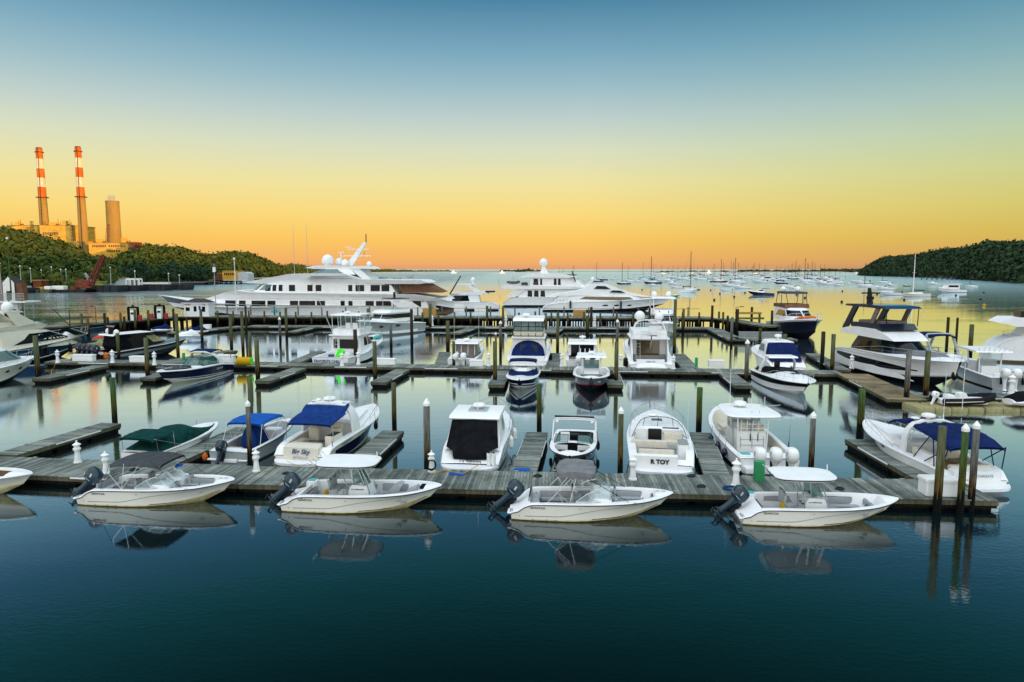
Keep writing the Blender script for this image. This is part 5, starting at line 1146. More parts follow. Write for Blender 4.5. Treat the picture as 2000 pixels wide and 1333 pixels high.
cover(t, [(1.95, .45, .25, 1.5), (2.3, .5, .22, 1.75), (3.0, .48, .22, 1.72), (3.4, .4, .3, 1.1)], 'croyal', 'console_cover'); box(t, 'bow_seat', (4.5, 0, .55), (.8, .9, .7)); box(t, 'stern_seat', (1.2, .4, .5), (.5, .8, .2), 'vinylcream')
H.rail(t, .6, .35, .05); fender(t, .0, 1.3, .4, 'orangepaint', .4, .14); put(t, 447, 910, 81)

# navy and white cruiser
t = boat('cream and navy cruiser with a royal blue bimini over the cockpit', 'motor cruiser')
H = Hull(9.6, 3.15, [(0, .55), (.06, .95), (.3, 1.08), (.7, 1.18), (1, 1.38)], rake=1.6, keel=-.5, chine=.1, chbow=.45, flare=1.3)
H.make(t, hm='cream', dm='gel', cock=((.05, .48, .45, .32),), im='vinylcream', sm='sole', boot='bottomdark', rub='gel', split=None, crown=.28, g=.32, rubr=.05)
H.stripe(t, [(.9, .42), (4, .52), (9.0, .92)], lambda u: .58 - .1 * u, 'navy', 'navy_side_panel')
platform(t, 1.45, .75, .38); slab(t, 'transom_panel', [(-.02, .4), (.03, 1.0), (.5, 1.08), (.5, .4)], .95, 'cream')
transom_text(t, -.03, .80, 'Big Sky', .34, 'letterblue', 0, .008, .3); transom_text(t, -.04, .50, 'BAYVILLE, NY', .13, 'lettergrey', 0, .003)
cushions(t, [((.62, 0, 1.0), (.3, 1.7, .22)), ((1.6, .9, .85), (1.2, .5, .2)), ((2.9, -.6, 1.05), (.5, .6, .7)), ((2.9, .65, 1.05), (.5, .6, .7)), ((3.1, -.6, 1.5), (.16, .6, .3)), ((3.1, .65, 1.5), (.16, .6, .3))], 'vinylcream')
box(t, 'galley', (1.7, -1.0, .9), (1.1, .5, .9), 'cream'); box(t, 'galley_top', (1.7, -1.0, 1.36), (.9, .4, .04), 'black', .02); slab(t, 'helm_console', [(3.5, .5), (3.6, 1.5), (4.0, 1.62), (4.5, 1.35), (4.5, .5)], 1.15)
arch(t, 3.5, 1.48, 1.1, 2.75, -.25, 1.0, th=.1); slab(t, 'hard_top_brow', [(2.9, 2.66), (3.7, 2.74), (4.1, 2.62), (3.7, 2.58), (3.0, 2.55)], 1.1)
canopy(t, [(.9, 2.05), (1.7, 2.25), (2.5, 2.36), (2.8, 2.6), (3.3, 2.74)], 1.28, .06, 'croyal'); frame(t, sym([[(3.0, 1.3, 2.3), (.95, 1.26, 2.0)], [(1.0, 1.26, 2.0), (1.0, 1.35, 1.05)]]), .016)
ushield(t, 3.7, 5.1, 1.36, 1.3, 2.15, .75, 'glassclear', zs=.12); slab(t, 'foredeck_trunk', [(4.7, 1.2), (5.0, 1.52), (6.6, 1.55), (8.2, 1.42), (8.4, 1.3)], lambda x, z: 1.0 - max(0, x - 5) * .2, 'gel')
radome(t, 3.4, 0, 2.74, .34, .18); radome(t, 3.3, .6, 2.74, .16, .12, .05, name='gps_dome'); antenna(t, 3.1, -.2, 2.8, .9); antenna(t, .6, -1.45, 1.0, 2.6, (-.06, .02), m='black'); H.rail(t, .45, .55, .1, n=12)
b = MB(); H2 = H
for sg in (1, -1): b.add([H.on(1.4, .86, sg, .02), H.on(2.0, .76, sg, .02), H.on(2.9, .92, sg, .02), H.on(2.5, 1.0, sg, .02)], [(0, 1, 2, 3), (3, 2, 1, 0)], 'lettergrey')
b.build('engine_vent', t); fender(t, 6.2, -1.5, .8, 'black', .5, .12); put(t, 588, 913, 79)

# black covered express cruiser
t = boat('white hardtop cruiser with a black canvas cockpit cover and white cylinder fenders', 'motor cruiser')
H = Hull(9.6, 3.2, [(0, .42), (.05, .62), (.14, 1.0), (.5, 1.15), (1, 1.42)], rake=1.6, keel=-.5, chine=.1, chbow=.45, flare=1.3)
H.make(t, cock=(), boot='hullgrey', bm='hullgrey', rub='hullgrey', crown=.25, rubr=.05); H.stripe(t, [(.3, .3), (5, .42), (9, .8)], .16, 'hullgrey', 'boot_stripe')
platform(t, 1.45, .8, .42); hs = House([(.95, .8, 5.6, 1.38, 2.2), (1.5, 1.4, 5.3, 1.33, 2.0), (2.25, 2.0, 4.4, 1.22, 1.2), (2.42, 2.0, 4.2, 1.15, 1.1)]); b = hs.shell(crown=.1); b.build('cabin', t)
b = MB(); hs.win(b, [(2.6, 1.5), (4.1, 1.45), (3.9, 2.1), (2.7, 2.15)], 'glassteal'); b.build('side_window', t); b = MB(); hs.screen(b, 1.15, 2.85, 1.45, 2.15, 'glassdark', 2); b.build('windscreen', t)
slab(t, 'hard_top', [(1.5, 2.38), (1.7, 2.5), (4.2, 2.56), (4.5, 2.44), (4.0, 2.38), (1.6, 2.3)], 1.3); slab(t, 'roof_hatch', [(2.6, 2.54), (2.65, 2.58), (3.6, 2.6), (3.6, 2.55)], .5, 'hullsilver')
b = MB(); P = [((.12, .82, .62), (1.75, 1.16, 2.34)), ((.12, 0, .62), (1.62, 0, 2.38)), ((.12, -.82, .62), (1.75, -1.16, 2.34))]
mids = [(.85, 1.32, 1.08), (.75, 0, 1.5), (.85, -1.32, 1.08)]; low = [(.2, .85, .62), (.1, 0, .62), (.2, -.85, .62)]; low2 = [(.3, .92, 1.0), (.3, 0, 1.15), (.3, -.92, 1.0)]; top = [(1.75, 1.16, 2.36), (1.62, 0, 2.4), (1.75, -1.16, 2.36)]
def dense(r, k=6): return [tuple(a + (c - a) * (i / k) for a, c in zip(r[j], r[j + 1])) for j in range(2) for i in range(k)] + [r[2]]
rr = [dense(q) for q in (low, low2, mids, top)]; rr2 = []
for a, c in zip(rr, rr[1:]):
    for i in range(4): rr2.append([tuple(p + (q - p) * i / 4 + (.03 * math.sin(p * 7 + i * 2) if k == 0 else 0) for k, (p, q) in enumerate(zip(e, f))) for e, f in zip(a, c)])
rr2.append(rr[-1]); b.loft([r[::-1] for r in rr2], 'cblack'); b.build('cockpit_cover', t, smooth=60)
transom_text(t, -.78, .36, 'La Signora', .16, 'lettergrey', .1, .004, .3); transom_text(t, .08, .55, 'La Signora', .26, 'lettering', 0, .004, .35)
for i in range(2): b = MB(); b.path([(-.12, -.98 - .24 * i, z) for z in (.45, .5, .98, 1.05)], .10, 'gel', 12); b.path([(-.12, -.98 - .24 * i, z) for z in (1.05, 1.1)], .05, 'black', 8); b.build('scuba_tank', t)
radome(t, 3.2, 0, 2.58, .34, .2); antenna(t, 2.7, 0, 2.6, 1.1); H.rail(t, .42, .6, .1, n=12)
for x in (3.2, 5.0): fender(t, x, -1.72, .75, 'gel', .7, .14)
put(t, 917, 924, 84)

# small wake tower boat, bow toward the camera
t = boat('small grey and white bowrider with a black wake tower, bow toward the camera', 'motorboat')
H = Hull(6.4, 2.45, SH(.72, .82, .95), beam=[(0, .92), (.15, .97), (.45, 1), (.68, .96), (.84, .78), (.94, .46), (1, .05)], rake=1.0, chbow=.45, flare=1.1)
H.make(t, hm='hullgrey', dm='gel', cock=((.08, .56, .3, .2), (.64, .9, .45, .26)), im='black', sm='hullgrey', boot='hullgrey', bm='hullgrey', rub='black')
wscreen(t, [(3.1, 1.05, .9), (3.9, .95, .9), (4.1, .25, .98)], [(3.0, .95, 1.22), (3.5, .82, 1.3), (3.62, .25, 1.34)], 'glassteal', 'black'); wscreen(t, [(4.1, -.25, .98), (3.9, -.95, .9), (3.1, -1.05, .9)], [(3.62, -.25, 1.34), (3.5, -.82, 1.3), (3.0, -.95, 1.22)], 'glassteal', 'black')
for sg in (1, -1): slab(t, 'console', [(3.5, .3), (3.5, .85), (3.9, .92), (4.1, .9), (4.1, .45)], .36, 'gel', sg * .62); box(t, 'bow_seat', (4.9, sg * .55, .62), (1.2, .42, .2), 'black')
seat(t, 2.8, .5, .3, m='black'); seat(t, 2.8, -.5, .3, m='gel'); box(t, 'stern_seat', (.9, 0, .62), (.6, 1.8, .24), 'black')
frame(t, [hoop(2.6, 1.18, .85, 1.9, 2.2), hoop(3.1, 1.15, .9, 1.86, 2.4)], .035, 'steelwhite', 'wake_tower'); frame(t, [[(2.15, 1.05, 1.98), (2.15, -1.1, 1.98)]], .05, 'black', 'light_bar')
for sg in (1, -1): b = MB(); b.ell((2.35, sg * .95, 1.74), (.14, .1, .1), 'gel'); b.build('tower_speaker', t); fender(t, 2.5, sg * 1.28, .5, 'rubber', .5, .1)
lamp_dots(t, [(5.9, .12, .99), (5.6, .5, .97), (5.6, -.5, .97)]); t.location = (3.75, 38.7, 0); t.rotation_euler = (0, 0, R(-98.5))

# open white cruiser with two letter name
t = boat('open white cruiser with cream seats and black name lettering, stern to the near dock', 'motor cruiser')
H = Hull(9.4, 3.25, [(0, .55), (.05, .85), (.12, 1.02), (.5, 1.1), (1, 1.35)], rake=1.6, keel=-.5, chine=.1, chbow=.45, flare=1.3)
H.make(t, cock=((.03, .55, .42, .34),), im='gel', sm='sole', boot='bottomdark', crown=.25, g=.34, rub='gel', rubr=.05); platform(t, 1.5, .55, .36)
slab(t, 'transom_panel', [(-.03, .35), (0, .98), (.3, 1.02), (.3, .35)], 1.05, 'gel', .3); transom_text(t, -.05, .72, 'R TOY', .30, 'lettering', .1, .016); transom_text(t, -.57, .30, 'SEA RAY', .07, 'lettering', -.3, .002)
cushions(t, [((.45, .25, 1.08), (.3, 1.7, .26)), ((.75, .25, .9), (.5, 1.7, .16)), ((2.2, .55, 1.05), (.35, 1.8, .34)), ((2.5, 1.15, .95), (.9, .4, .3)), ((3.1, -.7, 1.2), (.25, .95, .5)), ((2.85, -.7, 1.0), (.5, .95, .2))], 'vinylcream')
box(t, 'wet_bar', (1.6, -1.1, .85), (1.0, .5, .95)); box(t, 'wet_bar_top', (1.6, -1.1, 1.34), (1.0, .5, .04), 'lettergrey', .02); slab(t, 'helm_console', [(3.6, .45), (3.7, 1.45), (4.0, 1.55), (4.6, 1.3), (4.6, .45)], 1.25); box(t, 'companionway', (3.75, .2, 1.0), (.4, .7, .95), 'black'); b = MB(); b.patch((3.66, -.2, 1.25), (3.66, -1.05, 1.25), (3.85, -1.05, 1.55), (3.85, -.2, 1.55), 'black'); b.build('instrument_panel', t)
ushield(t, 2.9, 5.0, 1.42, 1.2, 2.0, .6, 'glassclear', 'black', zs=.1); slab(t, 'foredeck_trunk', [(4.8, 1.15), (5.1, 1.42), (7.8, 1.36), (8.3, 1.25)], lambda x, z: 1.0 - max(0, x - 5) * .2, 'gel'); H.rail(t, .35, .6, .1, 'chrome', 14)
b = MB(); b.ell((4.6, .3, 2.05), (.28, .28, .08), 'gel'); b.build('spotlight', t); antenna(t, 3.6, -1.5, 1.2, 1.9, (.0, 0)); box(t, 'deck_hatch', (6.2, 0, 1.45), (.5, .6, .04), 'glassdark', .02)
put(t, 1292, 931, 80.5)

# large centre console fishing boat
t = boat('large white fishing boat with hardtop, rod racks and triple white outboards', 'fishing boat')
H = Hull(10.2, 3.15, [(0, .78), (.3, .88), (.7, 1.08), (1, 1.35)], rake=1.5, keel=-.5, chine=.1, chbow=.5, flare=1.5)
H.make(t, cock=((.09, .9, .35, .24),), im='vinylcream', sm='sole', boot='bottomdark', bm='hullgrey', rub='lettergrey', g=.24, hm='gel')
for y in (-.75, 0, .75): outboard(t, -.55, y, .55, 0, 'gel', 1.12)
box(t, 'engine_platform', (-.25, 0, .35), (.7, 2.6, .25)); box(t, 'bait_tank', (.5, 1.05, .8), (.6, .7, .2)); box(t, 'live_well_lid', (.5, 1.05, .92), (.35, .45, .02), 'turq', .01)
slab(t, 'tackle_station', [(3.0, .35), (3.0, 1.35), (3.1, 1.45), (3.8, 1.45), (3.8, .35)], .72); slab(t, 'console', [(4.3, .35), (4.3, 1.4), (4.5, 1.6), (5.2, 1.6), (5.7, 1.2), (5.9, .35)], .62)
b = MB()
for z in (.7, 1.0): b.box((2.985, 0, z), (.02, 1.2, .02), 'lettergrey')
for y in (-.6, 0, .6): b.box((2.985, y, .85), (.02, .02, .6), 'lettergrey')
b.build('drawer_lines', t); frame(t, [[(2.95, y, 1.45), (2.9, y, 2.05)] for y in (-.6, -.3, 0, .3, .6)] + [[(2.95, -.68, 1.6), (2.95, .68, 1.6)], [(2.92, -.68, 1.85), (2.92, .68, 1.85)]], .025, 'steelwhite', 'rod_rack')
cushions(t, [((3.3, .42, 1.62), (.4, .5, .3)), ((3.3, -.42, 1.62), (.4, .5, .3)), ((7.0, .5, .8), (1.2, .4, .2)), ((7.0, -.5, .8), (1.2, .4, .2))], 'vinylcream')
b = MB(); rings = []
for s_, z in ((.96, 2.28), (1, 2.33), (.97, 2.4), (.5, 2.47)):
    rings.append([(4.1 + 1.75 * s_ * math.copysign(abs(math.cos(a)) ** .5, math.cos(a)), 1.42 * s_ * math.copysign(abs(math.sin(a)) ** .4, math.sin(a)) * (1 - .12 * math.cos(a)), z) for a in [2 * PI * k / 32 for k in range(32)]])
b.loft(rings, 'gel', closed=True, caps=True); b.build('hard_top', t)
frame(t, sym([[(3.0, .75, .4), (2.9, .8, 2.28)], [(4.3, .65, .4), (4.4, .8, 2.28)], [(5.6, .6, 1.2), (5.0, .8, 2.28)]]), .04, 'gel', 'top_legs'); wscreen(t, [(4.2, .75, 1.3), (5.3, .7, 1.3), (5.5, 0, 1.3), (5.3, -.7, 1.3), (4.2, -.75, 1.3)], [(4.2, .75, 2.25), (5.0, .7, 2.25), (5.15, 0, 2.25), (5.0, -.7, 2.25), (4.2, -.75, 2.25)], 'glassteal')
radome(t, 4.4, .3, 2.45, .36, .26); frame(t, [[(5.0, -.9, 2.4), (3.6, -1.6, 2.75)], [(4.6, -1.1, 2.4), (4.0, -.9, 3.1)]], .02, 'chrome', 'outriggers'); antenna(t, 4.6, .8, 2.4, 3.2, (0, 0), .018); antenna(t, 4.0, -.2, 2.4, 1.1, (0, 0), .015)
for x, y in ((3.0, -.3), (2.96, .1), (1.4, -1.35)): b = MB(); b.tube((x, y, .9), (x - .1, y, 2.6 if x > 2 else 2.2), .012, 'black', .006, 5); b.tube((x, y, .95), (x, y, 1.3), .03, 'black', n=6); b.build('fishing_rod', t)
lamp_dots(t, [H.side(k / 10, 1, s_, -.12) for k in range(1, 8) for s_ in (1, -1)], 'black', .035, 'rod_sockets')
for x in (2.2, 3.6, 5.2): fender(t, x, 1.62, .5, 'navy', .4, .15)
put(t, 1503, 928, 87)

# white cruiser with navy canopy at right
t = boat('white cruiser under a navy canopy with three pilings across its stern', 'motor cruiser')
H = Hull(9.0, 3.1, [(0, .5), (.06, .9), (.4, 1.0), (.7, 1.12), (1, 1.35)], rake=1.6, keel=-.5, chine=.1, chbow=.45, flare=1.2)
H.make(t, cock=((.05, .5, .45, .34),), im='vinylcream', sm='teak', boot='bottomdark', bm='bottomdark', crown=.26, g=.34, rub='gel', rubr=.05); platform(t, 1.5, .7, .36)
slab(t, 'transom_panel', [(-.02, .35), (0, .95), (.4, 1.0), (.4, .35)], 1.1); transom_text(t, -.03, .74, 'STARGATE', .17, 'lettergrey', -.3, .003);
cushions(t, [((.55, 0, 1.0), (.3, 1.9, .24)), ((2.9, -.7, 1.1), (.35, .9, .6)), ((2.9, .8, 1.05), (.35, .6, .6))], 'vinylcream'); box(t, 'cockpit_bar', (1.8, 1.1, .9), (1.2, .45, .9))
slab(t, 'helm_console', [(3.5, .5), (3.6, 1.35), (4.2, 1.45), (4.6, 1.25), (4.6, .5)], 1.1); arch(t, 3.3, 1.42, 1.0, 2.6, -.1, .45, th=.09); ushield(t, 3.3, 5.0, 1.35, 1.15, 2.0, .7, 'glassclear', 'steelwhite', zs=.12)
canopy(t, [(.1, 2.05), (.9, 2.3), (1.8, 2.45), (2.8, 2.55)], 1.35, .1, 'cnavy'); canopy(t, [(3.4, 2.58), (4.2, 2.5), (4.9, 2.25)], 1.28, .1, 'cnavy', 'forward_canopy')
frame(t, sym([[(.15, 1.33, 2.0), (.4, 1.42, .95)], [(.15, 1.33, 2.0), (1.6, 1.42, 1.0)], [(1.2, 1.33, 2.2), (.9, 1.42, .95)], [(1.4, 1.33, 2.3), (2.4, 1.42, 1.0)]]), .025, 'cnavy')
slab(t, 'foredeck_trunk', [(4.7, 1.15), (5.0, 1.42), (7.4, 1.42), (7.9, 1.25)], lambda x, z: 1.0 - max(0, x - 5) * .22, 'gel'); H.rail(t, .45, .6, .1, 'chrome', 12)
radome(t, 3.3, .2, 2.62, .32, .2); radome(t, 3.4, .8, 2.6, .2, .08, .04, name='gps_dome'); antenna(t, 3.2, -.5, 2.6, 2.6, (0, 0), .016)
b = MB()
for x in (4.9, 6.4): b.add([H.on(x, .86, s_, .02) if k == 0 else H.on(x + (.25 if k < 3 else .3), .82 + .1 * (k - 1), s_, .02) for s_ in (1,) for k in range(4)], [(0, 1, 2, 3), (3, 2, 1, 0)], 'black')
for x, z in ((4.9, .85), (6.5, .9)): b.ell(H.on(x, z, 1, .0), (.16, .03, .07), 'black')
b.build('porthole', t); put(t, 1907, 962, 92.5)
flagp = W(1880, 800); 

# ropes and shore power leads on the near dock
ropeline([W(840, 926, .55), W(868, 918, .6), W(905, 925, .55), W(940, 905, .6)], 'yellow power cord at the stern of the black covered cruiser', 'yellow', .018, 'shore_power_hose', .02)
ropeline([W(560, 900, .6), W(600, 906, .45), W(640, 896, .6)], 'tan line hanging across the stern of the navy and white cruiser', 'rope', .012)
ropeline([W(533, 906, .5), W(545, 915, .5), W(508, 922, .55)], 'tan cord from the yellow banded pedestal to the cruiser stern', 'rope', .012, 'mooring_line', .02)
ropeline([W(1885, 938, .6), W(1912, 936, .6), W(1940, 930, .7)], 'yellow cord on the swim platform of the right cruiser', 'yellow', .016, 'shore_power_hose', .02)
ropeline([W(1735, 865, .55), W(1762, 852, 1.2)], 'blue bow line of the right cruiser', 'ropeblue', .018); ropeline([W(1102, 905, .9), W(1080, 918, .55)], 'pale bow line of the wake tower boat', 'vinylcream', .014)
ropeline([W(1060, 860, 1.1), W(1022, 845, .55)], 'dark line from the black covered cruiser to its finger dock', 'ropedark', .012)
b = MB()
for k in range(4): b.path([(.35 * math.cos(a) * (1 + .05 * k), .22 * math.sin(a), .0 + .02 * k) for a in [2 * PI * i / 14 for i in range(15)]], .02, 'ropeblue', 5)
o = b.build('coiled_rope'); o.location = W(1430, 955, .53); tag(o, 'coil of blue rope at the foot of the pedestal by the green crates', 'rope')

for a, c, l in [((395, 955, .75), (378, 924, .55), 'bow line of the leftmost outboard boat'), ((215, 960, .7), (232, 935, .55), 'stern line of the leftmost outboard boat'), ((800, 965, .8), (828, 948, .55), 'bow line of the boat with the yellow jacket'), ((590, 975, .7), (560, 948, .55), 'stern line of the boat with the yellow jacket'), ((1245, 985, .8), (1262, 962, .55), 'bow line of the boat with the folded bimini'), ((1060, 985, .7), (1046, 958, .55), 'stern line of the boat with the folded bimini'), ((1690, 990, .8), (1700, 968, .55), 'bow line of the boat before the green crates')]:
    ropeline([W(*a), W(*c)], l, 'ropedark', .014, sag=.05)
# ------------------------------------------------------------------ boats on the middle dock
def back(x): return 71.8 - .105 * (x + 48) + .45       # just behind the middle dock
def at(o, x, y, hd, sc=1.0): o.location = (x, y, 0); o.rotation_euler = (0, 0, R(hd)); o.scale = (sc,) * 3; return o
def winstrip(root, hs, pts, m='glassdark', name='side_window', nu=14): b = MB(); hs.win(b, pts, m, nu=nu); return b.build(name, root)
def front(root, hs, q0, q1, z0, z1, n=3, m='glassdark', gap=.05): b = MB(); hs.screen(b, q0, q1, z0, z1, m, n, gap); return b.build('windscreen', root)
def rails(root, pts, h=.7, m='chrome', r=.015, name='railing'):
    b = MB(); b.path([(x, y, z + h) for x, y, z in pts], r, m, 5); b.path([(x, y, z + h * .5) for x, y, z in pts], r * .6, m, 4)
    for x, y, z in pts: b.tube((x, y, z), (x, y, z + h), r * .9, m, n=5)
    return b.build(name, root)

# cream cruiser cut by the left edge
t = boat('large cream cruiser cut by the left edge, bow beside the far left finger dock', 'motor cruiser')
H = Hull(12.5, 4.0, [(0, 1.1), (.4, 1.45), (.75, 1.65), (1, 1.85)], rake=2.0, keel=-.6, chine=.15, chbow=.45, flare=1.3); H.make(t, hm='cream', cock=((.04, .4, .8, .4),), boot='bottomdark', bm='bottomdark', crown=.35, rub='lettergrey', g=.4)
hs = House([(1.5, 4.2, 9.8, 1.55, 3.2), (2.3, 4.4, 8.2, 1.45, 2.6), (3.0, 4.4, 7.0, 1.25, 1.6), (3.15, 4.0, 6.6, 1.1, 1.4)]); hs.shell('gel', crown=.12).build('cabin', t)
winstrip(t, hs, [(4.9, 2.0), (8.0, 1.95), (6.8, 2.85), (5.2, 2.9)], 'glassteal'); front(t, hs, 1.25, 2.75, 2.0, 2.85, 2, 'glassteal'); radome(t, 5.6, 0, 3.25, .35, .25)
b = MB()
for x in (7.6, 9.6): 
    for s_ in (1, -1): b.ell(H.on(x, 1.1, s_, 0), (.28, .04, .12), 'black')
b.build('porthole', t); H.rail(t, .45, .65, .12, n=12); b = MB(); b.ell((4.6, -1.7, 2.0), (.3, .2, .25), 'navy'); b.ell((4.7, -1.8, 2.1), .1, 'yellow'); b.build('rope_bag', t); at(t, -46.6, 51.6, 83)
for ch in t.children:
    if ch.name.startswith(('cabin', 'side_window', 'windscreen', 'radome', 'rope_bag')): ch.location.x = 1.6

# blue hulled flybridge yacht
t = boat('white flybridge yacht with a blue hull and two white domes at left', 'motor yacht', name='motor_yacht')
H = Hull(16.5, 4.8, [(0, 1.3), (.3, 1.55), (.7, 2.0), (1, 2.45)], rake=2.4, keel=-.8, chine=.2, chbow=.45, flare=1.5); H.make(t, hm='blue', dm='cream', bm='bottomdark', cock=((.02, .16, .9, .4),), boot='gel', crown=.25, rub='cream', rubr=.05, split=(.93, 'cream'))
hs = House([(1.5, 3.2, 12.6, 2.05, 4.5), (2.4, 3.4, 11.4, 1.95, 4.2), (3.3, 3.2, 9.0, 1.75, 3.0), (3.5, 2.4, 8.4, 1.7, 2.4)]); hs.shell('cream', crown=.05).build('cabin', t)
winstrip(t, hs, [(4.4, 2.0), (11.0, 2.35), (8.9, 3.15), (6.2, 3.1)]); front(t, hs, 1.2, 2.8, 2.5, 3.2, 2)
slab(t, 'flybridge', [(.6, 3.5), (.6, 3.75), (2.5, 3.95), (7.6, 4.25), (8.6, 3.9), (8.0, 3.55)], lambda x, z: 1.95 - max(0, x - 5) * .18, 'cream'); slab(t, 'flybridge_seats', [(3.2, 3.9), (3.2, 4.35), (7.0, 4.5), (7.2, 4.15)], 1.3, 'vinylcream')
for sg in (1, -1): slab(t, 'arch_leg', [(2.6, 3.9), (4.6, 4.15), (2.6, 5.45), (1.6, 5.45)], .10, 'cream', sg * 1.6); slab(t, 'wind_panel', [(5.2, 4.1), (7.8, 4.1), (7.2, 4.4), (5.4, 4.5)], .02, 'glassteal', sg * 1.75)
slab(t, 'arch_top', [(1.2, 5.4), (1.2, 5.55), (3.0, 5.6), (3.4, 5.42)], 1.7, 'cream'); satdome(t, 2.0, 1.2, 5.55, .55); satdome(t, 2.0, -1.2, 5.55, .55)
H.rail(t, .42, .75, .12, n=14); cover(t, [(13.2, .3, 2.4, 2.5), (13.5, .45, 2.4, 2.8), (14.5, .4, 2.42, 2.8), (14.8, .2, 2.45, 2.55)], 'gel', 'covered_tender')
for x in (9.5, 10.1, 13.0): fender(t, x, -2.45 + max(0, x - 9) * .15, 1.1, 'black', 1.0, .22)
at(t, -56.4, 65.2, 68.5)
for ch in t.children:
    if not ch.name.startswith(('hull', 'deck', 'rub', 'bow', 'fender')): ch.location.x = .4 if ch.name.startswith('covered') else 5.0 if ch.name.startswith(('arch', 'sat', 'wind')) else 2.4

# black powerboat with quad outboards
t = boat('black powerboat with a hardtop, yellow trimmed windows and four dark outboards', 'powerboat')
H = Hull(11.5, 3.5, [(0, 1.0), (.3, 1.2), (.7, 1.45), (1, 1.75)], rake=2.4, keel=-.6, chine=.15, chbow=.45, flare=1.5); H.make(t, hm='bottomdark', dm='hullgrey', bm='bottomdark', cock=((.08, .5, .6, .4),), im='black', sm='black', crown=.2, rub='gel', rubr=.03, split=(.3, 'bottomdark')); H.stripe(t, [(.5, .55), (10.5, 1.1)], .3, 'hullgrey', 'side_panel')
for y in (-1.35, -.45, .45, 1.35): outboard(t, -.55, y, .75, 35, 'motornavy', 1.35)
hs = House([(1.2, 3.6, 8.8, 1.35, 3.0), (1.8, 3.6, 8.2, 1.3, 2.6), (2.7, 3.0, 6.6, 1.15, 1.6)]); hs.shell('black', 'hullgrey', crown=.08).build('cabin', t); winstrip(t, hs, [(6.2, 1.75), (7.4, 1.75), (6.3, 2.5), (5.4, 2.5)], 'ctan'); front(t, hs, 1.3, 2.7, 1.75, 2.5, 3, 'ctan', .12)
slab(t, 'hard_top', [(1.6, 2.78), (1.8, 2.9), (6.4, 2.92), (6.8, 2.78)], 1.45, 'black', top='gel'); slab(t, 'open_cabin', [(2.4, .65), (1.9, 1.6), (2.2, 2.78), (3.7, 2.78), (3.7, .65)], 1.2, 'cblack')
satdome(t, 2.4, .7, 2.9, .33); satdome(t, 2.4, -.7, 2.9, .28, 'gel', 'satellite_dome'); box(t, 'radar_mast', (2.2, 0, 3.3), (.4, .3, .8), 'black'); box(t, 'radar_bar', (2.2, 0, 3.75), (.15, 1.3, .12), 'hullgrey', .03); fender(t, .5, -1.8, .8, 'orangepaint', .7, .25); antenna(t, 3.2, 0, 2.9, 1.6, m='black')
at(t, -44.9, 72.3, 61)

# navy sport boat, bow toward the camera
t = boat('navy and white sport boat with a forward swept arch, bow toward the camera', 'motorboat')
H = Hull(9.6, 2.9, [(0, .75), (.3, 1.12), (.7, 1.2), (1, 1.38)], rake=1.9, keel=-.45, chine=.1, chbow=.38, flare=1.2)
H.make(t, hm='navy', dm='gel', bm='cream', cock=((.06, .5, .5, .3), (.64, .92, .7, .28)), im='cmid', sm='hullsilver', boot='cream', rub='gel', rubr=.035, split=(.9, 'gel'), g=.28)
H.stripe(t, [(.6, .22), (5, .34), (8.6, .58)], .03, 'gel', 'pinstripe'); text_map(t, 'hull_lettering', 'SLX 310', .26, lambda u, v: H.on(2.6 - u * 1.1, .72 + v, 1, .02), 'steelwhite', .004)
arch(t, 1.9, 1.35, 1.1, 2.35, 1.5, .55, th=.1); canopy(t, [(1.4, 2.35), (2.4, 2.5), (3.4, 2.42)], 1.1, .06, 'cnavy'); ushield(t, 2.6, 5.6, 1.3, 1.2, 1.95, .8, 'glassteal', 'black'); cushions(t, [((7.2, 0, 1.25), (1.6, 1.2, .22)), ((6.2, 0, 1.3), (.5, 1.5, .3))], 'cgrey')
box(t, 'helm_seat', (3.2, -.5, 1.1), (.5, .5, .8), 'vinylcream'); box(t, 'helm_seat', (3.2, .5, 1.1), (.5, .5, .8), 'vinylcream'); flag(t, -.1, .8, .9, .6, .4, .9, -.1); H.rail(t, .7, .35, .1, n=8); at(t, -28.5, 66.4, -98.5)

# sport fishing yacht
t = boat('white sport fishing yacht with an enclosed flybridge and a lime green bean bag', 'fishing yacht', name='sport_fishing_yacht')
H = Hull(13.5, 4.4, [(0, .95), (.35, 1.0), (.42, 1.25), (.7, 1.6), (1, 2.1)], rake=2.2, keel=-.7, chine=.15, chbow=.5, flare=1.9, beam=[(0, .9), (.2, .96), (.5, 1), (.72, .88), (.88, .56), (1, .03)])
H.make(t, cock=((.02, .3, .5, .3),), im='gel', boot='bottomdark', bm='bottomdark', crown=.2, rub='lettergrey', g=.3); transom_text(t, -.02, .58, 'FAVORITE CHILD', .40, 'letternavy', .2, .012)
hs = House([(1.0, 4.0, 10.4, 1.75, 3.8), (1.9, 4.1, 9.2, 1.65, 3.2), (2.75, 4.1, 7.4, 1.5, 1.6), (2.85, 3.6, 7.6, 1.75, 1.5), (2.98, 3.6, 7.5, 1.75, 1.4)]); hs.shell(crown=.05).build('cabin', t)
winstrip(t, hs, [(5.0, 1.7), (8.2, 1.75), (7.0, 2.55), (5.2, 2.6)]); b = MB(); b.box((3.99, -.15, 1.95), (.04, 1.7, 1.0), 'glassdark'); b.box((3.99, -1.2, 1.95), (.04, .3, 1.0), 'glassdark'); b.box((3.99, 1.2, 1.95), (.04, .4, 1.0), 'glassdark'); b.build('aft_window', t)
slab(t, 'flybridge', [(4.2, 2.98), (4.2, 3.5), (6.8, 3.7), (7.9, 3.55), (7.4, 2.98)], 1.5); slab(t, 'tower_roof', [(4.0, 5.0), (4.1, 5.1), (7.3, 5.12), (7.4, 5.0)], 1.7)
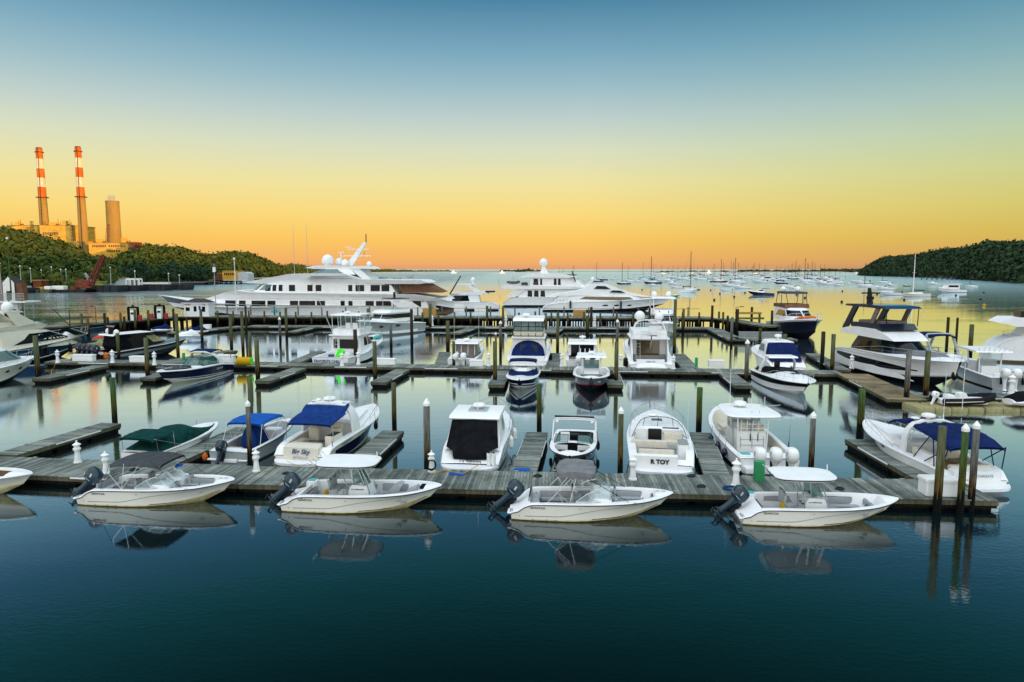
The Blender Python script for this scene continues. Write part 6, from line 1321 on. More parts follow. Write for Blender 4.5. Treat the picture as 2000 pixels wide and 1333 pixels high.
frame(t, sym([[(4.2, 1.55, 3.0), (4.2, 1.6, 5.0)], [(5.6, 1.5, 3.5), (5.6, 1.6, 5.0)], [(7.5, 1.4, 3.5), (7.2, 1.5, 5.0)], [(4.2, .6, 3.0), (4.2, .6, 5.0)]]), .03, 'steelwhite', 'tower_legs')
b = MB(); b.loft([[(5.6, 1.55, 3.6), (7.4, 1.35, 3.65), (7.7, .5, 3.65), (7.7, -.5, 3.65), (7.4, -1.35, 3.65), (5.6, -1.55, 3.6)], [(5.6, 1.6, 4.95), (7.1, 1.45, 4.95), (7.3, .5, 4.95), (7.3, -.5, 4.95), (7.1, -1.45, 4.95), (5.6, -1.6, 4.95)]], 'glassclear'); b.build('clear_curtain', t, smooth=0)
for y in (-.6, .2): seat(t, 5.4, y, 3.1, .6, .5, .6, -1, 'gel')
rails(t, [(4.2, 1.5, 3.0), (4.2, .7, 3.0), (4.2, 0, 3.0), (4.2, -.7, 3.0), (4.2, -1.5, 3.0)], .6, 'steelwhite', .025); frame(t, [[(3.6, 1.2, .5), (4.1, 1.2, 3.0)], [(3.6, .8, .5), (4.1, .8, 3.0)]] + [[(3.6 + .09 * k, 1.2, .7 + .4 * k), (3.6 + .09 * k, .8, .7 + .4 * k)] for k in range(6)], .02, 'steelwhite', 'ladder')
T = Matrix.Translation((.55, -.9, 1.35)) @ Matrix.Rotation(R(28), 4, 'X'); b = MB(); b.cbox((0, 0, -.1), (.4, .75, 1.15), 'lime', .12); b.build('bean_bag', t, T=T)
for y, l in ((1.75, .62), (-1.75, -.62)): b = MB(); b.tube((6.0, y, 1.4), (1.5, y + l * 1.2, 8.6), .045, 'steelwhite', .012, 6); b.build('outrigger', t)
antenna(t, 5.0, 1.3, 5.1, 4.5, (0, 0), .02); antenna(t, 5.0, -1.3, 5.1, 4.5, (0, 0), .02); radome(t, 5.4, .3, 5.1, .35, .2); box(t, 'bait_station', (3.4, 0, .85), (.8, 1.6, .7)); box(t, 'fighting_chair', (1.6, .6, .85), (.5, .5, .5), 'letternavy'); H.rail(t, .5, .7, .12, n=10)
b = MB(); b.ell((10.8, -1.0, 2.1), (1.1, .35, .18), 'turq'); b.build('paddle_board', t); box(t, 'deck_box', (9.8, -.2, 1.95), (.8, 1.0, .4), 'black'); at(t, -18.6, back(-18.6), 80)

# grey hulled motor yacht lying beyond
t = boat('silver grey hulled motor yacht with a white cabin lying before the pier', 'motor yacht', name='motor_yacht')
H = Hull(13, 4.4, [(0, 1.5), (.5, 1.9), (1, 2.5)], rake=1.2, keel=-.6, chine=.25, chbow=.2, flare=1.2, beam=[(0, .9), (.3, 1), (.7, .95), (.9, .62), (1, .06)]); H.make(t, hm='hullsilver', dm='gel', bm='gel', boot='gel', rub='gel', rubr=.06, crown=.2)
H.stripe(t, [(2, .5), (9, .5), (12, .9)], .35, 'gel', 'boot_top'); hs = House([(2.0, 2.5, 9.4, 1.7, 1.8), (2.5, 2.5, 9.2, 1.65, 1.6), (3.3, 2.5, 8.6, 1.55, 1.2), (3.4, 2.2, 9.0, 1.75, 1.2), (3.75, 2.4, 8.4, 1.6, 1.2)]); hs.shell(crown=.08).build('cabin', t)
winstrip(t, hs, [(3.0, 2.55), (8.6, 2.55), (8.0, 3.2), (3.2, 3.2)]); front(t, hs, 1.1, 2.9, 2.6, 3.2, 3); slab(t, 'top_awning', [(3.0, 5.4), (3.0, 5.5), (6.4, 5.5), (6.5, 5.4)], 1.3, 'cgrey'); frame(t, sym([[(3.2, 1.2, 3.8), (3.1, 1.2, 5.4)], [(6.3, 1.2, 3.8), (6.3, 1.2, 5.4)]]), .03, 'steelwhite', 'awning_posts')
box(t, 'radar_mast', (5, 0, 6.0), (.3, .3, .9), 'black'); antenna(t, 5, 0, 6, 2); antenna(t, 5, .5, 5.5, 3.0, (0, 0)); H.rail(t, .3, .7, .15, n=10, m='steelwhite'); b = MB()
for x in (6.5, 9.5):
    for s_ in (1, -1): b.ell(H.on(x, 1.5, s_), (.55, .06, .16), 'black')
b.build('porthole', t); at(t, -15.4, 109.5, -123)

# two outboard walkaround with taupe covers
t = boat('white hardtop boat with taupe curtains and twin white outboards', 'fishing boat')
H = Hull(9.6, 3.1, SH(.95, 1.1, 1.5), rake=1.6, keel=-.5, chbow=.5, flare=1.5); H.make(t, cock=((.08, .5, .45, .28),), boot='bottomdark', rub='lettergrey', bm='gel')
for y in (-.4, .4): outboard(t, -.5, y, .65, 0, 'gel', 1.2)
b = MB(); b.box((-.6, -.4, 1.68), (.4, .3, .04), 'cblue'); b.build('motor_sticker', t)
slab(t, 'curtain', [(1.9, .5), (2.3, 2.25), (2.5, 2.25), (2.5, .5)], 1.2, 'ctaupe'); hs = House([(1.1, 2.5, 7.0, 1.2, 2.4), (1.6, 2.5, 6.2, 1.15, 2), (2.3, 2.5, 5.0, 1.1, .9)]); hs.shell('glassteal', 'gel').build('cabin', t); slab(t, 'hard_top', [(1.9, 2.32), (2.0, 2.42), (5.2, 2.5), (5.4, 2.35)], 1.4); slab(t, 'foredeck_trunk', [(5.0, 1.1), (5.3, 1.5), (8, 1.5), (8.4, 1.3)], .8)
frame(t, [[(2.05, y, 1.0), (2.25, y, 2.2)] for y in (-1.0, -.3, .4, 1.0)], .03, 'gel', 'curtain_posts'); radome(t, 3.2, 0, 2.45, .35, .25); antenna(t, 3.0, 1.3, 2.4, 3.8, (0, 0), .02, 'vinylcream'); antenna(t, 3.0, -1.3, 2.4, 4.0, (0, 0), .02, 'vinylcream'); H.rail(t, .5, .55, .1); at(t, -5.1, back(-5.1), 83)

# enclosed flybridge cruiser
t = boat('tall white flybridge boat with clear enclosure above and navy canvas below', 'motor yacht', name='motor_yacht')
H = Hull(13.5, 4.3, [(0, .9), (.06, 1.2), (.5, 1.5), (1, 1.95)], rake=2.0, keel=-.7, chine=.15, chbow=.45, flare=1.4); H.make(t, boot='bottomdark', bm='bottomdark', rub='gel', rubr=.05, crown=.3); platform(t, 1.9, .8, .4)
slab(t, 'aft_bulkhead', [(-.02, .5), (.1, 1.3), (.6, 1.35), (.6, .5)], 1.7); cover(t, [(.5, 1.75, 1.15, 1.2), (1.0, 1.72, 1.2, 1.9), (1.6, 1.68, 1.3, 2.6), (2.0, 1.6, 1.4, 2.85)], 'cnavy', 'aft_canvas'); b = MB()
for y in (-.6, .45): b.patch((.93, y - .35, 1.75), (.93, y + .35, 1.75), (1.42, y + .33, 2.38), (1.42, y - .33, 2.38), 'glassdark')
b.build('canvas_window', t)
hs = House([(1.4, 1.9, 9.8, 1.75, 3.2), (2.0, 1.9, 8.6, 1.7, 3), (2.85, 1.9, 7.2, 1.6, 2), (3.0, 1.5, 7.2, 1.72, 1.8), (3.1, 1.5, 7.0, 1.72, 1.7)]); hs.shell().build('cabin', t); winstrip(t, hs, [(3.0, 2.0), (8.0, 2.0), (6.8, 2.75), (3.4, 2.75)])
slab(t, 'flybridge', [(1.6, 3.1), (1.6, 3.75), (5.6, 3.8), (6.6, 3.6), (6.2, 3.1)], 1.5, 'vinylcream'); b = MB(); b.loft([[(5.6, 1.5, 3.7), (1.62, 1.52, 3.7), (1.6, -1.52, 3.7), (5.6, -1.5, 3.7), (6.2, 0, 3.7)], [(5.2, 1.4, 4.75), (1.8, 1.42, 4.75), (1.8, -1.42, 4.75), (5.2, -1.4, 4.75), (5.6, 0, 4.75)]], 'glassteal', closed=True); b.build('clear_curtain', t, smooth=0)
frame(t, [[(1.58, y, 3.2), (1.78, y * .95, 4.75)] for y in (-1.5, -.75, 0, .75, 1.5)] + [[(1.58, -1.5, 3.75), (1.58, 1.5, 3.75)], [(1.58, -1.5, 3.25), (1.58, 1.5, 3.25)], [(1.68, -1.45, 4.2), (1.68, 1.45, 4.2)]], .035, 'black', 'curtain_frame'); slab(t, 'flybridge_roof', [(1.5, 4.75), (1.8, 5.0), (5.2, 5.1), (6.0, 4.8)], 1.55)
for y in (-.5, .55): seat(t, 2.6, y, 3.3, .7, .5, .7, -1, 'gel')
radome(t, 3.2, .3, 5.05, .42, .3); antenna(t, 2.4, -1, 5, 1.2); H.rail(t, .35, .7, .12, n=12); fender(t, 4, -2.2, .8, 'black', .7, .18); at(t, 1.5, back(1.5), 85)

# navy covered boat, bow toward the camera
t = boat('navy hulled boat under navy covers and bimini, bow toward the camera', 'motorboat')
H = Hull(7.6, 2.75, SH(.85, .95, 1.1), rake=1.3, chbow=.4, keel=-.35, chine=.05, beam=[(0, .92), (.3, 1), (.62, .97), (.8, .8), (.92, .5), (1, .05)]); H.make(t, hm='navy', dm='gel', bm='gel2', boot='gel2', rub='gel', rubr=.04, g=.16); H.stripe(t, [(1.5, .34), (5, .42), (6.9, .62)], .08, 'gel')
cover(t, [(.3, 1.2, .95, 1.05), (1.6, 1.28, .98, 1.3), (3.4, 1.28, 1.0, 1.5), (4.3, 1.22, 1.02, 1.35), (5.4, 1.0, 1.06, 1.22), (6.5, .6, 1.1, 1.16), (7.1, .3, 1.12, 1.14)], 'cnavy'); canopy(t, [(2.3, 2.15), (3.2, 2.32), (4.2, 2.25)], 1.2, .12, 'cnavy')
frame(t, sym([[(3.2, 1.3, 1.0), (2.4, 1.18, 2.0)], [(3.2, 1.3, 1.0), (4.1, 1.18, 2.1)]]), .02); ushield(t, 3.0, 4.6, 1.1, 1.15, 1.6, .4, 'gel', 'steelwhite'); H.rail(t, .75, .25, .08, n=6); at(t, 1.3, 61.9, -95.5)

# white express with dark windows
t = boat('white express cruiser with a dark open back and small radar, behind the grey fishing boat', 'motor cruiser')
H = Hull(10, 3.4, SH(1.0, 1.2, 1.6), rake=1.7, keel=-.5, chbow=.5, flare=1.4); H.make(t, cock=((.05, .4, .5, .3),), boot='bottomdark', rub='gel', rubr=.04); hs = House([(1.2, 2.6, 7.4, 1.4, 2.6), (1.7, 2.6, 6.6, 1.35, 2.2), (2.5, 2.6, 5.4, 1.25, 1)]); hs.shell().build('cabin', t)
winstrip(t, hs, [(3.2, 1.7), (5.8, 1.7), (5.0, 2.35), (3.4, 2.4)]); b = MB(); b.box((2.58, 0, 1.7), (.04, 2.3, 1.2), 'glassdark'); b.build('aft_window', t); frame(t, [[(2.53, .3, 1.1), (2.53, .3, 2.3)]], .04, 'gel', 'window_post'); slab(t, 'hard_top', [(1.8, 2.42), (2.0, 2.6), (5.2, 2.64), (5.5, 2.45)], 1.45); radome(t, 3.2, 0, 2.62, .34, .22, .35); outboard(t, -.45, .4, .6, 0, 'gel', 1.1); outboard(t, -.45, -.5, .6, 0, 'gel', 1.1)
H.rail(t, .4, .55, .1); box(t, 'cockpit_locker', (.7, 1.0, .9), (.5, .6, .7), 'ctaupe'); at(t, 6.9, back(6.9), 84)

# grey centre console, bow toward the camera
t = boat('grey fishing boat with white T-top and a red waterline, bow toward the camera', 'fishing boat')
H = Hull(8.6, 3.1, SH(1.0, 1.1, 1.35), rake=1.2, chbow=.4, keel=-.45, chine=.22, flare=1.2, beam=[(0, .9), (.3, 1), (.66, .97), (.84, .78), (.94, .48), (1, .05)]); H.make(t, hm='hullgrey', dm='gel', bm='bottomdark', cock=((.08, .93, .5, .22),), im='gel', sm='sole', boot='red', rub='gel', rubr=.03)
slab(t, 'console', [(3.6, .5), (3.6, 1.3), (3.9, 1.5), (5.0, 1.2), (5.2, .5)], .6); slab(t, 'bow_lounge', [(5.3, .5), (5.3, 1.15), (7.2, 1.2), (7.3, .5)], lambda x, z: .9 - max(0, x - 6) * .35, 'cmid'); slab(t, 'hard_top', [(2.2, 2.5), (2.3, 2.62), (4.9, 2.62), (5.0, 2.5)], 1.25)
b = MB(); b.box((4.0, 0, 1.85), (.05, 1.3, .7), 'glassteal'); b.build('windshield', t); frame(t, sym([[(4.4, .75, .5), (4.3, .8, 2.5)], [(2.9, .75, .5), (2.9, .8, 2.5)]]), .07, 'gel', 'top_legs'); frame(t, [[(2.4, y, 2.6), (2.2, y, 2.95)] for y in (-1, -.6, -.2, .2, .6, 1)], .03, 'gel', 'rod_holders'); radome(t, 3.6, 0, 2.62, .3, .2)
for y in (-.4, .4): outboard(t, -.45, y, .6, 0, 'gel', 1.1)
b = MB(); b.ell((8.35, 0, .95), (.1, .22, .2), 'darksteel'); b.build('anchor', t); fender(t, 3.5, 1.7, .6, 'black', .9, .3); at(t, 7.35, 62.3, -97)

# flybridge yacht with flag
t = boat('white flybridge yacht flying a flag at its stern, two domes on the arch', 'motor yacht', name='motor_yacht')
H = Hull(14.5, 4.5, [(0, .7), (.05, 1.0), (.12, 1.4), (.5, 1.6), (1, 2.1)], rake=2.2, keel=-.7, chine=.15, chbow=.45, flare=1.4); H.make(t, boot='bottomdark', bm='bottomdark', rub='gel', rubr=.05, crown=.3, cock=((.03, .2, .7, .45),)); platform(t, 2.0, 1.0, .4, teak='teak')
slab(t, 'transom_panel', [(-.02, .5), (.05, 1.15), (.4, 1.2), (.4, .5)], 1.35); transom_text(t, -.03, .95, 'GRACE', .26, 'lettering', 0, .004); cover(t, [(-.95, 1.4, .45, .6), (-.7, 1.55, .45, .95), (-.35, 1.5, .45, .98), (-.1, 1.4, .45, .7)], 'gel', 'covered_tender')
hs = House([(1.4, 2.9, 10.2, 1.8, 3.4), (2.1, 2.9, 9.2, 1.75, 3), (2.95, 2.9, 7.6, 1.65, 2), (3.1, .9, 7.6, 1.9, 2), (3.22, .9, 7.4, 1.9, 1.8)]); hs.shell().build('cabin', t); winstrip(t, hs, [(3.6, 2.0), (8.6, 2.1), (7.2, 2.8), (4.0, 2.8)]); b = MB(); b.box((2.88, 0, 2.05), (.04, 2.3, 1.5), 'glassbrown'); b.build('aft_door', t)
for sg in (1, -1): slab(t, 'side_wing', [(.6, 1.2), (1.2, 1.35), (2.9, 1.5), (2.9, 3.1), (1.6, 3.1), (.9, 1.9)], .06, 'gel', sg * 1.75)
slab(t, 'flybridge', [(3.0, 3.22), (3.0, 3.75), (6.4, 3.85), (7.3, 3.6), (7.0, 3.22)], 1.6); arch(t, 2.4, 1.6, 3.2, 4.95, -.3, .6, th=.12); ushield(t, 4.6, 6.6, 1.4, 3.8, 4.3, .4, 'glassclear'); rails(t, [(1.0, y, 3.22) for y in (-1.8, -.9, 0, .9, 1.8)], .7)
box(t, 'flybridge_seat', (1.6, 1.2, 3.55), (.8, .9, .6), 'gel'); box(t, 'flybridge_seat', (1.6, -1.2, 3.55), (.8, .9, .6), 'gel'); box(t, 'wet_bar', (2.9, -.7, 3.8), (.5, 1.3, .9), 'gel'); satdome(t, 2.2, .95, 4.85, .52); satdome(t, 2.2, -.95, 4.85, .45); box(t, 'radar_mast', (2.2, 0, 5.5), (.15, .2, 1.3), 'darksteel'); flag(t, .2, -.05, 2.6, .5, .7, 1.1, -.2)
frame(t, [[(1.4, 1.3, .7), (2.0, 1.3, 3.1)], [(1.4, .9, .7), (2.0, .9, 3.1)]] + [[(1.4 + .08 * k, 1.3, .95 + .33 * k), (1.4 + .08 * k, .9, .95 + .33 * k)] for k in range(7)], .02, 'chrome', 'ladder'); H.rail(t, .3, .7, .12, n=12); fender(t, 1.0, 2.35, .8, 'black', .9, .25); at(t, 13.5, back(13.5), 84.5)

# flybridge yacht behind, bow toward the camera
t = boat('white flybridge yacht facing the camera in front of the pier, just behind the flag', 'motor yacht', name='motor_yacht')
H = Hull(14, 4.4, [(0, 1.3), (.5, 1.9), (1, 2.5)], rake=2, keel=-.6, chine=.3, chbow=.4, flare=1.6); H.make(t, bm='gel2', boot='bottomdark', rub='gel', crown=.3); hs = House([(1.9, 2.0, 9.2, 1.75, 2.8), (3.2, 2.0, 7.6, 1.6, 2), (3.35, 1.2, 7.9, 1.8, 2), (3.9, 1.5, 7.6, 1.75, 2)]); hs.shell().build('cabin', t); front(t, hs, 1.1, 2.9, 2.3, 3.1, 3); winstrip(t, hs, [(2.6, 2.3), (6.8, 2.3), (6.0, 3.1), (2.8, 3.1)])
b = MB(); hs.screen(b, .9, 3.1, 3.5, 3.85, 'cnavy', 1, 0, .02); b.build('flybridge_dodger', t); slab(t, 'hard_top', [(2.0, 5.6), (2.0, 5.75), (6.4, 5.8), (6.8, 5.6)], 1.7); frame(t, sym([[(2.2, 1.5, 3.9), (2.2, 1.6, 5.6)], [(6.9, 1.4, 3.9), (6.5, 1.5, 5.6)]]), .06, 'gel', 'top_posts'); satdome(t, 3.5, 1.1, 5.75, .45); satdome(t, 3.5, -1.1, 5.75, .45); antenna(t, 3.5, 0, 5.8, 2.6, m='black'); H.rail(t, .3, .8, .12, 'steelwhite'); at(t, 23.2, 108, -96)

# black and white cruiser, bow toward the camera
t = boat('black and white cruiser with black cockpit cover, bow toward the camera', 'motor cruiser')
H = Hull(9.6, 3.2, SH(.95, 1.1, 1.3), rake=1.6, chbow=.38, keel=-.4, chine=.1, flare=1.2, beam=[(0, .92), (.3, 1), (.62, .97), (.8, .8), (.92, .48), (1, .05)]); H.make(t, hm='gel', dm='gel', bm='gel', boot='gel', rub='gel', rubr=.05, crown=.35, split=(.45, 'black'))
cover(t, [(.4, 1.3, 1.1, 1.2), (2.2, 1.32, 1.15, 1.5), (3.2, 1.3, 1.2, 1.65), (4.2, 1.25, 1.25, 1.55), (4.9, 1.05, 1.3, 1.4)], 'cblack'); arch(t, 2.4, 1.45, 1.1, 2.6, .9, .5, 'gel', th=.09); slab(t, 'arch_roof', [(2.2, 2.5), (2.4, 2.6), (4.0, 2.62), (4.1, 2.5)], 1.2); seat(t, 3.0, -.1, 1.1, .5, .4, .5, -1, 'black'); ushield(t, 2.8, 5.2, 1.3, 1.25, 1.75, .5, 'glassdark', 'black')
H.rail(t, .4, .6, .12, n=12); box(t, 'deck_hatch', (6.8, 0, 1.62), (.5, .6, .04), 'glassdark', .02); at(t, 23.1, 61.2, -92.5)

# white express with navy canvas
t = boat('white hardtop cruiser closed in with navy canvas, stern to the middle dock', 'motor cruiser')
H = Hull(10.5, 3.5, [(0, .6), (.05, .9), (.15, 1.15), (.5, 1.35), (1, 1.65)], rake=1.8, keel=-.5, chbow=.45, flare=1.3); H.make(t, boot='bottomdark', rub='gel', rubr=.04, crown=.3); platform(t, 1.6, .7, .4); hs = House([(1.2, 2.6, 7.6, 1.45, 2.6), (1.8, 2.6, 6.8, 1.4, 2.2), (2.6, 2.6, 5.6, 1.3, 1.2), (2.8, 2.4, 5.4, 1.2, 1)]); hs.shell(crown=.12).build('cabin', t)
winstrip(t, hs, [(3.2, 1.8), (6.0, 1.8), (5.2, 2.5), (3.4, 2.5)], 'glassteal'); b = MB(); b.loft([[(.7, 1.45, 1.1), (.7, 0, 1.15), (.7, -1.45, 1.1)], [(1.4, 1.4, 1.9), (1.2, 0, 2.0), (1.4, -1.4, 1.9)], [(2.5, 1.25, 2.7), (2.4, 0, 2.8), (2.5, -1.25, 2.7)]], 'cnavy'); b.loft([[(.7, 1.45, 1.1), (2.6, 1.45, 1.15)], [(1.4, 1.4, 1.9), (2.6, 1.42, 1.9)], [(2.5, 1.25, 2.7), (2.6, 1.28, 2.7)]][::-1], 'cnavy'); b.loft([[(.7, -1.45, 1.1), (2.6, -1.45, 1.15)], [(1.4, -1.4, 1.9), (2.6, -1.42, 1.9)], [(2.5, -1.25, 2.7), (2.6, -1.28, 2.7)]], 'cnavy'); b.build('aft_canvas', t, smooth=0)
radome(t, 3.6, 0, 2.9, .35, .3, .3); H.rail(t, .4, .6, .1); transom_text(t, -.02, .62, 'MT. SINAI, NY', .14, 'lettering', 0, .003); flag(t, 0, 1.5, .9, .3, .3, .6); at(t, 26.4, back(26.4), 86)

# dark hulled yacht with orange cover
t = boat('flybridge yacht with dark grey hull and bright orange foredeck cover', 'motor yacht', name='motor_yacht')
H = Hull(16, 4.8, [(0, 1.5), (.5, 2.2), (1, 3.0)], rake=1.4, keel=-.7, chine=.3, chbow=.35, flare=1.5, beam=[(0, .9), (.3, 1), (.7, .92), (.9, .55), (1, .04)]); H.make(t, hm='motornavy', bm='bottomdark', boot='bottomdark', rub='gel', rubr=.06, split=(.86, 'gel')); hs = House([(2.2, 3.0, 12.4, 2.0, 4.6), (2.7, 3.0, 11.4, 1.95, 4.2), (3.9, 3.0, 9.2, 1.75, 2.6), (4.1, 2.4, 8.6, 1.8, 2.2)]); hs.shell().build('cabin', t)
front(t, hs, 1.25, 2.75, 3.0, 3.8, 2); winstrip(t, hs, [(4.0, 2.9), (8.6, 2.9), (7.6, 3.75), (5.0, 3.75)], 'glassbrown'); cover(t, [(10.8, 1.5, 2.6, 2.8), (11.6, 1.4, 2.7, 3.1), (13.0, 1.0, 2.9, 3.3), (14.2, .5, 3.0, 3.15)], 'corange', 'foredeck_cover'); slab(t, 'flybridge', [(2.4, 4.1), (2.4, 4.6), (7.6, 4.7), (8.0, 4.1)], 1.8, 'brownwall'); slab(t, 'bimini_top', [(3.4, 6.3), (3.6, 6.5), (7.0, 6.5), (7.4, 6.2)], 1.7, 'cgrey'); frame(t, sym([[(3.0, 1.6, 4.6), (3.6, 1.6, 6.3)], [(8.0, 1.4, 4.6), (7.2, 1.5, 6.2)], [(5.5, 1.6, 4.6), (5.5, 1.6, 6.3)]]), .05, 'black', 'top_posts')
for y in (1.1, -1.1): satdome(t, 4.6, y, 6.45, .45)
H.rail(t, .4, .9, .15, 'steelwhite', n=12, r=.025); at(t, 43.6, 111, -93.5)

# the big white flybridge yacht
t = boat('big white flybridge yacht with navy hardtop and long black hull window', 'motor yacht', name='motor_yacht')
H = Hull(16.0, 4.7, [(0, 1.2), (.06, 1.9), (.25, 2.15), (.6, 2.2), (1, 2.4)], rake=1.1, keel=-.7, chine=.3, chbow=.35, flare=1.3, beam=[(0, .9), (.2, .97), (.6, 1), (.8, .88), (.93, .55), (1, .05)])
H.make(t, hm='gel', bm='bottomdark', boot='hullsilver', rub='lettergrey', crown=.2, cock=((.03, .2, 1.1, .4),)); H.stripe(t, [(1.2, 1.50), (4, 1.32), (8, 1.22), (12.6, 1.18)], lambda u: .62 * (1 - abs(2 * u - .9) ** 3 * .75) if u < .95 else .12, 'glassdark', 'hull_window'); H.stripe(t, [(.3, 1.78), (8, 1.9), (15, 2.05)], .03, 'lettergrey', 'pinstripe')
hs = House([(2.1, 3.4, 11.6, 2.0, 3.8), (2.5, 3.5, 11.0, 1.95, 3.6), (3.5, 4.2, 9.4, 1.75, 2.4), (3.62, 4.2, 9.2, 1.75, 2.3)]); hs.shell('motornavy', 'gel').build('cabin', t); winstrip(t, hs, [(4.2, 2.3), (9.2, 2.35), (7.6, 3.35), (5.4, 3.4)], nu=12); front(t, hs, 1.15, 2.85, 2.6, 3.4, 2)
slab(t, 'saloon_roof', [(1.0, 3.5), (1.4, 3.95), (4.0, 4.35), (7.0, 4.35), (8.6, 3.95), (9.7, 3.45), (7, 3.5), (4, 3.55)], lambda x, z: 2.1 - max(0, x - 6.5) * .14 - max(0, 2 - x) * .3, 'gel'); slab(t, 'fly_coaming', [(2.8, 4.3), (2.8, 4.75), (7.4, 4.85), (8.0, 4.3)], 1.75, 'motornavy'); slab(t, 'fly_seats', [(3.4, 4.6), (3.4, 5.0), (7.0, 5.1), (7.0, 4.6)], 1.3, 'ctaupe')
slab(t, 'hard_top', [(1.6, 6.3), (1.8, 6.5), (5.0, 6.62), (8.0, 6.5), (8.4, 6.3), (5, 6.3)], 1.75, 'motornavy', top='blue')
for sg in (1, -1): slab(t, 'arch_leg', [(1.2, 4.0), (2.2, 4.2), (3.8, 6.3), (3.0, 6.35)], .10, 'motornavy', sg * 1.65); slab(t, 'arch_leg', [(5.6, 4.7), (6.2, 4.7), (7.2, 6.3), (6.6, 6.3)], .08, 'ctaupe', sg * 1.55)
frame(t, sym([[(8.2, 1.5, 4.7), (8.2, 1.55, 6.35)], [(3.0, 1.7, 4.4), (3.0, 1.7, 6.3)]]), .04, 'black', 'top_posts'); slab(t, 'radar_mast', [(2.6, 6.5), (3.4, 6.5), (2.9, 8.1), (2.7, 8.1)], .12, 'black'); b = MB(); b.box((3.1, 0, 7.6), (.12, 1.9, .14), 'black'); b.box((3.0, 0, 7.1), (.5, .5, .3), 'black'); b.build('radar_bar', t); antenna(t, 3.4, .9, 6.5, 1.4, m='black'); antenna(t, 2.6, -.8, 6.5, 2.6)
cover(t, [(10.8, 1.35, 2.4, 2.75), (12.0, 1.3, 2.45, 2.8), (13.2, 1.0, 2.5, 2.75), (13.8, .7, 2.5, 2.6)], 'cmid', 'sun_pad'); H.rail(t, .22, .75, .12, 'chrome', 20); slab(t, 'folded_side_step', [(.2, .5), (.3, 1.5), (2.6, .9), (3.4, .45)], .25, 'gel', 2.35)
b = MB(); b.ell((15.4, 0, 1.2), (.12, .3, .4), 'black'); b.build('anchor_pocket', t); rails(t, [(1.3, 1.7, 4.0), (1.3, 0, 4.0), (1.3, -1.7, 4.0)], .7); slab(t, 'spray_rail', [(3.6, .35), (5.0, .95), (7.5, 1.02), (11, .8), (13.6, .45), (8, .3)], .06, 'gel', -2.27); at(t, 35.6, 71.3, -86)
# right fishing boat with three white outboards
t = boat('long white fishing boat with three white outboards under a rod studded T-top at right', 'fishing boat')
H = Hull(11.8, 3.2, [(0, .95), (.4, 1.1), (.75, 1.35), (1, 1.6)], rake=1.9, keel=-.5, chbow=.5, flare=1.6); H.make(t, hm='hullsilver', cock=((.08, .92, .5, .26),), im='gel', bm='bottomdark', boot='black', rub='lettergrey', g=.26)
for y in (-.8, 0, .8): outboard(t, -.5, y, .7, 0, 'gel', 1.3)
slab(t, 'console', [(4.6, .5), (4.6, 1.6), (5.0, 1.8), (5.8, 1.7), (6.2, .5)], .7); slab(t, 'tackle_station', [(3.4, .5), (3.4, 1.5), (4.0, 1.5), (4.0, .5)], .7); box(t, 'helm_seats', (4.1, 0, 1.6), (.4, 1.4, .9), 'vinyl'); slab(t, 'hard_top', [(2.9, 2.75), (3.0, 2.88), (6.4, 2.95), (6.8, 2.78)], 1.45); frame(t, [[(3.0, y, 2.85), (2.8, y, 3.25)] for y in (-1.2, -.8, -.4, 0, .4, .8, 1.2)], .04, 'gel', 'rod_holders')
frame(t, sym([[(3.6, .8, .5), (3.5, .9, 2.75)], [(5.8, .75, 1.4), (5.7, .9, 2.75)]]), .06, 'gel', 'top_legs'); b = MB(); b.box((3.35, 0, 2.3), (.05, 1.5, .6), 'glassclear'); b.build('aft_curtain', t); box(t, 'bow_seat', (8.2, 0, .95), (1.6, 1.2, .7), 'vinyl'); box(t, 'transom_locker', (.6, 0, 1.0), (.5, 2.0, .5)); at(t, 41.4, 56.0, 79.5)
t = boat('open tender with thick grey arches and navy canopy behind the right fishing boat', 'tender')
H = Hull(9, 3.2, SH(.9, 1.0, 1.3), rake=1.3, chbow=.4, flare=.8, beam=[(0, .95), (.5, 1), (.8, .85), (.94, .5), (1, .1)]); H.make(t, hm='hullsilver', cock=((.08, .88, .5, .4),), rub='hullsilver', rubr=.16, im='gel'); canopy(t, [(1.6, 3.2), (3.5, 3.4), (5.4, 3.2)], 1.4, .25, 'cnavy'); frame(t, [hoop(1.0, 1.45, .9, 3.2, 2.4), hoop(6.2, 1.45, 1.0, 3.1, 5.0)], .14, 'hullsilver', 'arch'); box(t, 'console', (4.2, 0, 1.1), (1.0, 1.0, 1.2)); frame(t, [[(3.0, -.5, .8), (3.0, -.5, 1.7), (3.0, .5, 1.7), (3.0, .5, .8)]], .08, 'hullsilver', 'seat_frame'); at(t, 44.6, 68.5, 92)
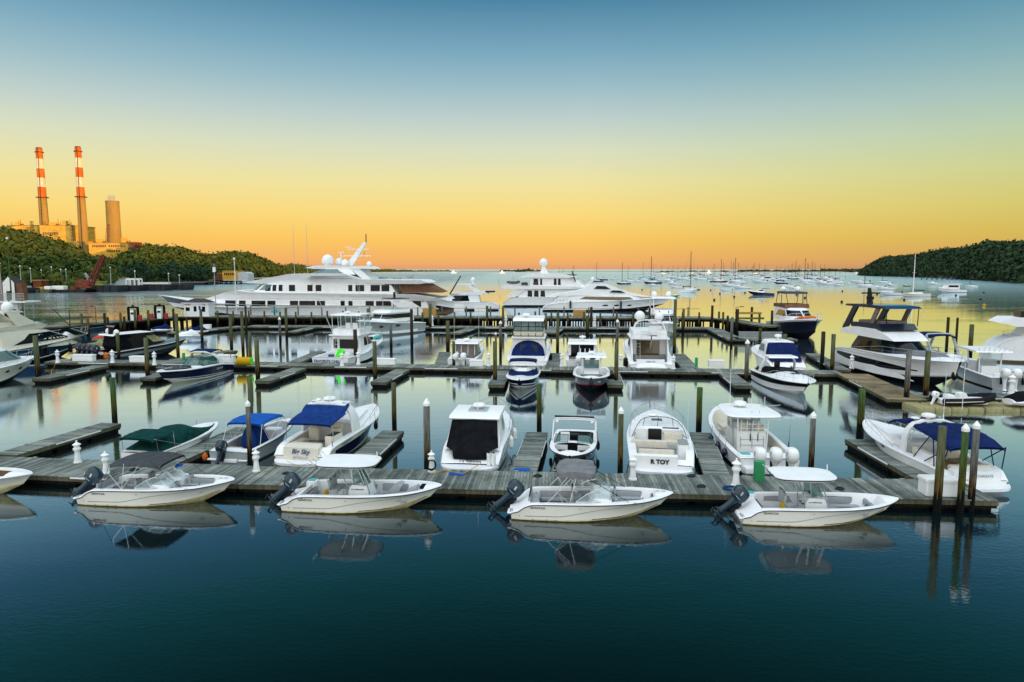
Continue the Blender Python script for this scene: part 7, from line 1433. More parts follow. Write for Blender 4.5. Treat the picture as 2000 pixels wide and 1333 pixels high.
# white flybridge yacht cut by the right edge
t = boat('white flybridge yacht with rounded stern quarter cut by the right edge', 'motor yacht', name='motor_yacht')
H = Hull(19, 5.2, [(0, 1.2), (.06, 2.5), (.16, 3.1), (.3, 2.8), (1, 3.2)], rake=2, keel=-.8, chine=.3, chbow=.4, flare=1.4); H.make(t, hm='gel', rub='lettergrey', boot='gel'); hs = House([(2.8, 4.0, 13, 2.1, 4), (3.4, 4.2, 12, 2.0, 3.8), (4.4, 3.4, 10, 1.9, 3)]); hs.shell('gel').build('cabin', t); winstrip(t, hs, [(5.6, 3.3), (10, 3.4), (9, 4.2), (6.6, 4.2)], 'glassbrown')
slab(t, 'flybridge', [(.6, 4.7), (1.6, 5.3), (4, 5.35), (9, 5.2), (9.5, 4.6), (2.4, 4.3)], 2.3); slab(t, 'side_wing', [(3.0, 3.0), (4.2, 4.5), (5.6, 4.6), (4.6, 3.9), (3.8, 2.9)], 2.3); slab(t, 'fly_roof', [(5.0, 6.3), (6, 6.6), (9, 6.6), (9, 6.3)], 2.0); slab(t, 'mullion_box', [(3.0, 5.35), (3.0, 6.1), (4.6, 6.1), (4.6, 5.35)], 1.2, 'black'); antenna(t, 4.8, 0, 5.4, 5.0, (0, 0), .03); antenna(t, 3.8, 0, 6, 1.2, m='black')
frame(t, sym([[(2.0, 1.2, 2.6), (2.0, 1.2, 3.5), (2.0, .6, 3.5), (2.0, .6, 2.7)]]), .04, 'chrome', 'deck_gate'); fender(t, 7.5, -2.8, 1.6, 'black', .9, .3); at(t, 52.4, 75.0, -19, .9)

# ------------------------------------------------------------------ small craft
t = boat('black inflatable dinghy with white console on a tan drive-on float', 'dinghy', name='dinghy')
b = MB(); pt = [(-.2, .78, .35), (1.0, .8, .36), (2.4, .76, .42), (3.3, .5, .56), (3.75, 0, .66), (3.3, -.5, .56), (2.4, -.76, .42), (1.0, -.8, .36), (-.2, -.78, .35)]; b.path(pt, .23, 'rubber', 10); b.build('tube', t); b = MB(); b.path([(x, y * 1.27, z) for x, y, z in pt], .035, 'vinylcream', 5); b.build('rub_strake', t)
b = MB(); b.prof([(-.1, .1), (-.1, .4), (3.2, .5), (3.0, .12)], .55, 'gel'); b.build('hull', t); slab(t, 'console', [(1.2, .4), (1.2, .85), (1.6, .9), (1.9, .4)], .3); box(t, 'seat', (.6, 0, .6), (.5, .7, .3), 'gel'); outboard(t, -.35, 0, .3, 20, 'gel', .7); p = W(1836, 788, .4); at(t, p.x, p.y, -1); t.location.z = .3
def jetski(label, x, y, hd, m='cblack', z=.4, sc=1.0, body='gel'):
    t = thing('jet_ski', label, 'jet ski', 'jet skis on their floats', (x, y, z), R(hd), sc); b = MB(); b.loft([[(xx, w * math.cos(a), .25 + h * math.sin(a)) for a in [2 * PI * k / 12 for k in range(12)]] for xx, w, h in ((0, .45, .15), (.8, .58, .26), (2.0, .55, .28), (2.9, .2, .14), (3.1, .04, .04))], body, closed=True, caps=True); b.build('hull', t)
    cover(t, [(.1, .45, .3, .55), (.7, .5, .32, .8), (1.4, .5, .34, .85), (1.9, .5, .36, 1.2), (2.3, .46, .36, .95), (2.9, .2, .38, .5)], m, 'seat_cover'); return t
js = W(1990, 793, .4); jt = jetski('jet ski under a black cover with white lettering at the right edge', js.x - .8, js.y, 4, sc=1.25); text_map(jt, 'cover_lettering', 'SEA-DOO', .15, lambda u, v: (1.0 + u, -.54, .55 + v), 'gel', .006)
for px, py, hd, m, l in [(296, 648, 20, 'cnavy', 'navy covered jet ski on the float at left'), (364, 651, 15, 'cnavy', 'navy covered jet ski beside the small white box'), (345, 660, 15, 'gel', 'uncovered pale jet ski by the second navy covered one')]:
    p = W(px, py, .4); jetski(l, p.x, p.y, hd, m)
p = W(180, 668, .4); jetski('red and green jet ski between the blue and black hulls', p.x, p.y, 30, 'red', body='green'); p = W(160, 686, .3); jetski('tan covered jet ski at the bow of the blue hulled yacht', p.x, p.y, 25, 'ctan')
def float_(px0, px1, py, d, label, m='ctan'):
    a = W(px0, py, .1); w = (px1 - px0) * (a.y + 1) / F; b = MB()
    for i in range(max(2, int(w / 1.1))): x = (i + .5) * w / max(2, int(w / 1.1)); b.cbox((x, d / 2, .12), (w / max(2, int(w / 1.1)) * .97, d, .38), m, .12)
    o = b.build('drive_on_float'); o.location = (a.x, a.y, 0); return tag(o, label, 'float', 'modular drive-on floats')
float_(1797, 1925, 803, 2.4, 'tan modular float under the black inflatable'); float_(1928, 2030, 803, 2.4, 'tan modular float under the covered jet ski'); float_(340, 380, 657, 2.0, 'small pale float under the jet skis', 'hullsilver')
t = boat('dark blue open boat with a T-top beyond the blue hulled yacht', 'fishing boat'); H = Hull(8.5, 2.8, SH(.9, 1.0, 1.3), chbow=.5); H.make(t, hm='blue', dm='hullgrey', cock=((.08, .85, .4),), rub='black'); slab(t, 'hard_top', [(2.0, 2.6), (2.1, 2.7), (5.4, 2.8), (5.5, 2.65)], 1.2, 'cgrey'); frame(t, sym([[(2.6, .7, .4), (2.6, .8, 2.6)], [(4.8, .7, .4), (4.8, .8, 2.65)]]), .05, 'steelwhite', 'top_legs'); box(t, 'console', (3.8, 0, 1.0), (1, .9, 1.2), 'black'); box(t, 'cool_box', (2.2, 0, .9), (.6, .9, .6), 'red'); p = W(98, 658); at(t, p.x, p.y, 35)
# cords and lines
ropeline([W(108, 710, 1.4), W(101, 722, .6), W(97, 735, .2)], 'yellow cord hanging from the far left pedestal', 'yellow', .03)
ropeline([W(1662, 712, 1.0), W(1668, 722, .5)], 'orange strap at the pedestal of the big flybridge yacht', 'orangepaint', .03)
b = MB(); b.tube((0, 0, 0), (0, 0, 3.2), .02, 'steelwhite'); p = W(1879, 800, .3); t = thing('flagpole', 'thin white staff with a small striped flag before the inflatable', 'flag', None, p); b.build('pole', t); flag(t, 0, 0, 2.2, .45, .8, .9, 0)
# ------------------------------------------------------------------ timber pier
def pier(A, B, w, z, label, slats=(0, 0), side=1):
    t = dock(A, B, w, label, z=z, floats=False, name='timber_pier', group='sections of the timber pier', strip=None, side=side, lite=True, cat='pier')
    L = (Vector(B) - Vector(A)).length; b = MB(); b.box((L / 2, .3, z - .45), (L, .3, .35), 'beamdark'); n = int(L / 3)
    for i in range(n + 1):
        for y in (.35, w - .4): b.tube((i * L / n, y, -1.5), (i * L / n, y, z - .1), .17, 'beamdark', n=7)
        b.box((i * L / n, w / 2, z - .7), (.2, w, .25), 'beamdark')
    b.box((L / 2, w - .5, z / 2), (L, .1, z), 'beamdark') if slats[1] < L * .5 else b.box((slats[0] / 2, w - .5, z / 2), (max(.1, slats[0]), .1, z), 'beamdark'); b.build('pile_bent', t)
    if slats[1]:
        b = MB(); x = slats[0]
        while x < slats[1]:
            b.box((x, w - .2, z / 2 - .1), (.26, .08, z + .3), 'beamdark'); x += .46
        b.build('wave_screen', t, smooth=0)
    return t
PZ = 1.75; PA, PB = Vector((-57.5, 118.5)), Vector((34.2, 114.3))
pier(PA, PB, 4.0, PZ, 'long timber pier in front of the superyachts', (52, 91)); pier((-64.8, 99.0), (-57.4, 118.6), 3.4, PZ, 'pier section bending toward the camera at left', side=1); pier((-72, 80), (-64.8, 99.0), 3.4, PZ, 'far left pier section behind the blue hulled yacht')
pier((34.1, 114.3), (36.4, 98.5), 2.6, PZ, 'short pier arm at the right corner'); pd = (PB - PA).normalized(); pn = Vector((-pd.y, pd.x))
def post(x, y, h, z0, m, r=.16):
    b = MB(); b.tube((0, 0, -1.4), (0, 0, z0 + h), r * 1.05, m, r * .95, 8); return b.build('pier_post')
k = 0; src = {}
def nth(i): return '%d%s' % (i, {1: 'st', 2: 'nd', 3: 'rd'}.get(i if i < 20 else i % 10, 'th'))
for u, off, h, r, l in [(i * 2.75 + 1, -.12, .95, .17, 'short post along the front edge of the timber pier') for i in range(33)] + [(i * 4.3 + 2, 3.95, 1.55, .13, 'tall post along the back edge of the timber pier') for i in range(21)]:
    k += 1; lk = l; l = nth(k if k <= 33 else k - 33) + ' ' + l + ' from the left'
    if lk not in src: o = post(0, 0, h, PZ, 'pilegreen' if r > .15 else 'pilegrey', r); src[lk] = o
    else: o = src[lk].copy(); COL.objects.link(o)
    q = PA + pd * u + pn * off; o.location = (q.x, q.y, random.uniform(-.12, .12)); tag(o, l, 'post', 'posts of the timber pier')
for u, l in [(1, 'left'), (2, 'middle'), (3, 'right')]:
    a = PA + pd * (30 * u - 27) + pn * 3.9; b = MB(); b.path([(0, 0, 0), (27 * pd.x, 27 * pd.y, 0)], .035, 'beam', 5); o = b.build('handrail'); o.location = (a.x, a.y, PZ + 1.35); tag(o, 'thin handrail along the back of the pier, ' + l + ' run', 'railing')
for px, pb, pt, l in [(160, 634, 613, 'dark pier post left of the lamp at far left'), (172, 636, 622, 'short pier post right of the davit'), (205, 632, 612, 'tall pier post right of the small lamp'), (211, 634, 620, 'short pier post beside the red box'), (236, 630, 611, 'leaning grey pier post'), (243, 632, 619, 'short post between the lamp and the first fuel pump'), (264, 628, 605, 'tall post right of the first fuel pump'),
        (290, 626, 606, 'post between the two fuel pumps'), (323, 622, 612, 'short post right of the second fuel pump'), (339, 622, 603, 'post left of the white shack'), (1404, 626, 609, 'first post of the pier corner'), (1412, 630, 610, 'second post of the pier corner'), (1421, 634, 617, 'third post of the pier corner'), (1430, 640, 620, 'fourth post of the pier corner')]:
    p = W(px, pb, PZ if px < 1000 else 1.4); z = WD(px, pt, p.y).z; b = MB(); b.tube((0, 0, -1.5), (0, 0, z), .19, 'pilebrown' if px % 2 else 'pilegreen', .18, 8); o = b.build('pier_post'); o.location = (p.x, p.y, 0); tag(o, l, 'post', 'posts of the timber pier')
def on_pier(px, py=616, z=PZ): return W(px, py, z)
# shack, pumps, cabinets, bins, poles
p = on_pier(384, 619); t = thing('fuel_shack', 'small white shack with a dark hipped roof on the pier', 'shack', None, (p.x, p.y + 1.2, PZ), -.04)
b = MB(); b.box((0, 0, 1.15), (4.3, 2.2, 2.3), 'gel'); b.build('walls', t, smooth=0); b = MB(); b.box((0, 0, 2.36), (5.0, 2.9, .12), 'whitepaint'); b.box((0, 0, 2.75), (4.9, 2.8, .7), 'shingle', top=(.35, .12)); b.build('roof', t, smooth=0)
for x, z, w, h, m in [(-1.5, 1.3, .7, .6, 'glassdark'), (-.2, 1.35, .5, .9, 'glassdark'), (.6, 1.5, .35, .7, 'cblue'), (1.3, 1.3, .55, .9, 'glassdark')]: b = MB(); b.box((x, -1.11, z), (w, .05, h), m); b.build('window', t, smooth=0)
text_map(t, 'shack_lettering', 'OFFICE', .34, lambda u, v: (-1.5 + u, -1.12, 2.05 + v), 'red', .01); text_map(t, 'shack_lettering', 'ICE', .34, lambda u, v: (1.4 + u, -1.12, 2.05 + v), 'red', .01)
for px, l in [(257, 'left fuel pump with dark gantry and red box'), (309, 'right fuel pump with dark gantry and red boxes')]:
    p = on_pier(px, 627 if px < 280 else 623); t = thing('fuel_pump', l, 'fuel pump', 'fuel pumps on the pier', (p.x, p.y + .6, PZ)); b = MB(); b.cbox((0, 0, .8), (.75, .5, 1.6), 'gel', .05); b.build('pump_body', t); b = MB(); b.box((0, -.27, 1.15), (.55, .04, .35), 'blue'); b.build('display', t)
    b = MB(); b.box((-.75, 0, 1.0), (.3, .3, 2.0), 'beamdark'); b.box((.75, 0, 1.0), (.3, .3, 2.0), 'beamdark'); b.box((0, 0, 2.1), (1.7, .3, .25), 'beamdark'); b.box((0, 0, 2.35), (.3, .2, .3), 'black'); b.build('gantry', t); b = MB(); b.box((1.15, -.2, .45), (.45, .4, .9), 'red'); b.build('hose_box', t)
    if px > 280: b = MB(); b.box((-1.3, -.2, .4), (.5, .4, .8), 'red'); b.build('hose_box', t)
for px, py, w, h, m, l, nm in [(897, 611, 1.9, 1.75, 'gel', 'white electrical cabinet on the pier left of a second one', 'cabinet'), (938, 611, 2.1, 1.5, 'gel', 'white electrical cabinet with two round locks', 'cabinet'), (839, 618, 2.3, 1.35, 'bedpost', 'orange slatted timber bin by the superyacht stern', 'timber_bin'), (1132, 619, 2.2, 1.2, 'bedpost', 'orange slatted timber bin before the sleek yacht', 'timber_bin'), (536, 611, .9, .6, 'turq', 'dark green tarpaulin bundle on the pier', 'bundle')]:
    p = on_pier(px, py); t = thing(nm, l, nm.replace('_', ' '), None, p, -.045); b = MB(); b.cbox((0, 0, h / 2), (w, .9, h), m, .04); b.build('body', t); b = MB()
    for i in range(5): b.box((0, -.46, h * (i + .5) / 5), (w * .98, .03, h / 8), m) if m == 'bedpost' else None
    if m == 'bedpost': b.build('slats', t, smooth=0)
    elif nm == 'cabinet': b = MB(); b.box((0, 0, h + .05), (w * 1.05, 1.0, .1), 'whitepaint'); b.box((0, -.46, .25), (w * .9, .02, .04), 'lettergrey'); b.build('lid', t)
def polething(px, py, pt, z, r, m, l, arm=0, name='lamp_post', cat='lamp'):
    p = W(px, py, z); h = WD(px, pt, p.y).z - z; t = thing(name, l, cat, None, p); b = MB(); b.tube((0, 0, 0), (0, 0, h), r, m, r * .6, 6); b.build('pole', t)
    if arm: b = MB(); b.tube((0, 0, h), (arm, 0, h + .15), r * .6, m, n=5); b.box((arm, 0, h + .12), (.5, .2, .1), m); b.build('lamp_head', t)
    return t, h
polething(188, 632, 600, PZ, .06, 'black', 'small black lamp on the left pier section', -.6); polething(1436, 640, 601, 1.4, .06, 'black', 'thin black lamp at the pier corner', .9); polething(1335, 622, 603, PZ, .05, 'galv', 'ladder frame pole at the pier edge', 0, 'ladder_pole', 'pole')
t, h = polething(422, 612, 510, PZ, .09, 'galv', 'tall lamp mast with cross arms behind the shack'); b = MB(); b.box((0, 0, h - .2), (.9, .2, .5), 'darksteel'); b.box((0, 0, h - 1.6), (.5, .2, .9), 'whitepaint'); b.build('light_cluster', t)
t, h = polething(462, 614, 507, PZ, .10, 'steelwhite', 'white flagpole with striped flag on the pier', 0, 'flagpole', 'flag'); b = MB(); b.ell((0, 0, h + .1), .22, 'whitepaint', 8, 6); b.build('ball_finial', t); flag(t, 0, 0, h - 3.6, .5, 1.5, 1.2, 0, 'flag'); b = MB(); b.tube((-2.2, 0, h * .62), (2.2, 0, h * .62), .04, 'steelwhite', n=5); b.build('yardarm', t)
t, h = polething(137, 637, 603, PZ, .08, 'darksteel', 'dark davit frame on the left pier section', 0, 'davit', 'davit'); b = MB(); b.tube((0, 0, 0), (-2.3, 0, h * .95), .07, 'darksteel', n=5); b.tube((-2.3, 0, h * .95), (0, 0, h), .05, 'darksteel', n=5); b.build('boom', t)
# fenced platform at right
a = W(1443, 662, .5); t = thing('slatted_fence', 'grey slatted fence on the floating platform at right', 'fence', None, (a.x, a.y + .2, .5), -.07); b = MB()
for i in range(40): b.box((.1 + i * .145, 0, .45), (.09, .03, .9), 'galv')
b.box((2.9, 0, .93), (5.9, .08, .08), 'galv'); b.box((2.9, 0, .1), (5.9, .06, .08), 'galv'); b.build('slats', t, smooth=0)
a = W(1461, 629, 1.6); t = thing('timber_gantry', 'orange and green timber beam frame above the slatted fence', 'timber frame', None, (a.x, a.y, 0)); b = MB(); b.box((0, 0, 3.0), (3.9, 1.0, .3), 'bedpost'); b.build('top_beam', t); b = MB(); b.box((.2, -.6, 2.2), (4.2, .25, .3), 'beamgreen'); b.build('cross_beam', t); b = MB()
for x in (-1.8, 1.8): b.tube((x, 0, -1), (x, 0, 2.85), .18, 'beamgreen', n=8)
b.build('leg', t)

# ------------------------------------------------------------------ superyachts beyond the pier
def windows(root, hs, xs, z0, z1, m='glassdark'):
    for a, c in xs: b = MB(); hs.win(b, [(a, z0), (c, z0), (c, z1), (a, z1)], m, .02, 3); b.build('window', root)
def taper(w, x0, k): return lambda x, z: max(.15, w - max(0, x - x0) ** 1.5 * k)
t = boat('very long white superyacht with three decks and leaning mast behind the pier', 'superyacht', name='superyacht')
H = Hull(58.8, 10.4, [(0, 1.2), (.06, 1.4), (.1, 3.0), (.5, 3.1), (.8, 3.4), (1, 4.8)], rake=9, keel=-2, chine=.4, chbow=.4, flare=2.0, beam=[(0, .86), (.2, .97), (.5, 1), (.72, .86), (.88, .5), (1, .02)]); H.make(t, bm='bottomdark', boot='bottomdark', rub='lettergrey', rubr=.06, crown=.2); H.stripe(t, [(40, 2.8), (50, 3.2), (58, 4.1)], lambda u: 1.2 * u, 'hullgrey', 'bow_shading_panel')
h1 = House([(2.6, 3.2, 49, 4.95, 16), (4.1, 3.6, 47.5, 4.9, 16)]); h1.shell().build('main_deckhouse', t); windows(t, h1, [(34.6, 37.4), (32.6, 34.2), (28.2, 29.8), (24.9, 28), (23, 24.6), (19.2, 20), (17.7, 18.5), (13.6, 15.2), (10.3, 13.2), (8.6, 9.9), (40.5, 43.0), (38.6, 40.0)] + [(4.6, 6.2)], 2.85, 3.95)
slab(t, 'upper_bulwark', [(-.4, 4.1), (.5, 4.4), (6, 5.2), (38, 5.5), (41, 5.9), (44, 5.3), (49.2, 3.8), (47, 3.95), (3, 4.0)], taper(5.25, 30, .045)); slab(t, 'stripe_line', [(1, 4.62), (46, 4.72), (46, 4.66), (1, 4.56)], taper(5.27, 30, .045), 'lettergrey')
slab(t, 'stern_wing', [(2.2, 1.3), (6.5, 3.9), (10.5, 3.9), (8.6, 2.4), (8, 1.3)], 5.1); slab(t, 'aft_deck_shade', [(.8, 5.5), (8.5, 5.5), (9.0, 7.1), (3.8, 7.1)], 3.6, 'brownwall'); slab(t, 'side_deck_shade', [(4, 4.02), (46, 3.98), (46, 3.9), (4, 3.92)], taper(5.1, 30, .045), 'black'); slab(t, 'side_deck_shade', [(6, 7.14), (36, 7.14), (36, 7.0), (6, 7.0)], taper(4.5, 24, .05), 'black')  # dark slabs put in for the shade under the deck overhangs
rails(t, [(12 + i * 3.2, -5.1, 5.25) for i in range(8)], .7, 'galv', .025); rails(t, [(50 + i * 1.6, -3.3 + i * .62, 3.6 + i * .2) for i in range(5)], .7, 'galv', .025)
slab(t, 'teak_rail', [(-.5, 1.5), (4, 1.5), (4, 1.9), (-.5, 1.9)], 4.6, 'brownwall')
h2 = House([(5.2, 9.4, 39.5, 4.2, 10), (7.2, 10.6, 37, 4.1, 9)]); h2.shell().build('upper_deckhouse', t); windows(t, h2, [(29, 30.2), (25.6, 26.6), (23.9, 25), (15.6, 17.3), (17.9, 18.7), (12.6, 14.4), (10.8, 12.3), (31.5, 32.3), (32.8, 33.6), (34.0, 35.2)], 5.75, 6.95, 'glassdark')
b = MB(); h2.screen(b, 1.35, 2.65, 5.9, 7.0, 'glassteal', 5, .08, .03); b.build('bridge_window', t)
slab(t, 'boat_deck_overhang', [(3.2, 7.4), (4.6, 7.9), (16, 8.0), (19, 9.05), (30, 9.05), (40.5, 7.3), (36, 7.15), (5, 7.15)], taper(4.9, 24, .05)); slab(t, 'louvre_lines', [(17.6, 8.2), (26.5, 8.2), (26, 8.3), (18, 8.3)], 4.93, 'lettergrey'); slab(t, 'louvre_lines', [(18.4, 8.55), (26, 8.55), (25.5, 8.65), (18.6, 8.65)], 4.93, 'lettergrey'); b = MB(); b.box((29.2, -4.25, 8.1), (.8, 1.4, .6), 'glassdark'); b.build('side_hatch', t)
h3 = House([(8.9, 17.5, 27.5, 3.3, 4), (10.0, 18.5, 25.2, 3.1, 3.6)]); h3.shell().build('sky_lounge', t); b = MB(); h3.win(b, [(19.6, 9.1), (25.0, 9.1), (23.6, 9.95), (21.0, 9.95)], 'glassteal'); h3.screen(b, 1.2, 2.8, 9.1, 9.95, 'glassteal', 3); b.build('lounge_window', t); slab(t, 'top_roof', [(14.2, 10.0), (15.5, 10.55), (25.5, 10.65), (27.8, 10.2), (26, 9.98)], taper(3.6, 20, .08))
slab(t, 'roof_strut', [(14.5, 8.0), (16.2, 8.0), (18.6, 10.0), (16.8, 10.0)], 3.0); satdome(t, 23.6, .9, 10.6, 1.15); satdome(t, 21.9, -.9, 10.6, .8); satdome(t, 20.2, .9, 10.5, .7); satdome(t, 15.4, 1, 10.5, .5); slab(t, 'mast', [(20.5, 10.5), (19.0, 10.5), (16.1, 15.0), (16.3, 15.2), (16.7, 15.1)], .3); b = MB(); b.box((18, 0, 12.5), (5.4, .5, .14), 'gel'); b.box((17.8, 0, 13.8), (4.0, .5, .14), 'gel'); b.build('mast_platform', t)
b = MB(); b.box((21.2, 0, 12.6), (.2, .2, 1.2), 'gel'); b.box((21.2, 0, 13.2), (1.1, .3, .12), 'gel'); b.box((19.8, 0, 14.2), (1.1, .3, .12), 'gel'); b.box((16.2, 0, 15.9), (.15, .15, 1.6), 'darksteel'); b.build('radar', t); flag(t, 16.6, 0, 12.2, .9, .8, 1.4, 0, 'burgee')
for x in (28.5, 31.2): antenna(t, x, -1.5, 9.0, 9.6, (.0, 0), .06, 'galv', 'whip_antenna')
rails(t, [(4.6 + i * 1.6, -4.2, 7.9) for i in range(8)], .8, 'galv', .03); rails(t, [(2 + i * 1.7, -5.0, 5.0) for i in range(6)], .8, 'galv', .03); b = MB(); b.ell((8.2, -3.2, 6.1), (1.3, .6, .45), 'hullsilver'); b.build('tender', t)
for x in (5.2, 7.4): b = MB(); b.tube((x, -4.6, 5.2), (x, -4.6, 7.2), .07, 'galv', n=5); b.build('deck_post', t)
b = MB(); b.tube((.4, -3.5, 5.0), (-1.8, -3.5, 8.6), .16, 'darksteel', .12, 6); b.build('deck_crane', t); b = MB(); b.box((32, -5.3, 5.15), (3.6, .08, .45), 'brownwall'); b.build('name_board', t); b = MB(); b.ell((8.6, -4.6, 8.5), (.7, .5, .35), 'galv', 8, 5); b.ell((14.2, -4.6, 8.2), (1.0, .5, .4), 'galv', 8, 5); b.ell((11.2, -4.6, 8.2), (1.0, .5, .4), 'galv', 8, 5); b.build('life_raft', t)
at(t, -12.2, 133, 176.5)
def yacht(label, L, B, px, py, hd, dk, shear, name='motor_yacht'):
    """flybridge yacht: dk lists deckhouses (z0, z1, x0, x1, half width, nose, windows, window glass)"""
    t = boat(label, 'motor yacht', name=name); H = Hull(L, B, shear, rake=L * .15, keel=-1, chine=.3, chbow=.4, flare=1.7); H.make(t, bm='bottomdark', boot='bottomdark', rub='lettergrey', crown=.2)
    for z0, z1, x0, x1, w, no, ws, gm in dk:
        hs = House([(z0, x0, x1, w, no), (z1 - .12, x0 + .4, x1 - no * .45, w * .93, no * .8), (z1 - .1, x0 - .8, x1 - no * .35, w * 1.02, no * .8), (z1 + .1, x0 - .5, x1 - no * .4, w, no * .8)]); hs.shell().build('deckhouse', t)
        for a, c in ws: b = MB(); hs.win(b, [(a, z0 + .45), (c, z0 + .4), (c - (c - a) * .12, z1 - .35), (a + (c - a) * .08, z1 - .3)], gm, .02, 6); b.build('window', t)
    p = W(px, py); at(t, p.x, p.y, hd); return t, H
t, H = yacht('white flybridge yacht between the superyacht stern and the stern-on yacht', 18, 5, 975, 606, 177, [(1.8, 3.9, 4.5, 14, 2.1, 5, [(7.0, 11.4)], 'glassdark')], [(0, 1.2), (.1, 1.9), (.5, 2.1), (1, 2.8)])
slab(t, 'flybridge', [(2.4, 4.0), (3.5, 4.6), (10.5, 4.5), (12.5, 4.0)], 2.1); slab(t, 'arch_leg', [(4.6, 4.4), (5.8, 4.5), (8.0, 6.1), (6.8, 6.2)], 1.9); slab(t, 'bimini_top', [(5.6, 6.2), (5.6, 6.35), (10.4, 6.35), (10.4, 6.2)], 1.6); satdome(t, 6.4, 0, 6.9, .55); box(t, 'dome_stand', (6.4, 0, 6.6), (.3, .3, .7), 'gel'); box(t, 'folded_awning', (2.2, 0, 4.5), (2.2, 3.4, .3), 'cnavy'); flag(t, .2, -.8, 2.2, .8, .8, 1.8, -.2)
t, H = yacht('three deck white yacht with one tall dome, stern toward the left', 34, 7.4, 984, 598, -3, [(2.2, 4.6, 4, 26, 3.2, 8, [(6.5, 7.8), (8.2, 9.5), (9.9, 11.2)], 'glassdark'), (5.3, 7.7, 7, 22, 2.8, 6, [(8.0, 9.4), (9.8, 10.4), (13.4, 14.2), (14.5, 15.3)], 'glassdark')], [(0, 1.0), (.08, 2.4), (.5, 2.6), (1, 3.6)])
slab(t, 'boat_deck', [(-.6, 4.9), (0, 5.6), (18, 5.4), (20, 4.7), (3, 4.6)], 3.5); slab(t, 'top_deck', [(4.0, 7.7), (6.6, 8.7), (16, 8.7), (19, 7.9), (17, 7.6)], 3.1); slab(t, 'aft_strut', [(.5, 2.5), (3.4, 4.6), (6.2, 4.6), (3.2, 2.5)], 3.3); slab(t, 'dome_mast', [(9.6, 8.6), (12.2, 8.6), (11.0, 10.6), (10.4, 10.6)], .5); satdome(t, 10.7, 0, 10.6, 1.15); antenna(t, 10.7, 0, 12.6, 1.0)
b = MB(); b.ell((2.6, 0, 6.4), (1.9, .9, .5), 'navy'); b.ell((2.8, 0, 6.7), (1.6, .8, .4), 'hullsilver'); b.build('tender', t); frame(t, [hoop(2.6, .7, 6.8, 8.0)], .05, 'galv', 'tender_arch'); box(t, 'covered_jet_ski', (5.6, 0, 6.0), (1.8, .8, .8), 'cgrey', .3); flag(t, -.5, -1, 5.4, 1.0, 1.3, 2.2, -.35); b = MB(); b.tube((14.5, -2.4, 8.4), (19.5, -2.4, 8.4), .12, 'black', n=6); b.tube((19.2, -2.4, 6.6), (18.2, -2.4, 9.4), .16, 'black', n=6); b.build('deck_crane', t)
rails(t, [(1 + i * 2.0, -3.3, 5.5) for i in range(5)], .8, 'galv', .03)
for px, l in [(1078, 'left'), (1118, 'right')]:
    t, H = yacht('white motor yacht half hidden behind the sleek yacht, ' + l + ' one', 17, 4.8, px, 590, -8, [(2.0, 4.2, 3, 12, 1.9, 5, [(4.4, 8.8)], 'glassdark')], [(0, 1.5), (1, 2.6)]); slab(t, 'flybridge', [(2.4, 4.2), (3.5, 4.9), (8.5, 4.8), (10.5, 4.2)], 1.9); slab(t, 'arch', [(3.2, 4.8), (4.6, 4.8), (6.6, 6.6), (5.6, 6.6)], 1.5); satdome(t, 6, 0, 6.5, .6)
# sleek yacht with long brown window
t = boat('sleek white yacht with a long brown side window, bow to the right', 'motor yacht', name='motor_yacht'); H = Hull(31, 6.6, [(0, .7), (.05, 1.6), (.2, 2.1), (.6, 2.5), (1, 3.3)], rake=5.5, keel=-1.2, chine=.3, chbow=.4, flare=1.8); H.make(t, bm='bottomdark', boot='bottomdark', rub='lettergrey', rubr=.04, crown=.3, hm='gel')
h1 = House([(2.0, 3.4, 25.5, 2.9, 11), (3.6, 4.4, 23, 2.75, 10)]); h1.shell().build('main_deckhouse', t); b = MB(); h1.win(b, [(8.6, 2.9), (22.0, 2.45), (20.6, 3.35), (10.0, 3.5)], 'glassbrown', .02, 12); b.build('side_window', t); slab(t, 'main_roof', [(1.6, 3.6), (4.0, 4.2), (9, 5.0), (11.5, 6.3), (15, 6.5), (17.6, 5.4), (21, 4.4), (26, 3.3), (22, 3.6), (5, 3.7)], lambda x, z: (3.05 - max(0, x - 14) * .16) * (1 - max(0, z - 4.2) * .14), 'gel')
b = MB()
for pts in ([(12.0, 5.3), (16.0, 5.2), (14.8, 5.9), (12.8, 6.0)], [(15.6, 4.5), (19.6, 4.3), (18.2, 4.9), (16.4, 4.95)]):
    for s_ in (1, -1): v = [(x, s_ * ((3.05 - max(0, x - 14) * .16) * (1 - max(0, z - 4.2) * .14) + .02), z) for x, z in pts]; b.add(v, [(0, 1, 2, 3), (3, 2, 1, 0)], 'glassdark')
b.build('upper_window', t)
for x, s in ((14.6, 0), (17.2, 0), (20.2, 0)): b = MB(); b.ell(H.on(x, 1.45, -1, .0), (.8, .06, .2), 'black'); b.build('porthole', t)
for x in (6.5, 18.3): fender(t, x, -3.5, 1.6, 'motornavy', 1.8, .25)
slab(t, 'stern_wing', [(.4, .8), (4.0, 3.7), (6.4, 3.7), (4.2, 1.8)], 2.9); frame(t, [[(2.5 + i * .8, -3.0, 2.2), (2.5 + i * .8, -3.0, 2.9)] for i in range(5)], .04, 'chrome', 'stern_rail'); antenna(t, 9.0, 0, 5.4, 2.0); satdome(t, 9.5, 0, 5.2, .5); H.rail(t, .6, .7, .2, 'chrome', r=.03); p = W(1060, 607); at(t, p.x, p.y, -2.5)

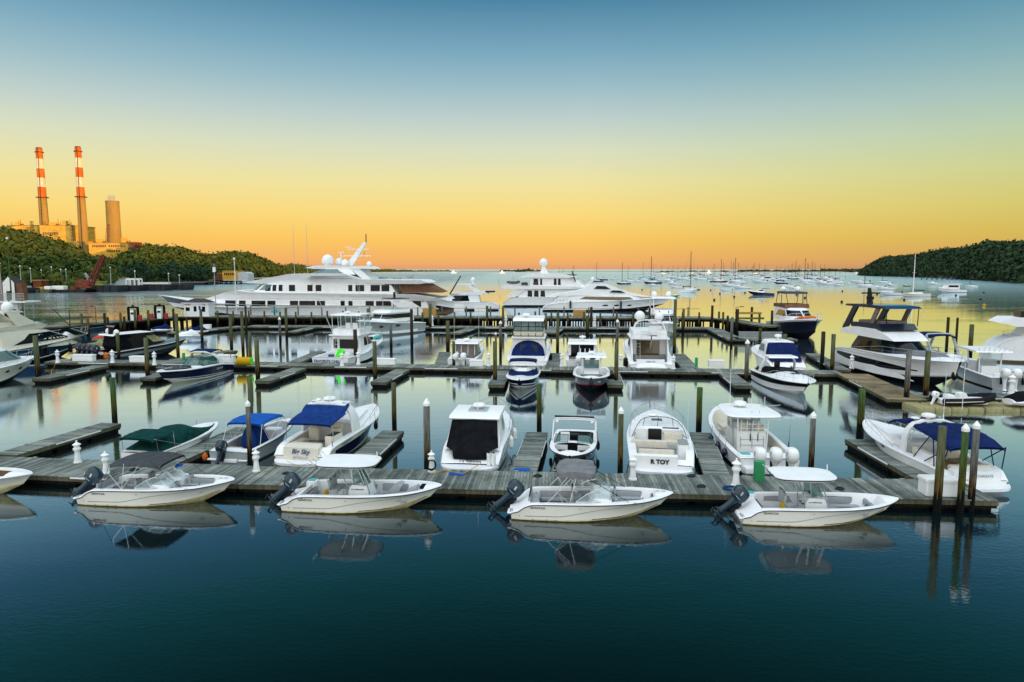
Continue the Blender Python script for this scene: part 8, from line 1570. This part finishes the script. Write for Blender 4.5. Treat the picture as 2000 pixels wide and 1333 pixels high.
# ------------------------------------------------------------------ boats on moorings in the bay
def sail_src(hm, cover_m, mast='galv', name='sailboat', two=False):
    t = thing(name, 'x', 'sailboat', 'boats on moorings in the bay'); H = Hull(10, 3.0, [(0, 1.0), (.5, .9), (1, 1.25)], beam=[(0, .66), (.3, .93), (.55, 1), (.8, .68), (1, .03)], rake=1.6, keel=-.5, chine=.0, chbow=.1, flare=.6); H.make(t, hm=hm, bm=hm, boot='red' if hm == 'navy' else 'bottomdark', rub=None, n=12, cock=((.05, .28, .6),), crown=.12)
    slab(t, 'coach_roof', [(2.8, 1.0), (3.0, 1.5), (6.6, 1.4), (7.2, 1.05)], .8, 'gel'); b = MB(); b.tube((5.8, 0, 1), (5.75, 0, 14), .15, mast, .11, 6); b.build('mast', t); b = MB(); b.tube((5.7, 0, 2.2), (1.6, 0, 2.1), .16, cover_m, .13, 6); b.build('furled_sail', t)
    if two: b = MB(); b.tube((1.4, 0, 1), (1.35, 0, 9.5), .10, mast, .07, 6); b.build('mizzen_mast', t)
    b = MB()
    for q in ((9.9, 0, 1.3), (.1, 0, 1.1), (5.6, 1.4, 1), (5.6, -1.4, 1)): b.tube((5.75, 0, 13.8), q, .022, 'darksteel', n=3)
    b.build('rigging', t); b = MB(); b.tube((5.76, -1.0, 8), (5.76, 1.0, 8), .04, mast, n=4); b.build('spreader', t); return t
def motor_src(hm, top, kind=0, name='motorboat'):
    t = thing(name, 'x', 'motorboat', 'boats on moorings in the bay'); H = Hull(9, 3.0, [(0, .8), (.5, 1.0), (1, 1.5)], rake=1.5, keel=-.4, chine=.1, chbow=.35); H.make(t, hm=hm, bm=hm, boot='bottomdark', rub=None, n=12, cock=((.05, .4, .5),), crown=.25)
    if kind == 0: slab(t, 'cabin', [(3.2, 1.0), (3.4, 2.0), (5.0, 2.0), (6.4, 1.3)], 1.0, 'gel'); slab(t, 'side_window', [(3.6, 1.5), (3.6, 1.9), (4.9, 1.9), (5.5, 1.5)], 1.02, 'glassdark'); slab(t, 'bimini_top', [(1.6, 2.3), (1.6, 2.4), (4.2, 2.45), (4.2, 2.3)], 1.0, top)
    if kind == 1: slab(t, 'console', [(3.6, .5), (3.6, 1.6), (4.4, 1.5), (4.6, .5)], .5); slab(t, 'bimini_top', [(2.6, 2.4), (2.6, 2.5), (5.0, 2.5), (5.0, 2.4)], 1.0, top); frame(t, sym([[(3, .8, .9), (3, .8, 2.4)], [(4.6, .8, .9), (4.6, .8, 2.4)]]), .04, 'steelwhite', 'top_legs'); outboard(t, -.4, 0, .6, 0, 'black', 1.0, band=False)
    if kind == 2: slab(t, 'cabin', [(2.4, 1.0), (2.4, 2.6), (6.2, 2.6), (6.6, 1.3)], 1.15, 'gel'); slab(t, 'side_window', [(2.8, 1.7), (2.8, 2.3), (6.0, 2.3), (6.1, 1.7)], 1.17, 'glassdark'); slab(t, 'fly_deck', [(1.6, 2.6), (1.6, 2.75), (6.6, 2.75), (6.4, 2.6)], 1.25); slab(t, 'bimini_top', [(3.0, 4.0), (3.0, 4.1), (5.2, 4.1), (5.2, 4.0)], 1.0, top); frame(t, sym([[(3.1, .9, 2.7), (3.1, .9, 4)], [(5.1, .9, 2.7), (5.1, .9, 4)]]), .04, 'steelwhite', 'top_legs')
    return t
S = {'w': (sail_src('gel', 'cnavy', 'darksteel'), 'white sailboat'), 'n': (sail_src('navy', 'cblack', 'darksteel'), 'dark hulled sailboat'), 'c': (sail_src('cream', 'cnavy', 'whitepaint'), 'cream sailboat with white mast'), 'k': (sail_src('brownwall', 'ctan', 'rust', 'ketch', True), 'brown two masted sailboat'),
     'm': (motor_src('gel', 'cnavy'), 'white cabin motorboat'), 'd': (motor_src('navy', 'cblue'), 'dark hulled motorboat with blue canvas'), 'o': (motor_src('gel', 'gel', 1), 'white open motorboat'), 't': (motor_src('turq', 'gel', 1), 'teal workboat'), 'y': (motor_src('gel', 'cblue', 2, 'trawler'), 'white trawler with flybridge')}
FL = [('w', 1345, 572, 40, 491, 0), ('k', 1405, 552, 34, 506, 0), ('w', 1429, 538, 16, 505, 180), ('n', 1484, 540, 18, 515, 180), ('w', 1495, 544, 16, 517, 180), ('n', 1548, 546, 24, 514, 180), ('w', 1578, 551, 22, 513, 180), ('w', 1592, 542, 15, 514, 180), ('n', 1603, 546, 18, 517, 180), ('w', 1611, 543, 14, 516, 180), ('w', 1458, 541, 14, 520, 180), ('n', 1470, 543, 15, 520, 180), ('w', 1518, 543, 16, 520, 180), ('w', 1526, 547, 18, 519, 180), ('n', 1534, 541, 14, 521, 180), ('w', 1559, 543, 15, 520, 180),
 ('w', 1315, 541, 13, 518, 180), ('n', 1325, 545, 17, 520, 180), ('w', 1306, 537, 12, 521, 180), ('w', 1338, 544, 15, 520, 180), ('n', 1351, 540, 14, 521, 180), ('w', 1396, 545, 15, 516, 180), ('w', 1101, 548, 16, 508, 180), ('w', 1122, 550, 24, 519, 180), ('n', 1167, 551, 22, 512, 180), ('n', 1217, 556, 29, 513, 180), ('w', 1228, 550, 18, 519, 180), ('w', 1257, 547, 18, 513, 180), ('w', 1277, 541, 13, 519, 180), ('w', 1093, 543, 12, 522, 180),
 ('w', 1692, 561, 42, 514, 180), ('w', 1725, 553, 28, 521, 180), ('c', 1787, 580, 58, 497, 180), ('w', 1896, 561, 28, 526, 180), ('w', 1632, 549, 15, 527, 180), ('w', 1620, 545, 14, 522, 180), ('w', 1641, 546, 12, 524, 180), ('n', 1376, 546, 16, 522, 180), ('w', 1363, 541, 13, 520, 180),
 ('d', 1486, 577, 46, 0, 180), ('m', 1447, 564, 36, 0, 180), ('o', 1417, 569, 24, 0, 180), ('m', 1552, 565, 26, 0, 180), ('m', 1536, 561, 26, 0, 180), ('d', 1524, 555, 26, 0, 180), ('y', 1496, 551, 36, 0, 180), ('m', 1424, 560, 34, 0, 180), ('o', 1401, 558, 22, 0, 180), ('m', 1614, 557, 27, 0, 180), ('d', 1600, 551, 22, 0, 180), ('m', 1568, 548, 18, 0, 180), ('m', 1316, 557, 30, 0, 180), ('o', 1320, 563, 24, 0, 180), ('d', 1355, 567, 22, 0, 180), ('t', 1316, 580, 26, 0, 0), ('m', 1346, 548, 16, 0, 180), ('d', 1352, 539, 14, 0, 180), ('m', 1276, 559, 22, 0, 180), ('m', 1199, 547, 19, 0, 180), ('t', 1262, 546, 28, 0, 180), ('m', 1281, 543, 14, 0, 180), ('d', 1176, 548, 22, 0, 180), ('m', 1246, 551, 20, 0, 180), ('m', 1235, 546, 14, 0, 180), ('o', 1143, 549, 12, 0, 180),
 ('o', 1738, 577, 44, 0, 180), ('m', 1727, 566, 32, 0, 180), ('d', 1770, 560, 17, 0, 180), ('m', 1824, 557, 28, 0, 180), ('y', 1856, 572, 56, 0, 180), ('o', 1637, 559, 24, 0, 180), ('m', 1645, 552, 14, 0, 180), ('m', 1741, 559, 22, 0, 180), ('d', 1845, 562, 16, 0, 180), ('o', 1508, 546, 12, 0, 180), ('m', 1578, 556, 20, 0, 180), ('m', 1660, 556, 16, 0, 180), ('o', 1460, 549, 14, 0, 180), ('m', 1440, 545, 14, 0, 180), ('m', 1412, 543, 13, 0, 180), ('m', 1386, 550, 16, 0, 180), ('o', 1590, 560, 14, 0, 180)]
def nth(i): return '%d%s' % (i, {1: 'st', 2: 'nd', 3: 'rd'}.get(i if i < 20 else i % 10, 'th'))
random.seed(11)
while len(FL) < 134:
    px = random.randint(1240, 1690); py = 534.5 + random.random() ** 1.6 * 22
    if all(abs(px - f[1]) > 1 for f in FL): FL.append((random.choice('mmmmoyoowwnd'), px, py, 2200 * 9.5 / W(px, py).y * .8, 0, 180))
order = {k: sorted([f[1] for f in FL if f[0] == k]) for k in S}; used = set()
for k, px, py, wp, mt, hd in FL:
    p = W(px, py); dep = p.y + 1; h = hd + random.uniform(-22, 22); L0 = 10 if k in 'wnck' else 9; L = min(15, wp * dep / F / abs(math.cos(R(h)))); sc = L / L0; i = order[k].index(px) + 1
    lab = S[k][1] + ', ' + (nth(i) + ' of its kind from the left in the bay' if len(order[k]) > 1 else 'the only such boat in the bay')
    q = (p.x - L / 2 * math.cos(R(h)), p.y - L / 2 * math.sin(R(h)), 0); o = S[k][0]
    if k in used: o = again(o, q, R(h), lab, None, sc)
    else: used.add(k); o.location = q; o.rotation_euler = (0, 0, R(h)); o.scale = (sc,) * 3; o['label'] = lab
    if mt:
        zt = WD(px, mt, p.y).z; o.scale.z = max(.5, min(1.6, zt / 14)) if abs(zt / 14 / sc - 1) < .6 else sc
BU = [(1406, 575), (1434, 581), (1395, 587), (1455, 573), (1521, 573), (1556, 577), (1572, 583), (1388, 568), (1644, 591), (1645, 570), (1713, 576), (1766, 587), (1915, 586), (1922, 598), (1921, 573), (1867, 578), (1254, 567), (1100, 579)]
bs = None; BU = sorted(BU)
for i, (px, py) in enumerate(BU):
    p = W(px, py); y = px == 1922
    if bs is None or y: b = MB(); b.ell((0, 0, .25), (.42, .42, .38), 'yellow' if y else 'black', 10, 7); b.tube((0, 0, .5), (0, 0, .85), .05, 'galv', n=5); o = b.build('mooring_buoy')
    else: o = bs.copy(); COL.objects.link(o)
    if not y: bs = o
    o.location = p; o.scale = (.9,) * 3; tag(o, 'yellow mooring buoy in calm water at right' if y else 'small dark mooring buoy in the bay, ' + nth(i + 1) + ' from the left', 'buoy', 'mooring buoys')
# ferry-like white craft and row of piles on the horizon
for px, py, l in [(1385, 533, 'bright white craft by the spit on the horizon'), (886, 532, 'tiny white sail far left of centre'), (981, 533, 'tiny white boat far off near the island')]:
    p = WD(px, py, 1500); b = MB(); b.prof([(-6, 0), (6, 0), (7, 2), (-6, 2)], 2, 'gel'); b.prof([(-4, 2), (3, 2), (1, 6), (-1, 8)], 1.2, 'gel'); o = b.build('distant_boat'); o.location = (p.x, 1500, 0); tag(o, l, 'boat')
b = MB()
for i in range(26): b.tube((i * 4.2, 0, -1), (i * 4.2, -i * 1.0, 2.2), .35, 'beamdark', n=6)
p = W(1800, 547.5); o = b.build('pile_row'); o.location = p; tag(o, 'row of old jetty piles off the right shore', 'piles')
